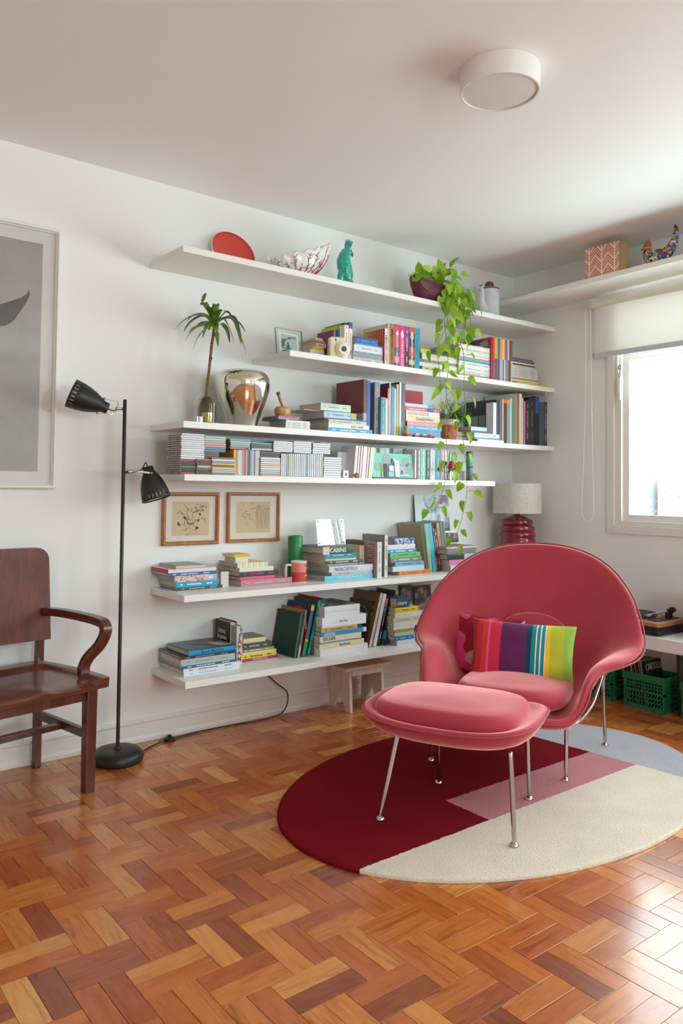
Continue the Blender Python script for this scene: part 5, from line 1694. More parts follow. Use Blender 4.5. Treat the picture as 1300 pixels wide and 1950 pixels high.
# ------------------------------------------------------------------ books and discs, pile by pile and row by row:
# (lying or standing, group, where, [(style, look, x, y, z, height, thickness, depth, yaw, lean, cover, spine, print)])
BOOKS = [
('L','books on the second shelf','the little pile behind the instant camera',[
('h','thick beige paperback',-1.9218,-.235,1.963,.0953,.0501,.15,.2,0,'D9CFB9'),
('h','yellow spined paperback',-1.9143,-.235,2.0131,.0765,.018,.15,.4,0,'E0B51E'),
('h','pale paperback with blue marks',-1.8977,-.235,2.031,.0695,.0205,.15,.5,0,'C9CCD2',0,{'bars':'3A4A6A'}),
('h','red and yellow paperback',-1.8987,-.235,2.0515,.0711,.0124,.14,.7,0,'C6402E',0,{'bars':'E9B53A'}),
('h','worn brown paperback',-1.9099,-.235,2.0639,.0598,.0086,.16,.4,0,'B9A994'),
('h','thin beige paperback',-1.9127,-.235,2.0726,.0486,.007,.15,.7,0,'CDBFAE'),
]),
('S','books on the second shelf','from the instant camera',[
('h','purple guide book',-1.814,-.25,1.963,.1725,.022,.15,.0,.0,'7A2A66','E58A70'),
('h','small blue and white book',-1.8017,-.27,1.963,.1733,.014,.13,.0,.0,'2E6FAF'),
('h','lime green wire bound notebook',-1.7879,-.27,1.963,.2023,.0145,.17,.0,.0,'A9C21E','E6EAD8',{'dots':'6FA52E'}),
('h','navy book with red block',-1.7716,-.27,1.963,.202,.0163,.16,.0,.0,'2B3354','B8423C'),
('h','cream book with coloured capitals',-1.7718,-.3,1.963,.2108,.0291,.18,.0,.0,'E9E0D6',0,{'bars':'C06A5A','top':('2A2626',.06)}),
('h','white book with dark cap',-1.7431,-.3,1.963,.2173,.0233,.17,.0,.0,'ECE7E4',0,{'bars':'C98AA0','top':('2F4F8F',.16)}),
]),
('L','books on the second shelf','the pile between white book and orange volume',[
('h','pale book with red marks',-1.6245,-.315,1.963,.2187,.025,.17,-.8,0,'CFCBD0',0,{'bars':'C25A6A'}),
('h','grey zigzag lattice book',-1.6267,-.315,1.988,.2186,.0345,.19,-.1,0,'8B9098',0,{'zig':1}),
('h','thick light grey book',-1.6234,-.315,2.0225,.2109,.0377,.19,.7,0,'D8D7DC',0,{'bars':'9A9AA4'}),
('h','thin cyan book',-1.6195,-.315,2.0602,.2067,.0082,.19,.2,0,'1FA3D6'),
('h','blue patterned book',-1.6368,-.315,2.0684,.1654,.0356,.19,.6,0,'2F5F9E',0,{'bars':'7FA6D6'}),
]),
('S','books on the second shelf','behind the blue patterned pile',[
('h','olive book',-1.6381,-.2,1.963,.1695,.0277,.12,.0,.0,'A89526'),
]),
('S','books on the second shelf','from the blue patterned book pile',[
('h','white architecture volume numbered 5',-1.5014,-.325,1.963,.2132,.0263,.19,.0,.0,'E9E6E2',0,{'stripes':1,'num':('5','2A2A2A'),'bars':'9A9A9A'}),
('h','tall thin beige volume',-1.4831,-.325,1.963,.2448,.0093,.22,.0,.0,'D6CDB5'),
('h','tan architecture volume numbered 3',-1.4575,-.325,1.963,.2456,.0401,.2,.0,.0,'A8733B',0,{'num':('3','2B1E14'),'bars':'6A4424'}),
('h','pink and black volume numbered 4',-1.4188,-.325,1.963,.2478,.0363,.2,.0,.0,'C8446E',0,{'num':('4','F2E9EC'),'blocks':[('3A4450',.25,.46),('E07AA0',.1,.25),('3A4450',0,.1)]}),
('h','magenta volume numbered 6',-1.3787,-.325,1.963,.2474,.0419,.2,.0,.0,'D23A78',0,{'num':('6','F6EDEF'),'bars':'E9A9C4'}),
('h','purple to black volume',-1.3403,-.325,1.963,.2456,.0327,.2,.0,.0,'8A4E96',0,{'bars':'D9CFE0','blocks':[('35333B',0,.5)]}),
('h','black and red volume numbered 8',-1.301,-.325,1.963,.2468,.0438,.2,.0,.0,'35302E',0,{'num':('8','F3E3D2'),'bars':'E9D9CB','blocks':[('CF4A38',.3,.52),('D9AE92',.1,.22),('CF4A38',.86,1)]}),
('h','teal architecture volume',-1.2574,-.325,1.963,.248,.0414,.2,.0,.0,'3B9FB2',0,{'bars':'2B6F80'}),
]),
('L','books on the second shelf','the cream pile behind the trailing vine',[
('h','white paperback with black print',-1.0239,-.285,1.963,.3309,.0128,.2,-.6,0,'D9D5C8',0,{'bars':'2E2E2E'}),
('h','cream book with black print',-1.0212,-.285,1.9758,.3118,.0243,.2,-.0,0,'D6C596',0,{'bars':'6A5A30'}),
('h','white book',-1.032,-.285,2.0002,.3329,.024,.2,-.4,0,'E3E0D6'),
('h','grey brown book',-1.0345,-.285,2.0242,.3265,.0191,.2,.1,0,'8E857C',0,{'blocks':[('6E7E8C',.86,1)]}),
('h','thick cream book',-1.0261,-.285,2.0433,.309,.0371,.2,.1,0,'DDD6C6'),
('h','black book with yellow lettering',-1.0361,-.285,2.0804,.3176,.0254,.2,-.8,0,'3A3A36',0,{'blocks':[('D6CF2E',.72,.99)]}),
]),
('L','magazines on the second shelf','the magazine pile beside the comics',[
('m','lime green magazine',-.7219,-.3,1.963,.3041,.0035,.25,-.5,0,'8FB23C',0,{'bars':'8A8A8A'}),
('m','white magazine',-.7185,-.3,1.9665,.3111,.0099,.25,-.4,0,'E2E0DA'),
('m','orange magazine',-.715,-.3,1.9765,.3182,.0099,.25,.7,0,'D9865A'),
('m','white magazine',-.7116,-.3,1.9864,.3253,.0099,.25,.4,0,'E5E3DE',0,{'bars':'8A8A8A'}),
('m','pale blue magazine',-.7223,-.3,1.9963,.3041,.0099,.25,-.5,0,'B9D2DC'),
('m','white magazine',-.7188,-.3,2.0063,.3112,.0099,.25,.5,0,'E8E6E1'),
('m','ivory magazine',-.7154,-.3,2.0162,.3183,.0099,.25,-.6,0,'DAD7CF',0,{'bars':'8A8A8A'}),
('m','white magazine',-.7119,-.3,2.0261,.3254,.0099,.25,.2,0,'E4E2DC'),
('m','white magazine',-.7226,-.3,2.0361,.3042,.0099,.25,-.6,0,'E9E7E2'),
('m','grey white magazine',-.7192,-.3,2.046,.3113,.0099,.25,-.8,0,'D6D3CB',0,{'bars':'8A8A8A'}),
('m','white magazine',-.7158,-.3,2.0559,.3183,.0099,.25,.6,0,'E3E1DB'),
('m','teal magazine',-.7123,-.3,2.0659,.3254,.0099,.25,-.5,0,'2F9BA6'),
('m','sky blue magazine',-.723,-.3,2.0758,.3042,.0099,.25,-.5,0,'6FB6D9',0,{'bars':'8A8A8A'}),
('m','pink magazine',-.7196,-.3,2.0858,.3113,.0099,.25,.8,0,'D98A94'),
('m','white magazine',-.714,-.3,2.0957,.314,.0105,.25,.6,0,'E6E4DE'),
('m','ivory magazine',-.7149,-.3,2.1062,.3298,.0089,.25,-.3,0,'DAD6CB',0,{'bars':'8A8A8A'}),
('m','white magazine',-.7234,-.3,2.1151,.3043,.0105,.25,.7,0,'E9E7E1'),
('m','white magazine',-.7178,-.3,2.1255,.307,.0105,.25,.1,0,'E3E0D8'),
('m','cream magazine',-.7187,-.3,2.136,.3228,.0089,.25,.3,0,'DCD3BC',0,{'bars':'8A8A8A'}),
('m','cream magazine',-.7131,-.3,2.1449,.3255,.0105,.25,-.5,0,'E6E2D4'),
('m','white magazine',-.7216,-.3,2.1554,.3,.0105,.25,.7,0,'EAE8E2'),
('m','white magazine',-.7225,-.3,2.1659,.3158,.0089,.25,.3,0,'E2DFD6',0,{'bars':'8A8A8A'}),
]),
('S','comics on the second shelf','from the magazine pile',[
('h','large red framed photo book',-.5776,-.31,1.963,.2856,.0211,.25,.0,.0,'B5222E',0,{'photo':1}),
('m','red orange comic',-.5575,-.31,1.963,.2866,.0177,.2,.0,.0,'D9572E',0,{'blocks':[('5C6E98',0,.53)]}),
('m','yellow comic',-.5397,-.31,1.963,.286,.0178,.2,.0,.0,'E8B42A',0,{'blocks':[('8A4A32',0,.53)]}),
('m','cyan comic',-.523,-.31,1.963,.2856,.0143,.2,.0,.0,'2F9FD0',0,{'blocks':[('3F6F9A',0,.53)]}),
('m','dark comic',-.5108,-.31,1.963,.2855,.01,.2,.0,.0,'3A3A44',0,{'blocks':[('4A3A34',0,.53)]}),
('m','orange comic',-.4986,-.31,1.963,.2859,.0144,.2,.0,.0,'E58E2A',0,{'blocks':[('C9A0A0',0,.53)]}),
('m','pink beige comic',-.4824,-.31,1.963,.2869,.0166,.2,.0,.0,'E0A28A',0,{'blocks':[('9FC0E0',0,.53)]}),
('m','peach comic',-.4672,-.31,1.963,.2872,.0123,.2,.0,.0,'E6C29A',0,{'blocks':[('4F8A72',0,.53)]}),
('m','amber comic',-.4545,-.31,1.963,.287,.0116,.2,.0,.0,'E3A53A',0,{'blocks':[('DAD6E8',0,.53)]}),
('m','purple comic',-.4414,-.31,1.963,.2865,.0146,.2,.0,.0,'7A3F9E',0,{'blocks':[('5C8FA0',0,.53)]}),
('m','light blue comic',-.4276,-.31,1.963,.2865,.0132,.2,.0,.0,'6FA9C6',0,{'blocks':[('C08A6A',0,.53)]}),
('m','pale orange comic',-.4148,-.31,1.963,.2872,.0125,.2,.0,.0,'E3B594',0,{'blocks':[('7A5A52',0,.53)]}),
('m','dark red comic',-.4012,-.31,1.963,.2869,.0147,.2,.0,.0,'8E2E48',0,{'blocks':[('6A3F3A',0,.53)]}),
('m','green comic',-.3842,-.31,1.963,.2861,.0162,.2,.0,.0,'4A7A3A',0,{'blocks':[('A9C6D2',0,.53)]}),
]),
('L','slim comics at the window end','the low pile at the window end',[
('m','yellow slim comic volume',-.2101,-.29,1.963,.2573,.0242,.13,.7,0,'C9A92E'),
('m','cream slim comic volume',-.2167,-.29,1.9872,.2784,.0079,.13,.6,0,'DCD2B8'),
('m','cream slim comic volume',-.218,-.29,1.9952,.276,.0096,.13,-.3,0,'E0D6BC'),
('m','tan slim comic volume',-.2188,-.29,2.0047,.2745,.0096,.13,-.2,0,'B97A4A'),
('m','cream slim comic volume',-.2189,-.29,2.0143,.2745,.0096,.13,-.5,0,'DFD8C4'),
('m','pale grey slim comic volume',-.2197,-.29,2.0239,.2729,.0096,.13,-.6,0,'D2CFC8',0,{'bars':'8E8E96'}),
('m','pale grey slim comic volume',-.2206,-.29,2.0334,.2713,.0096,.13,-.7,0,'CFCDC8',0,{'bars':'8E8E96'}),
('m','pale grey slim comic volume',-.221,-.29,2.043,.2706,.0096,.13,-.3,0,'D5D3CE',0,{'bars':'8E8E96'}),
('m','pale grey slim comic volume',-.2215,-.29,2.0525,.2698,.0096,.13,.2,0,'CACACA',0,{'bars':'8E8E96'}),
('m','pale grey slim comic volume',-.2208,-.29,2.0621,.2714,.0096,.13,-.8,0,'D3D1CD',0,{'bars':'8E8E96'}),
('m','pale grey slim comic volume',-.2216,-.29,2.0717,.2698,.0096,.13,.3,0,'CFCDC9',0,{'bars':'8E8E96'}),
('m','pale grey slim comic volume',-.2233,-.29,2.0812,.2667,.0096,.13,-.3,0,'D8D5CF',0,{'bars':'8E8E96'}),
('m','beige slim comic volume',-.2336,-.29,2.0908,.2462,.0096,.13,-.3,0,'CBBF9F'),
('m','dark slim comic volume',-.2352,-.29,2.1004,.243,.0096,.13,.5,0,'3A2E30'),
('m','white slim comic volume',-.2345,-.29,2.1099,.2446,.0096,.13,-.0,0,'E0DFDD'),
('m','maroon slim comic volume',-.2393,-.29,2.1195,.2352,.0096,.13,-.3,0,'7A2A44'),
('m','teal slim comic volume',-.2417,-.29,2.1291,.2305,.0096,.13,-.0,0,'3F8A90'),
('m','red slim comic volume',-.2453,-.29,2.1386,.2234,.0096,.13,.3,0,'A52E3E'),
]),
('L','books on the second shelf','lying at the shelf end',[
('m','thin white booklet',-.1789,-.335,1.963,.3326,.0056,.02,.0,0,'E6E2D8'),
('m','thin yellow booklet',-.2017,-.335,1.9686,.314,.0113,.02,.0,0,'D9B82E'),
]),
('L','books on the third shelf','the slim pile under the wooden apple',[
('m','slim white book',-2.0916,-.305,1.562,.1578,.0092,.16,-.8,0,'DAD9D6',0,{'bars':'8A8A8E'}),
('m','slim white book',-2.0927,-.305,1.5712,.1541,.0099,.16,.4,0,'E0DFDC',0,{'bars':'C08A8A'}),
('m','slim white book',-2.0924,-.305,1.5811,.1532,.0095,.16,.6,0,'DCDBD8',0,{'bars':'8A8A8E'}),
('m','slim white book',-2.0912,-.305,1.5906,.1542,.0099,.16,-.8,0,'DEDDDA',0,{'bars':'9A8A8E'}),
('m','slim white book',-2.0919,-.305,1.6004,.1514,.0095,.16,.5,0,'E0E0DC'),
('h','thin teal book',-2.181,-.305,1.6099,.0669,.003,.16,-.2,0,'1F8A80'),
('h','light blue book',-2.1539,-.305,1.6129,.1285,.0065,.16,.1,0,'6F96C6'),
('h','rose pink book',-2.1491,-.305,1.6194,.1314,.01,.16,-.8,0,'C95A6E'),
]),
('L','books on the third shelf','the pile beside the brick patterned folder',[
('h','sky blue book',-1.7587,-.33,1.562,.3096,.024,.21,-.7,0,'3E9AD0',0,{'bars':'CFE4F2'}),
('h','cream book printed upside down',-1.7693,-.33,1.586,.2813,.0233,.21,-.5,0,'E3DCCB',0,{'text':('RINO LEVI',.7,'6A6458',1)}),
('h','light grey book',-1.7778,-.33,1.6093,.2668,.0203,.21,.7,0,'BFC3C6',0,{'bars':'8F949A'}),
('h','thin dark grey book',-1.7931,-.33,1.6296,.297,.0074,.2,-.5,0,'55575A'),
('h','blue and green leafy book',-1.8311,-.33,1.637,.2239,.0342,.2,.4,0,'A9C6DA',0,{'bars':'4F7FB0','blocks':[('A3B552',.0,.18)]}),
('h','thin cream book',-1.9948,-.3,1.6712,.1148,.003,.2,.7,0,'CFC6B2'),
('h','pale green book',-1.862,-.33,1.6742,.2061,.039,.2,.7,0,'BFD2C2',0,{'bars':'8FA998'}),
]),
('S','books on the third shelf','from the leafy book pile',[
('h','large brick patterned folder',-1.6456,-.315,1.562,.3085,.023,.25,.0,.0,'5A2A2E',0,{'brick':1}),
('h','royal blue tall book',-1.6202,-.315,1.562,.3026,.0258,.24,.0,.0,'24419A'),
('dk','thick grey book with spaced capitals',-1.555,-.315,1.562,.2999,.0399,.25,.0,.0,'7C7F82',0,{'bars':'C9CBCD','bt':1}),
('h','short teal book',-1.5276,-.335,1.562,.216,.0346,.16,.0,.0,'3E8C9C',0,{'bars':'8FC0C8','dot':'E59A86'}),
('h','short cream book',-1.5021,-.335,1.562,.2113,.0151,.16,.0,.0,'D9CDA6'),
('h','thin grey and pink book',-1.4707,-.315,1.562,.2732,.0121,.2,.0,.0,'8E8A94',0,{'blocks':[('D9788A',.62,.9)],'cov':'A51E30'}),
('h','thin white book',-1.4588,-.315,1.562,.3058,.0116,.24,.0,.0,'DADADA',0,{'cov':'3E4A5E'}),
('h','slim blue book',-1.4478,-.315,1.562,.2849,.0089,.2,.0,.0,'4A6AA0'),
('h','slim teal book',-1.4336,-.315,1.562,.2851,.0178,.2,.0,.0,'4F93A8'),
('h','slim sand book',-1.4175,-.315,1.562,.2755,.0122,.19,.0,.0,'D9C6A6'),
('h','slim stone grey book',-1.3999,-.315,1.562,.3037,.0161,.22,.0,.0,'B4B0A4',0,{'blocks':[('D9C22E',0,.22)]}),
('h','tall white book',-1.3792,-.315,1.562,.3182,.02,.25,.0,.0,'D6D5D2',0,{'cov':'2E2A28','blocks':[('8FCFC6',0,.25)]}),
('h','tall dark grey book',-1.3547,-.315,1.562,.3124,.0268,.24,.0,.0,'4A4D50'),
]),
('L','books on the third shelf','the colourful pile beside the terracotta pot',[
('h','pale blue book',-1.1746,-.315,1.562,.2737,.0109,.17,-.2,0,'C3D3DE'),
('h','denim blue book',-1.1803,-.315,1.5729,.268,.0387,.17,-.2,0,'4F86B8'),
('h','bright blue book',-1.1805,-.315,1.6116,.2842,.0221,.17,.0,0,'3FA3CF',0,{'bars':'CFE6F2'}),
('h','pink book',-1.1814,-.315,1.6337,.2854,.0255,.17,.4,0,'E08A92',0,{'bars':'F0B8BC'}),
('h','sand book with serif title',-1.1936,-.315,1.6593,.278,.0293,.17,-.6,0,'DCCB9C',0,{'text':('Donald,Arthur',.55,'6A5A34',0)}),
('h','cream book with spaced grey capitals',-1.1946,-.315,1.6885,.2792,.0323,.17,.4,0,'DDD7C6',0,{'text':('LUCIO COSTA',.36,'8A8070',0)}),
('h','red book with white lowercase lettering',-1.2008,-.315,1.7208,.2835,.0233,.16,.5,0,'C94A58',0,{'text':('brasil arquitetura',.33,'F2E4E2',0),'blocks':[('3E4A86',.18,.36)]}),
('h','pale blue top book',-1.23,-.315,1.7441,.2256,.0187,.15,.6,0,'B9CDD9',0,{'blocks':[('3E8FCF',.0,.16)]}),
]),
('L','books on the third shelf','two leather books beside the cactus pot',[
('h','brown leather book',-.7867,-.27,1.562,.1706,.0332,.16,-.7,0,'6A4A34',0,{'flip':1}),
('h','dark brown leather book',-.7871,-.27,1.5952,.1599,.0322,.16,.7,0,'5A3E2C',0,{'flip':1}),
]),
('L','books on the third shelf','the pale pile before the black photo book',[
('h','thin white book',-.6129,-.335,1.562,.246,.0178,.2,-.7,0,'E3E1DE'),
('h','slate book',-.6484,-.335,1.5798,.2369,.0122,.2,-.3,0,'7E8A92'),
('h','white and blue book',-.6497,-.335,1.592,.239,.0255,.2,.2,0,'C9DAE6',0,{'bars':'8FB0CC'}),
('h','black tray book',-.7265,-.335,1.6175,.1588,.0135,.16,.7,0,'3A3C3E'),
('h','silver grey book',-.7269,-.335,1.631,.1453,.024,.15,-.3,0,'B4BCC0'),
]),
('S','books on the third shelf','from the pale pile under it',[
('h','narrow white book',-.5661,-.325,1.562,.2614,.0296,.06,.0,.0,'DCDDE6'),
('h','large black photo book',-.5118,-.305,1.562,.2871,.03,.27,.0,.0,'26262A',0,{'cov':'3A3A3E','bphoto':1}),
('h','slate grey book',-.4824,-.305,1.562,.2887,.0259,.24,.0,.0,'5A5E66'),
('h','peach edged book',-.4629,-.305,1.562,.2928,.0116,.24,.0,.0,'E3B896'),
('h','brown book with orange cap',-.4408,-.305,1.562,.2919,.0298,.22,.0,.0,'4A2E2A',0,{'top':('D9662A',.08)}),
('h','grey blue book with orange cap',-.4142,-.305,1.562,.2954,.0205,.22,.0,.0,'8E93A6',0,{'top':('F08A1E',.1)}),
('h','thin orange book',-.3992,-.305,1.562,.2962,.0081,.22,.0,.0,'E0812A'),
('h','mint green book',-.3842,-.305,1.562,.3034,.025,.24,.0,.0,'8FCFC0'),
('h','tall tan slipcase',-.3053,-.295,1.562,.3443,.0375,.27,.0,.0,'A07A52',0,{'cov':'D9D6CC'}),
('h','tall cream book',-.2849,-.305,1.562,.3456,.0264,.27,.0,.0,'DCC6A6'),
('h','thin pale blue book',-.2632,-.305,1.562,.3177,.0136,.22,.0,.0,'BFD2D8'),
('h','magenta dotted book',-.2432,-.305,1.562,.2982,.0259,.2,.0,.0,'B83A6E',0,{'dots':'F0C6D6'}),
('h','black book with white marks',-.2104,-.305,1.562,.3106,.0276,.2,.0,.0,'35302E',0,{'bars':'B9B4AC'}),
('h','thick black book',-.1637,-.305,1.562,.3257,.0644,.23,.0,.0,'2C2D30',0,{'bars':'8A9A4A'}),
('h','blue and black book',-.1092,-.305,1.562,.34,.0432,.24,.0,.0,'2A5596',0,{'blocks':[('26292E',0,.66)]}),
('h','thick slate blue book',-.0579,-.305,1.562,.3038,.0557,.2,.0,.0,'4A5560'),
('h','dark slate book',-.0168,-.305,1.562,.3092,.0249,.2,.0,.0,'3F4A56',0,{'bars':'B9C0C8'}),
('h','navy book with beige band',.011,-.305,1.562,.3123,.0275,.2,.0,.0,'2B4A78',0,{'blocks':[('CFC4AC',.2,.72)]}),
('h','thin black book',.0333,-.305,1.562,.3135,.0154,.2,.0,.0,'1E1E20',0,{'bars':'DAD6D0'}),
]),
('L','music discs on the fourth shelf','the stack at the lamp end',[
('cd','red spined disc case',-2.7085,-.325,1.315,.123,.0102,.142,-.5,0,'B5283A'),
('cd','black spined disc case',-2.711,-.325,1.3252,.1241,.0102,.142,-1.0,0,'2A2A2C'),
('cd','black spined disc case',-2.7101,-.325,1.3354,.1276,.0102,.142,1.2,0,'2E2A28'),
('cd','olive spined disc case',-2.7117,-.325,1.3455,.1242,.0102,.142,1.2,0,'5C6A3A'),
('cd','black spined disc case',-2.7099,-.325,1.3557,.1242,.0102,.142,-.6,0,'262628'),
('cd','dark spined disc case',-2.7086,-.325,1.3659,.1261,.0102,.142,-.1,0,'3A3A3C'),
('cd','red spined disc case',-2.7111,-.325,1.3761,.1229,.0102,.142,1.0,0,'A82838'),
('cd','white spined disc case',-2.7109,-.325,1.3862,.1271,.0102,.142,.8,0,'DADDE0'),
('cd','white spined disc case',-2.71,-.325,1.3964,.1279,.0102,.142,1.1,0,'E3E4E6'),
('cd','pale blue spined disc case',-2.7087,-.325,1.4066,.1257,.0102,.142,-.9,0,'CFD8E0'),
('cd','white spined disc case',-2.7108,-.325,1.4168,.1233,.0102,.142,.8,0,'DADDE0'),
('cd','white spined disc case',-2.7104,-.325,1.4269,.1256,.0102,.142,1.2,0,'E3E4E6'),
('cd','pale blue spined disc case',-2.7076,-.325,1.4371,.1256,.0102,.142,-.1,0,'CFD8E0'),
('cd','white spined disc case',-2.7092,-.325,1.4473,.1261,.0102,.142,-.1,0,'DADDE0'),
('cd','white spined disc case',-2.7105,-.325,1.4575,.1254,.0102,.142,-.8,0,'E3E4E6'),
('cd','pale blue spined disc case',-2.7088,-.325,1.4676,.128,.0102,.142,1.1,0,'CFD8E0'),
('cd','white spined disc case',-2.7094,-.325,1.4778,.1242,.0102,.142,-.4,0,'DADDE0'),
('cd','white spined disc case',-2.7113,-.325,1.488,.1257,.0102,.142,.7,0,'E3E4E6'),
('cd','pale blue spined disc case',-2.7092,-.325,1.4982,.1223,.0102,.142,.7,0,'CFD8E0'),
]),
('L','music discs on the fourth shelf','the brown stack between dark and yellow ones',[
('cd','brown disc case',-2.6507,-.335,1.315,.0808,.0109,.142,.7,0,'4A3A30'),
('cd','black disc case',-2.6522,-.335,1.3259,.0838,.0109,.142,.6,0,'2E2A28'),
('cd','rust disc case',-2.6517,-.335,1.3367,.0788,.0109,.142,.8,0,'7A4A34'),
('cd','grey disc case',-2.6504,-.335,1.3476,.0807,.0109,.142,1.1,0,'B9B4AC'),
('cd','brown disc case',-2.6507,-.335,1.3585,.0791,.0109,.142,.1,0,'5A3A2E'),
('cd','black disc case',-2.6522,-.335,1.3694,.0862,.0109,.142,1.0,0,'2A2A2A'),
('cd','orange red disc case',-2.6517,-.335,1.3802,.0833,.0109,.142,.5,0,'C0522E'),
]),
('L','music discs on the fourth shelf','the dark trio under pastel discs',[
('cd','black disc case',-2.6093,-.325,1.3911,.0791,.0117,.142,.5,0,'3A3636'),
('cd','brown disc case',-2.6113,-.325,1.4028,.0799,.0117,.142,-.1,0,'5C524A'),
('cd','wine red disc case',-2.6102,-.325,1.4145,.0781,.0117,.142,.4,0,'8A2E44'),
]),
('L','music discs on the fourth shelf','the pastel stack near the shelf above',[
('cd','blue disc case',-2.5893,-.32,1.4261,.1174,.0109,.142,-.9,0,'5A7FA6'),
('cd','teal disc case',-2.5889,-.32,1.4371,.1176,.0109,.142,-.7,0,'4F8A96'),
('cd','salmon disc case',-2.5889,-.32,1.448,.1198,.0109,.142,-.3,0,'D98F86'),
('cd','pink disc case',-2.5875,-.32,1.4589,.1181,.0109,.142,-.6,0,'DFA09A'),
('cd','aqua disc case',-2.5881,-.32,1.4698,.1146,.0109,.142,-.2,0,'8FBFC0'),
('cd','cream disc case',-2.5885,-.32,1.4807,.1187,.0109,.142,-.9,0,'CFCBBE'),
('cd','sage disc case',-2.5875,-.32,1.4916,.1164,.0109,.142,-1.1,0,'BFC2B4'),
]),
('L','music discs on the fourth shelf','the mixed stack with the yellow case',[
('cd','blue disc case',-2.5508,-.34,1.315,.1316,.0095,.142,.3,0,'3F7FA0'),
('cd','sand disc case',-2.553,-.34,1.3245,.1278,.0095,.142,.2,0,'CBB88E'),
('cd','grey disc case',-2.5499,-.34,1.3341,.1316,.0095,.142,1.1,0,'B9B6AE'),
('cd','pale pink disc case',-2.5516,-.34,1.3436,.1276,.0095,.142,.9,0,'DDB9AC'),
('cd','slate disc case',-2.5542,-.34,1.3532,.1297,.0095,.142,.2,0,'4E5A58'),
('cd','yellow disc case',-2.5523,-.34,1.3627,.1263,.0095,.142,.3,0,'E0AE22'),
('cd','lilac disc case',-2.5507,-.34,1.3722,.1261,.0095,.142,-.2,0,'9A96B4'),
('cd','cream disc case',-2.553,-.34,1.3818,.1295,.0095,.142,1.1,0,'E0D9CC'),
('cd','grey disc case',-2.5505,-.34,1.3913,.1327,.0095,.142,1.0,0,'6A6A66'),
]),
('S','upright sleeves on the disc shelf','from the yellow case stack',[
('m','mustard sleeve',-2.4787,-.325,1.315,.126,.0143,.14,.0,-1.2,'D9A21E'),
('m','grey sleeve',-2.4653,-.325,1.315,.1255,.011,.14,.0,.0,'A8A49A'),
('m','cream sleeve',-2.4548,-.325,1.315,.126,.0093,.14,.0,.0,'D6CDB6'),
('m','stone sleeve',-2.4462,-.325,1.315,.1258,.0073,.14,.0,.0,'C7C2B8'),
('m','pink sleeve',-2.4393,-.325,1.315,.1267,.0059,.14,.0,.0,'D884A4'),
('m','grey brown sleeve',-2.4306,-.325,1.315,.127,.0108,.14,.0,.0,'8E8A86'),
('m','charcoal sleeve',-2.4216,-.325,1.315,.128,.0066,.14,.0,.0,'5A5652'),
('m','salmon sleeve',-2.4146,-.325,1.315,.1283,.0066,.14,.0,.0,'D99A7A'),
('m','rust sleeve',-2.4061,-.325,1.315,.1376,.0101,.14,.0,.0,'8A5A4A'),
('m','navy sleeve',-2.3977,-.325,1.315,.1302,.0049,.14,.0,.0,'23304A'),
('m','blue sleeve',-2.3923,-.325,1.315,.1304,.0053,.14,.0,.0,'3F93C6'),
('m','steel grey sleeve',-2.3846,-.325,1.315,.1277,.0085,.14,.0,.0,'9AA4AC'),
('m','dusty pink sleeve',-2.376,-.325,1.315,.1274,.0081,.14,.0,.0,'C6A8A0'),
('m','blue patterned sleeve',-2.3679,-.325,1.315,.1277,.0074,.14,.0,.0,'4A6FA0'),
('m','beige pink sleeve',-2.3585,-.325,1.315,.1275,.0099,.14,.0,.0,'C9B8B0'),
('m','pale grey sleeve',-2.349,-.325,1.315,.1273,.0082,.14,.0,.0,'D3CFC8'),
('m','silver sleeve',-2.3408,-.325,1.315,.127,.0075,.14,.0,.0,'C9C9C4'),
]),
('L','music discs on the fourth shelf','the teal stack lying on upright sleeves',[
('cd','rose disc case',-2.4478,-.32,1.4438,.1148,.0104,.142,.3,0,'C06A72'),
('cd','aqua disc case',-2.4474,-.32,1.4542,.1159,.0104,.142,.7,0,'7FB0B4'),
('cd','beige disc case',-2.4472,-.32,1.4646,.1123,.0104,.142,.1,0,'CBA99A'),
('cd','pale blue disc case',-2.4461,-.32,1.475,.1205,.0104,.142,.7,0,'A9C4CE'),
('cd','teal disc case',-2.448,-.32,1.4854,.1169,.0104,.142,-.8,0,'5FB0B6'),
]),
('L','music discs on the fourth shelf','the dark stack on the beige sleeves',[
('cd','silver disc case',-2.3222,-.322,1.4438,.1244,.0102,.142,-.9,0,'C3CCD0'),
('cd','maroon disc case',-2.323,-.322,1.454,.121,.0102,.142,.1,0,'6A3A3A'),
('cd','slate disc case',-2.3242,-.322,1.4643,.1233,.0102,.142,.1,0,'4A5358'),
('cd','teal disc case',-2.3237,-.322,1.4745,.123,.0102,.142,.6,0,'5A9AAC'),
]),
('L','music discs on the fourth shelf','the low pale stack between uprights',[
('cd','orange disc case',-2.2773,-.335,1.315,.1207,.0105,.142,.1,0,'D98A5A'),
('cd','pale blue disc case',-2.2792,-.335,1.3255,.1235,.0105,.142,-.2,0,'A9C0CC'),
('cd','pale blue disc case',-2.2783,-.335,1.336,.1212,.0105,.142,.3,0,'B4CAD4'),
('cd','white disc case',-2.2781,-.335,1.3465,.1223,.0105,.142,-.3,0,'DADADC'),
('cd','sand disc case',-2.2783,-.335,1.3571,.1224,.0105,.142,-.7,0,'E0C9A6'),
('cd','pale pink disc case',-2.2786,-.335,1.3676,.1227,.0105,.142,-1.0,0,'DAB8B0'),
('cd','white disc case',-2.2778,-.335,1.3781,.1202,.0105,.142,-.2,0,'DCDDDF'),
('cd','pale blue disc case',-2.2787,-.335,1.3886,.1225,.0105,.142,1.0,0,'B0C4D0'),
('cd','ivory disc case',-2.2795,-.335,1.3991,.1219,.0105,.142,.1,0,'E3DFD8'),
]),
('L','music discs on the fourth shelf','the dark pair above pale discs',[
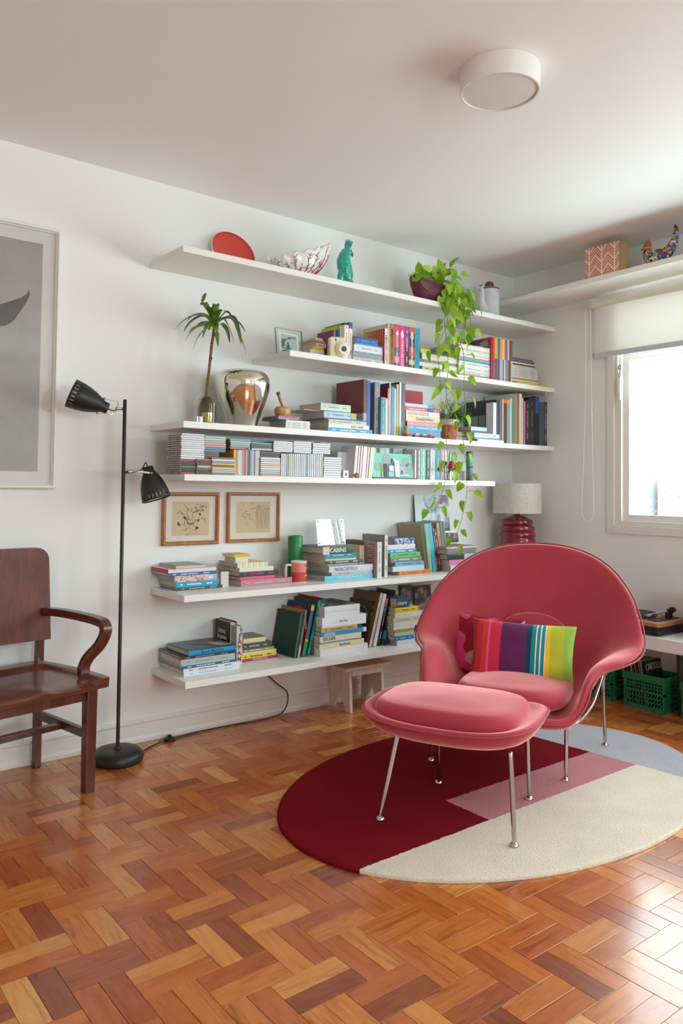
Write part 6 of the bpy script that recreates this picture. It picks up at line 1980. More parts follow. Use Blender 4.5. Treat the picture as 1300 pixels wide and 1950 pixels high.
('cd','dark brown disc case',-2.2787,-.33,1.4096,.1138,.0102,.142,.5,0,'3A302C'),
('cd','black disc case',-2.2749,-.33,1.4199,.1178,.0102,.142,.5,0,'2A2624'),
('cd','plum disc case',-2.2781,-.33,1.4301,.1222,.0102,.142,-.7,0,'5A4A58'),
]),
('S','music discs on the fourth shelf','in the upright white row',[
('cd','white spined disc case',-2.2105,-.335,1.315,.1191,.0106,.142,.0,.0,'DCDDDD'),
('cd','ivory spined disc case',-2.1988,-.335,1.315,.1194,.0106,.142,.0,.0,'DEDAD2'),
('cd','pale blue spined disc case',-2.187,-.335,1.315,.1197,.0107,.142,.0,.0,'C6D2DC'),
('cd','blue spined disc case',-2.1752,-.335,1.315,.1201,.0107,.142,.0,.0,'8FAFC6'),
('cd','yellow spined disc case',-2.1633,-.335,1.315,.1204,.0108,.142,.0,.0,'D9C98A'),
('cd','ivory spined disc case',-2.1514,-.335,1.315,.1207,.0108,.142,.0,.0,'DEDAD2'),
('cd','pale blue spined disc case',-2.1394,-.335,1.315,.121,.0108,.142,.0,.0,'C6D2DC'),
('cd','white spined disc case',-2.1274,-.335,1.315,.1214,.0109,.142,.0,.0,'D2D6DA'),
('cd','white spined disc case',-2.1153,-.335,1.315,.1217,.0109,.142,.0,.0,'DCDDDD'),
('cd','ivory spined disc case',-2.1033,-.335,1.315,.122,.011,.142,.0,.0,'DEDAD2'),
('cd','pale blue spined disc case',-2.0911,-.335,1.315,.1224,.011,.142,.0,.0,'C6D2DC'),
('cd','white spined disc case',-2.0789,-.335,1.315,.1227,.011,.142,.0,.0,'D2D6DA'),
('cd','white spined disc case',-2.0667,-.335,1.315,.123,.0111,.142,.0,.0,'DCDDDD'),
('cd','blue spined disc case',-2.0544,-.335,1.315,.1234,.0111,.142,.0,.0,'8FAFC6'),
('cd','pale blue spined disc case',-2.0421,-.335,1.315,.1237,.0112,.142,.0,.0,'C6D2DC'),
('cd','white spined disc case',-2.0297,-.335,1.315,.124,.0112,.142,.0,.0,'D2D6DA'),
('cd','white spined disc case',-2.0173,-.335,1.315,.1244,.0113,.142,.0,.0,'DCDDDD'),
('cd','ivory spined disc case',-2.0049,-.335,1.315,.1247,.0113,.142,.0,.0,'DEDAD2'),
('cd','pale blue spined disc case',-1.9924,-.335,1.315,.1251,.0113,.142,.0,.0,'C6D2DC'),
('cd','white spined disc case',-1.9798,-.335,1.315,.1254,.0114,.142,.0,.0,'D2D6DA'),
('cd','white spined disc case',-1.9672,-.335,1.315,.1257,.0114,.142,.0,.0,'DCDDDD'),
('cd','ivory spined disc case',-1.9545,-.335,1.315,.1261,.0115,.142,.0,.0,'DEDAD2'),
]),
('L','music discs on the fourth shelf','the first flat stack over upright white discs',[
('cd','white spined disc case',-2.2005,-.33,1.4393,.1213,.0094,.142,1.0,0,'DADDE0'),
('cd','white spined disc case',-2.2,-.33,1.4488,.1223,.0094,.142,-.2,0,'E3E4E6'),
('cd','white spined disc case',-2.1999,-.33,1.4582,.1223,.0094,.142,-1.1,0,'DADDE0'),
('cd','white spined disc case',-2.2004,-.33,1.4676,.1217,.0094,.142,-1.0,0,'E3E4E6'),
('cd','white spined disc case',-2.2002,-.33,1.477,.1224,.0094,.142,.6,0,'DADDE0'),
('cd','white spined disc case',-2.1996,-.33,1.4864,.1187,.0094,.142,-.2,0,'E3E4E6'),
]),
('L','music discs on the fourth shelf','the middle flat stack over upright white discs',[
('cd','white spined disc case',-2.0791,-.33,1.4393,.1152,.0102,.142,.3,0,'E3E4E6'),
('cd','white spined disc case',-2.0782,-.33,1.4495,.1182,.0102,.142,.1,0,'DADDE0'),
('cd','white spined disc case',-2.0791,-.33,1.4597,.1158,.0102,.142,.1,0,'E3E4E6'),
('cd','white spined disc case',-2.0789,-.33,1.4699,.1185,.0102,.142,.0,0,'DADDE0'),
('cd','white spined disc case',-2.0799,-.33,1.4801,.1172,.0102,.142,-.3,0,'E3E4E6'),
('cd','white spined disc case',-2.079,-.33,1.4903,.1152,.0102,.142,.5,0,'DADDE0'),
]),
('L','music discs on the fourth shelf','the last flat stack over upright white discs',[
('cd','white spined disc case',-1.9559,-.33,1.4393,.1194,.0116,.142,-.0,0,'DADDE0'),
('cd','white spined disc case',-1.9559,-.33,1.4509,.1189,.0116,.142,-1.1,0,'E3E4E6'),
('cd','white spined disc case',-1.9565,-.33,1.4625,.1152,.0116,.142,-.8,0,'DADDE0'),
('cd','white spined disc case',-1.9551,-.33,1.4741,.1165,.0116,.142,-.7,0,'E3E4E6'),
('cd','white spined disc case',-1.9559,-.33,1.4857,.1201,.0116,.142,.4,0,'DADDE0'),
]),
('L','music discs on the fourth shelf','the white stack before the white box',[
('cd','white spined disc case',-1.8883,-.34,1.315,.1232,.0122,.142,-.4,0,'DADDE0'),
('cd','white spined disc case',-1.8892,-.34,1.3272,.121,.0122,.142,.8,0,'DADDE0'),
('cd','white spined disc case',-1.8872,-.34,1.3394,.1227,.0122,.142,-.2,0,'DADDE0'),
('cd','white spined disc case',-1.8874,-.34,1.3516,.1207,.0122,.142,.2,0,'DADDE0'),
('cd','white spined disc case',-1.8875,-.34,1.3638,.1227,.0122,.142,-.3,0,'DADDE0'),
('cd','white spined disc case',-1.89,-.34,1.3759,.1217,.0122,.142,-.7,0,'DADDE0'),
('cd','white spined disc case',-1.8883,-.34,1.3881,.1255,.0122,.142,-.0,0,'DADDE0'),
('cd','white spined disc case',-1.8887,-.34,1.4003,.1189,.0122,.142,-.1,0,'DADDE0'),
('cd','white spined disc case',-1.8871,-.34,1.4125,.1209,.0122,.142,-.2,0,'DADDE0'),
]),
('S','paper disc sleeves on the disc shelf','in the leaning sleeves past the white box',[
('m','white paper disc sleeve',-1.7149,-.31,1.315,.1821,.0082,.13,.0,5.2,'E6E6E6'),
('m','white paper disc sleeve',-1.7067,-.31,1.315,.1818,.0082,.13,.0,5.2,'E2E2E4'),
('m','red paper disc sleeve',-1.6984,-.31,1.315,.1814,.0082,.13,.0,5.2,'B5323E'),
('m','white paper disc sleeve',-1.6901,-.31,1.315,.181,.0082,.13,.0,5.2,'E4E4E4'),
('m','black paper disc sleeve',-1.6819,-.31,1.315,.1806,.0082,.13,.0,5.3,'3A3C42'),
('m','white paper disc sleeve',-1.6736,-.31,1.315,.1803,.0083,.13,.0,5.3,'E6E6E6'),
('m','red paper disc sleeve',-1.6652,-.31,1.315,.1799,.0083,.13,.0,5.3,'C24A4A'),
('m','white paper disc sleeve',-1.6569,-.31,1.315,.1795,.0083,.13,.0,5.3,'E5E5E7'),
('m','white paper disc sleeve',-1.6485,-.31,1.315,.1791,.0083,.13,.0,5.4,'E6E6E6'),
('m','white paper disc sleeve',-1.6402,-.31,1.315,.1787,.0083,.13,.0,5.4,'E2E2E4'),
('m','red paper disc sleeve',-1.6318,-.31,1.315,.1784,.0084,.13,.0,5.4,'B5323E'),
('m','white paper disc sleeve',-1.6233,-.31,1.315,.178,.0084,.13,.0,5.4,'E4E4E4'),
('m','black paper disc sleeve',-1.6149,-.31,1.315,.1776,.0084,.13,.0,5.5,'3A3C42'),
('m','white paper disc sleeve',-1.6064,-.31,1.315,.1772,.0084,.13,.0,5.5,'E6E6E6'),
('m','yellow paper disc sleeve',-1.5979,-.31,1.315,.1768,.0084,.13,.0,5.5,'E3C94A'),
('m','white paper disc sleeve',-1.5894,-.31,1.315,.1764,.0085,.13,.0,5.5,'E5E5E7'),
]),
('S','paper disc sleeves on the disc shelf','in the row behind the green card',[
('m','white paper disc sleeve',-1.483,-.2,1.315,.1836,.0135,.13,.0,.0,'E6E6E6'),
('m','white paper disc sleeve',-1.4684,-.2,1.315,.1837,.0135,.13,.0,.0,'E4E4E4'),
('m','black paper disc sleeve',-1.4537,-.2,1.315,.1839,.0136,.13,.0,.0,'4A4C50'),
('m','black paper disc sleeve',-1.4389,-.2,1.315,.184,.0136,.13,.0,.0,'3E4046'),
('m','pale pink paper disc sleeve',-1.4241,-.2,1.315,.1841,.0137,.13,.0,.0,'E2CFC6'),
('m','white paper disc sleeve',-1.4092,-.2,1.315,.1842,.0137,.13,.0,.0,'DADBDD'),
('m','grey paper disc sleeve',-1.3942,-.2,1.315,.1844,.0138,.13,.0,.0,'BFC6CC'),
('m','white paper disc sleeve',-1.3792,-.2,1.315,.1845,.0138,.13,.0,.0,'E6E6E6'),
('m','white paper disc sleeve',-1.3642,-.2,1.315,.1846,.0139,.13,.0,.0,'E4E4E4'),
('m','black paper disc sleeve',-1.349,-.2,1.315,.1847,.0139,.13,.0,.0,'4A4C50'),
('m','black paper disc sleeve',-1.3339,-.2,1.315,.1849,.014,.13,.0,.0,'3E4046'),
('m','pale pink paper disc sleeve',-1.3186,-.2,1.315,.185,.0141,.13,.0,.0,'E2CFC6'),
('m','white paper disc sleeve',-1.3033,-.2,1.315,.1851,.0141,.13,.0,.0,'DADBDD'),
('m','grey paper disc sleeve',-1.2879,-.2,1.315,.1853,.0142,.13,.0,.0,'BFC6CC'),
('m','white paper disc sleeve',-1.2725,-.2,1.315,.1854,.0142,.13,.0,.0,'E6E6E6'),
('m','white paper disc sleeve',-1.257,-.2,1.315,.1855,.0143,.13,.0,.0,'E4E4E4'),
('m','black paper disc sleeve',-1.2414,-.2,1.315,.1857,.0144,.13,.0,.0,'4A4C50'),
('m','black paper disc sleeve',-1.2258,-.2,1.315,.1858,.0144,.13,.0,.0,'3E4046'),
('m','pale pink paper disc sleeve',-1.2101,-.2,1.315,.1859,.0145,.13,.0,.0,'E2CFC6'),
('m','white paper disc sleeve',-1.1943,-.2,1.315,.1861,.0145,.13,.0,.0,'DADBDD'),
('m','grey paper disc sleeve',-1.1785,-.2,1.315,.1862,.0146,.13,.0,.0,'BFC6CC'),
('m','white paper disc sleeve',-1.1626,-.2,1.315,.1863,.0147,.13,.0,.0,'E6E6E6'),
]),
('S','film boxes on the disc shelf','from the green card artwork',[
('h','slim white film case',-1.2393,-.3,1.315,.1787,.0108,.13,.0,.0,'E3E3E3'),
('h','slim maroon film case',-1.2262,-.3,1.315,.1784,.0124,.13,.0,.0,'7A3A3E'),
('h','grey film case',-1.2088,-.3,1.315,.1812,.0184,.13,.0,.0,'A8ABA8',0,{'bars':'E0E0E0'}),
('h','mint film box',-1.1761,-.3,1.315,.1835,.0421,.13,.0,.0,'7CC4B2',0,{'bars':'DDF0EA'}),
('h','black and silver film box',-1.1348,-.3,1.315,.1826,.0284,.13,.0,.0,'55585A',0,{'bars':'C9CCCE'}),
('h','white patterned film box',-1.097,-.3,1.315,.1831,.041,.13,.0,.0,'D3D8DC',0,{'bars':'A9B2BA'}),
('h','teal blue film box',-1.0517,-.3,1.315,.1849,.0435,.13,.0,.0,'2F93A6',0,{'bars':'DCEEF0'}),
('h','pink film box',-1.0116,-.3,1.315,.1838,.0325,.13,.0,.0,'C998A6',0,{'bars':'F0DCE2'}),
('h','slim white film box',-.9843,-.3,1.315,.1838,.0158,.13,.0,.0,'DADADA'),
('h','thin white film box',-.9669,-.3,1.315,.1816,.0106,.13,.0,.0,'D6D6D4'),
('h','green film box',-.9418,-.3,1.315,.1712,.0181,.13,.0,.0,'7AB07A',0,{'blocks':[('D9DCD6',0,.5)]}),
('h','black film box with purple cap',-.9166,-.3,1.315,.1698,.0279,.13,.0,.0,'2A2A2E',0,{'top':('8A3A9A',.16),'bars':'B9BCC0'}),
]),
('L','books on the fifth shelf','the pile nearest the floor lamp',[
('h','dark brown book',-2.5906,-.1982,.7525,.246,.0146,.1862,-.4,0,'4A4136',0,{'bars':'B9B09A'}),
('h','turquoise book with white lines',-2.6072,-.1982,.7671,.2266,.0267,.1862,-.5,0,'129FC0',0,{'bars':'E3F2F5'}),
('h','picture spined book lettered 80',-2.6147,-.1982,.7938,.2287,.0302,.1862,-.3,0,'9FB4BC',0,{'pic':1,'text':('80',.86,'F2F2F2',0)}),
('h','blue paperback',-2.6337,-.1982,.824,.2608,.016,.1862,-.4,0,'355FA6',0,{'bars':'C9D6EA'}),
('h','white book with red edge',-2.6337,-.1982,.84,.2572,.0167,.1862,-.0,0,'DAD6D2',0,{'redend':1}),
('h','pink edged grey book',-2.6433,-.1982,.8567,.1577,.017,.1862,-.7,0,'E0B4BA',0,{'cov':'8E8F8A'}),
]),
('L','books on the fifth shelf','the pile under the yellow booklet',[
('h','large dusty pink book',-2.2193,-.2268,.7525,.3145,.0301,.2148,.7,0,'C07A86',0,{'bars':'6FC6D6'}),
('h','rose red book',-2.2784,-.2268,.7826,.2072,.0187,.2148,-.2,0,'C85A72'),
('h','black book with red lettering',-2.2656,-.2268,.8013,.2389,.0251,.2148,.7,0,'35353A',0,{'bars':'C83A46'}),
('h','white book',-2.2841,-.2268,.8264,.206,.0221,.2148,.3,0,'DAD6CC'),
('h','striped cloth notebook',-2.3085,-.2268,.8485,.1836,.0241,.19,.3,0,'DDD6AE',0,{'stripesp':1}),
('h','small cream booklet',-2.3738,-.2268,.8727,.0742,.0283,.11,-.0,0,'DAD5C2'),
('h','small yellow booklet',-2.3714,-.2268,.901,.0965,.0157,.12,.7,0,'D8B93A',0,{'pagesp':1}),
]),
('L','books on the fifth shelf','the pile under the acrylic holder',[
('h','light blue art book',-1.713,-.276,.7525,.3379,.0271,.26,-.6,0,'6FB9D0',0,{'text':('FALLINGWATER',.52,'A9DCE8',0)}),
('h','grey book lettered in orange',-1.6922,-.276,.7796,.2893,.0193,.25,.3,0,'B5B3AE',0,{'text':('Jean Nouvel',.3,'E08A2E',0)}),
('h','white and navy book',-1.6978,-.276,.799,.3105,.0314,.25,-.3,0,'C9CCD8',0,{'text':('COLLECTION',.38,'2E3A78',1)}),
('m','grey green magazine',-1.7587,-.276,.8304,.2139,.0138,.24,.3,0,'8E9484'),
('m','dark grey magazine',-1.7448,-.276,.8442,.2604,.0181,.24,.4,0,'4A4C50',0,{'bars':'C9C9C9'}),
('m','pale grey magazine',-1.7727,-.276,.8623,.2148,.0107,.24,-.5,0,'C3C3BC'),
('m','green magazine',-1.772,-.276,.873,.2191,.0099,.24,-.5,0,'2E9A46'),
('m','blue magazine',-1.7758,-.276,.8829,.2201,.0146,.24,-.8,0,'1F86B8',0,{'bars':'BFE0F0'}),
('h','thick dark green book lettered CABINS',-1.7948,-.276,.8975,.2055,.0403,.22,-.4,0,'3A5A54',0,{'text':('CABINS',.5,'EDEBC6',0),'blocks':[('D9C2B4',.78,1)]}),
]),
('S','books on the fifth shelf','from the pile of art books',[
('h','cream paperback',-1.5703,-.21,.7525,.1788,.0346,.15,.0,.0,'D6C4A6'),
('h','narrow photo spined book',-1.5261,-.19,.7525,.2029,.0203,.17,.0,.0,'8FA0A2',0,{'cov':'7A6450','bars':'3A5A6A'}),
('h','salmon book',-1.5041,-.19,.7525,.2035,.0226,.17,.0,.0,'D9917A'),
('h','white book with red lettering',-1.5136,-.3,.7525,.2024,.0361,.17,.0,.0,'D3D6D8',0,{'cov':'A59D94','bars':'C9404A','redlines':1}),
('h','cream photo book',-1.4464,-.28,.7525,.2389,.0268,.2,.0,.0,'D8D2C8',0,{'cov':'8E8F8C','bars':'6A6660'}),
]),
('L','books on the fifth shelf','the pile beside the tall beige folder',[
('h','orange book',-1.2078,-.2714,.7525,.2572,.0233,.17,-.7,0,'D97A3E',0,{'bars':'A8582A'}),
('h','white and blue book',-1.2598,-.2714,.7758,.252,.0301,.16,-.2,0,'C3D0DA'),
('h','sky blue book',-1.2511,-.2714,.8059,.2338,.0236,.16,.8,0,'6FAEC6',0,{'bars':'2E6F9A'}),
('h','grey paperback',-1.2793,-.2714,.8294,.2484,.0303,.15,-.2,0,'7E7C7E',0,{'bars':'DADADA'}),
('h','bright green book',-1.2867,-.2714,.8598,.2387,.0245,.15,-.3,0,'5FBE5E',0,{'bars':'2E7A36'}),
('h','blue spined book',-1.311,-.2714,.8842,.2244,.0208,.15,-.1,0,'2E8FBE',0,{'bars':'D9E9EE'}),
('h','pale blank book',-1.3212,-.2714,.9051,.2227,.028,.15,-.3,0,'D9D3D2'),
('h','blue and white photo book',-1.2995,-.2714,.9331,.1701,.0372,.15,.4,0,'3A5F94',0,{'pic':2}),
]),
('S','books on the fifth shelf','from the orange book pile',[
('h','tall beige folder with dark green spine',-1.0502,-.2255,.7525,.2984,.0317,.2135,.0,-11.0,'3A5A36',0,{'cov':'A8977E'}),
('h','pale green tall book',-1.0315,-.2255,.7525,.2976,.0297,.2135,.0,-8.4,'A9B89A'),
('h','cyan tall book',-.9932,-.2255,.7525,.2991,.0335,.2135,.0,-10.6,'49BCD6'),
('h','black lettered tall book',-.9692,-.2255,.7525,.2976,.0138,.2135,.0,-9.7,'3A3634',0,{'bars':'CFC9BE'}),
('h','dark red book',-.9478,-.2255,.7525,.2668,.0275,.2,.0,-11.2,'8A3E3C',0,{'bars':'E3CFC6'}),
('h','olive tan book',-.9219,-.2255,.7525,.3014,.024,.2135,.0,-10.7,'B0A272',0,{'bars':'7A6E44'}),
('h','grey binder with black dots',-.8891,-.2255,.7525,.3054,.0383,.2135,.0,-9.7,'7F858A',0,{'dots':'1E1E20'}),
]),
('L','books on the fifth shelf','the pile behind the pink chair',[
('h','pale book',-.8119,-.2973,.7525,.2435,.0395,.2,.3,0,'C9D4D8'),
('h','pink book',-.8241,-.2973,.792,.2401,.0334,.2,-.5,0,'D684AE'),
('h','black book',-.8263,-.2973,.8255,.2643,.0344,.2,-.4,0,'35363A',0,{'blocks':[('B9BEC0',0,.45)]}),
('h','thick grey book',-.8355,-.2973,.8599,.2618,.0341,.22,.3,0,'7F8084'),
('h','white topped book',-.8321,-.2973,.894,.2817,.0136,.24,.7,0,'D9CFCF',0,{'cov':'A07A80'}),
]),
('L','books on the lowest shelf','the pile under the blue Japan book',[
('h','white and pale blue book',-2.5534,-.2661,.353,.3049,.0178,.2541,.2,0,'D3DBE2',0,{'bars':'9FBCD6'}),
('h','white book with small lettering',-2.5542,-.2661,.3708,.3056,.0187,.2541,-.1,0,'DAD8D6',0,{'bars':'8A8684'}),
('h','navy and white book',-2.5658,-.2661,.3894,.3025,.0137,.25,.8,0,'2A6A90',0,{'bars':'DADFE3'}),
('h','grey green book',-2.5748,-.2661,.4031,.2918,.0306,.24,-.8,0,'AEB8B6',0,{'bars':'8F9A98'}),
('h','dark brown book',-2.5743,-.2661,.4337,.2903,.0125,.25,-.7,0,'3A3436',0,{'bars':'9A9496'}),
('h','blue book lettered Japan Modern',-2.5537,-.2661,.4462,.2596,.0266,.23,.4,0,'1F8FC6',0,{'cov':'2E5A6A','text':('Japan Modern',.5,'2A5A74',0),'jcover':1}),
]),
('S','books on the lowest shelf','from the blue Japan book',[
('h','black book lettered LIVING IN JAPAN',-2.3945,-.185,.353,.2169,.0365,.15,.0,.0,'2A2523',0,{'flip':1,'living':1}),
('h','narrow orange spined book',-2.3727,-.185,.353,.2181,.0064,.17,.0,.0,'C8752E'),
('h','photo spined book lettered JAPAN',-2.385,-.235,.353,.2044,.0339,.17,.0,.0,'A9AAA0',0,{'japan':1}),
]),
('L','books on the lowest shelf','the small pile beside the JAPAN book',[
('h','magenta book',-2.2134,-.1602,.353,.2268,.0155,.1482,-.1,0,'A8386A',0,{'text':('JAPANESE STYLE',.5,'E9C6D6',0)}),
('h','yellow book with black print',-2.221,-.1602,.3685,.2166,.0183,.1482,-.7,0,'DCC81E',0,{'bars':'3A3A1E'}),
('h','cream book',-2.2213,-.1602,.3868,.2166,.0131,.1482,.1,0,'D9C7AE'),
('h','olive book',-2.227,-.1602,.3999,.2013,.0153,.1482,.8,0,'9A8F4A',0,{'bars':'D6CFA0'}),
('h','dark grey book',-2.236,-.1602,.4152,.183,.0304,.1482,.0,0,'4A4B48',0,{'bars':'BFBFBA','cov':'4A4844'}),
('h','cream photo covered book',-2.2519,-.1602,.4456,.1437,.0288,.14,-.2,0,'D9CB9E',0,{'cov':'6A5A54','blocks':[('C9502E',.95,1)]}),
]),
('S','books on the lowest shelf','from the yellow and magenta pile',[
('h','dark green checked tall book',-2.043,-.2338,.353,.235,.0123,.2218,.0,10.3,'1C2A24','2A6A74',{'check':1}),
('h','black book',-2.0304,-.2338,.353,.229,.0108,.22,.0,10.5,'2A2422',0,{'bars':'8A4A2A'}),
('h','blue book with red top',-2.0198,-.2338,.353,.2526,.0108,.2218,.0,11.1,'2E7F96',0,{'cov':'B0813E','blocks':[('CFC6B0',0,.25)]}),
('h','blue book with red swirl',-1.9861,-.2338,.353,.2793,.0218,.2218,.0,12.4,'2A6FA8',0,{'cov':'8A3A2E','blocks':[('2E8A6A',0,.28),('D9A83A',.28,.33),('D9A83A',.88,.97)],'swirl':1}),
('h','teal green tall book',-1.956,-.2338,.353,.299,.0203,.2218,.0,14.3,'1F9A8E',0,{'cov':'1F5A44','bars':'14564E'}),
('h','red and teal patterned book',-1.925,-.2338,.353,.3072,.0292,.2218,.0,13.5,'2E5A5C',0,{'cov':'A5242A','blocks':[('D9543E',.42,.58),('2E9A88',.6,.68),('D9543E',.68,.8),('2E9A88',.8,.9)],'bars':'DCE6E2'}),
]),
('L','books on the lowest shelf','the pile below two white boxes',[
('box','flat white carton',-1.7517,-.2906,.353,.3307,.0394,.25,-.6,0,'D8D8D9'),
('h','cream book with small black lettering',-1.7687,-.2906,.3924,.3072,.029,.24,-.7,0,'DCCBA6',0,{'text':('bauhaus',.56,'4A4238',0)}),
('h','thin teal book',-1.776,-.2906,.4213,.2881,.0078,.22,.6,0,'4F9AAE'),
('h','beige book with bold black capitals',-1.7771,-.2906,.4291,.2877,.0301,.23,-.0,0,'DFC9AE',0,{'text':('ESCHER',.22,'2A2420',0)}),
('h','blue book with upside-down white capitals',-1.7555,-.2906,.4592,.3179,.0232,.24,.7,0,'2F8FC4',0,{'text':('PICASSO',.18,'E6F2F8',1),'blocks':[('DADADA',0,.07)]}),
('h','thin tan book',-1.7876,-.2906,.4824,.2479,.0223,.22,-.7,0,'C4A05A',0,{'bars':'7A5E2E'}),
]),
('L','white cartons','two white cartons on the art books',[
('box','white carton with small print',-1.7536,-.2906,.5047,.3055,.0544,.26,-.4,0,'DDDDE0',0,{'text':('PurPur',.48,'6A6A6E',0)}),
('box','white carton with dark top',-1.7695,-.2906,.5591,.243,.0589,.26,-.7,0,'D9DADD',0,{'cov':'3A302E'}),
]),
('S','books on the lowest shelf','from the white cartons',[
('h','black book with arch picture',-1.5278,-.2138,.353,.2559,.023,.2018,.0,11.1,'2A2A28',0,{'cov':'4A3424','bars':'8FA03A','arch':1}),
('h','big brown folder with cream spine',-1.529,-.2438,.353,.3114,.022,.2318,.0,15.8,'CFC6B6',0,{'cov':'7A5230','bars':'A89E8C'}),
('h','white tall book',-1.495,-.2438,.353,.3025,.0245,.2318,.0,14.5,'DAD9DE'),
('h','black book with pink print',-1.465,-.2438,.353,.2864,.0183,.2318,.0,13.5,'242226',0,{'bars':'C9CCD0','blocks':[('D95A86',.78,.95),('2E8FC0',.7,.77)]}),
('h','black tall book with blue foot',-1.4321,-.2438,.353,.2839,.0262,.2318,.0,13.2,'23262C',0,{'blocks':[('2A7FC0',.12,.3)],'bars':'7A8088'}),
('h','navy tall book',-1.403,-.2438,.353,.2926,.0263,.2318,.0,13.5,'2E3448',0,{'bars':'C9CCD6'}),
('h','mint capped grey folder',-1.322,-.1838,.353,.3002,.0239,.1718,.0,9.8,'A9C9C2',0,{'cov':'55584E'}),
]),
('L','books on the lowest shelf','the pile behind the pink chair arm',[
('h','grey white book',-1.3076,-.3033,.353,.1371,.0291,.22,-.2,0,'C3CACC'),
('h','blue book',-1.3193,-.3033,.3821,.1482,.0252,.2,-.7,0,'2A6AB0',0,{'bars':'9FC0E0'}),
('h','green book',-1.3192,-.3033,.4073,.1534,.0211,.2,-.4,0,'9AC49A'),
('h','tan book',-1.3196,-.3033,.4283,.1597,.0178,.2,-.1,0,'B07E52'),
('h','pale mint book',-1.3211,-.3033,.4462,.1682,.0122,.2,-.3,0,'BFD2C6'),
('h','white book with red edges',-1.3039,-.3033,.4584,.1921,.0253,.2,-.7,0,'D2CDC6',0,{'blocks':[]}),
('h','cream patterned book',-1.2982,-.3033,.4837,.2121,.0312,.2,-.7,0,'C9BFA2',0,{'bars':'A39876'}),
('h','white book',-1.2789,-.3033,.5148,.2324,.025,.22,.8,0,'D3D6DA',0,{'bars':'B4B8BE'}),
('h','yellow book',-1.302,-.3033,.5398,.1802,.0306,.2,-.5,0,'E0C52E',0,{'bars':'6A5E2A'}),
('h','blue book lettered in yellow',-1.3311,-.3033,.5704,.0986,.0542,.15,.0,0,'1F4F86',0,{'text':('cture',.42,'F0D93A',0)}),
]),
]

def paper_edges():
    m = NT('page_edges', .85, spec=.1)
    w_ = m.n('TexWave', i_Scale=260.0, i_Distortion=1.2, i_Detail=2.0)
    w_.bands_direction = 'X'
    m.t.links.new(m.coord('Object'), w_.inputs['Vector'])
    m.base(m.mix(m.math('MULTIPLY', w_.outputs['Fac'], .6), 'D3CABA', 'A79B88'))
    return m.m
PAGES = paper_edges()
def cover_mat(c): return paint(c, .38, .05, scale=30)
def print_mat(c): return paint(c, .45, .03)
def brick_mat():
    m = NT('brick_print', .4)
    bt_ = m.n('TexBrick', i_Scale=46.0, i_Mortar_Size=.018, i_Color1=lin('8E3438'), i_Color2=lin('7A2C32'), i_Mortar=lin('241A1C'))
    m.t.links.new(m.coord('Object', rot=(0, PI / 2, 0)), bt_.inputs['Vector'])
    mp = m.coord('Object', rot=(PI / 2, 0, PI / 2))
    sp = m.n('SeparateXYZ'); m.l(m.n('TexCoord'), 'Object', sp, 0)
    cb_ = m.n('CombineXYZ'); m.l(sp, 1, cb_, 0); m.l(sp, 2, cb_, 1)
    m.l(cb_, 0, bt_, 'Vector')
    up_ = m.math('GREATER_THAN', sp.outputs[2], .118)
    m.base(m.mix(up_, 'A9A9B4', bt_.outputs[0]))
    return m.m
BRICKP = brick_mat()
def check_mat():
    m = NT('check_cloth', .6)
    ck_ = m.n('TexBrick', i_Scale=90.0, i_Mortar_Size=.03, i_Color1=lin('15241E'), i_Color2=lin('1E3A2E'), i_Mortar=lin('2F5A48'))
    ck_.offset = 0
    sp = m.n('SeparateXYZ'); m.l(m.n('TexCoord'), 'Object', sp, 0)
    cb_ = m.n('CombineXYZ'); m.l(sp, 1, cb_, 0); m.l(sp, 2, cb_, 1)
    m.l(cb_, 0, ck_, 'Vector')
    m.base(ck_.outputs[0])
    return m.m
CHECK = check_mat()
def grad_stripes():
    m = NT('stripe_cover', .4)
    sp = m.n('SeparateXYZ'); m.l(m.n('TexCoord'), 'Object', sp, 0)
    base = m.ramp(m.math('MULTIPLY', sp.outputs[1], 5.2), [(0, 'C0282E'), (.45, 'C8402E'), (.8, 'D9882E'), (1, 'D9A92E')])
    st_ = m.math('GREATER_THAN', m.math('FRACT', m.math('MULTIPLY', sp.outputs[1], 48.0)), .55)
    m.base(m.mix(st_, base, m.mix(.35, base, 'E8B85A')))
    return m.m
STRIPES = grad_stripes()
def photo_mat(name, stops, sc=14):
    m = NT(name, .4)
    m.base(m.ramp(m.noise(m.coord('Object'), sc, 4), stops))
    return m.m
PHOTO_D = photo_mat('dark_photo', [(.38, '241E20'), (.5, '5A4A46'), (.6, '9A9490')])
PHOTO_C = photo_mat('colour_collage', [(.3, '3A5A8A'), (.4, 'E3E3E0'), (.46, 'C8505A'), (.52, 'E9E4DA'), (.58, '2A2A30'), (.64, 'E0A85A'), (.72, '6FB0C0')], 45)
PHOTO_B = photo_mat('blue_collage', [(.36, '1F2A44'), (.48, '3A68A8'), (.53, 'E3E6E6'), (.62, '3A68A8')], 45)

BOOKOBJ = {}
def quad_part(name, mat, parent, face, a0, a1, b0, b1, t, d):
    e = .0004
    if face == 'spine': q = [(a0, -e, b0), (a1, -e, b0), (a1, -e, b1), (a0, -e, b1)]
    elif face == 'left': x = -t / 2 - e; q = [(x, a1, b0), (x, a0, b0), (x, a0, b1), (x, a1, b1)]
    else: x = t / 2 + e; q = [(x, a0, b0), (x, a1, b0), (x, a1, b1), (x, a0, b1)]
    o = B().add(q, [(0, 1, 2, 3)]).obj(name, mat, parent)
    return o
M_TXT = lambda z, x=0, up=False: Matrix.Translation((x, -.0005, z)) @ Matrix(((0, 1, 0, 0), (0, 0, -1, 0), (-1, 0, 0, 0), (0, 0, 0, 1))) @ (Matrix.Rotation(PI, 4, 'Z') if up else Matrix.Identity(4))

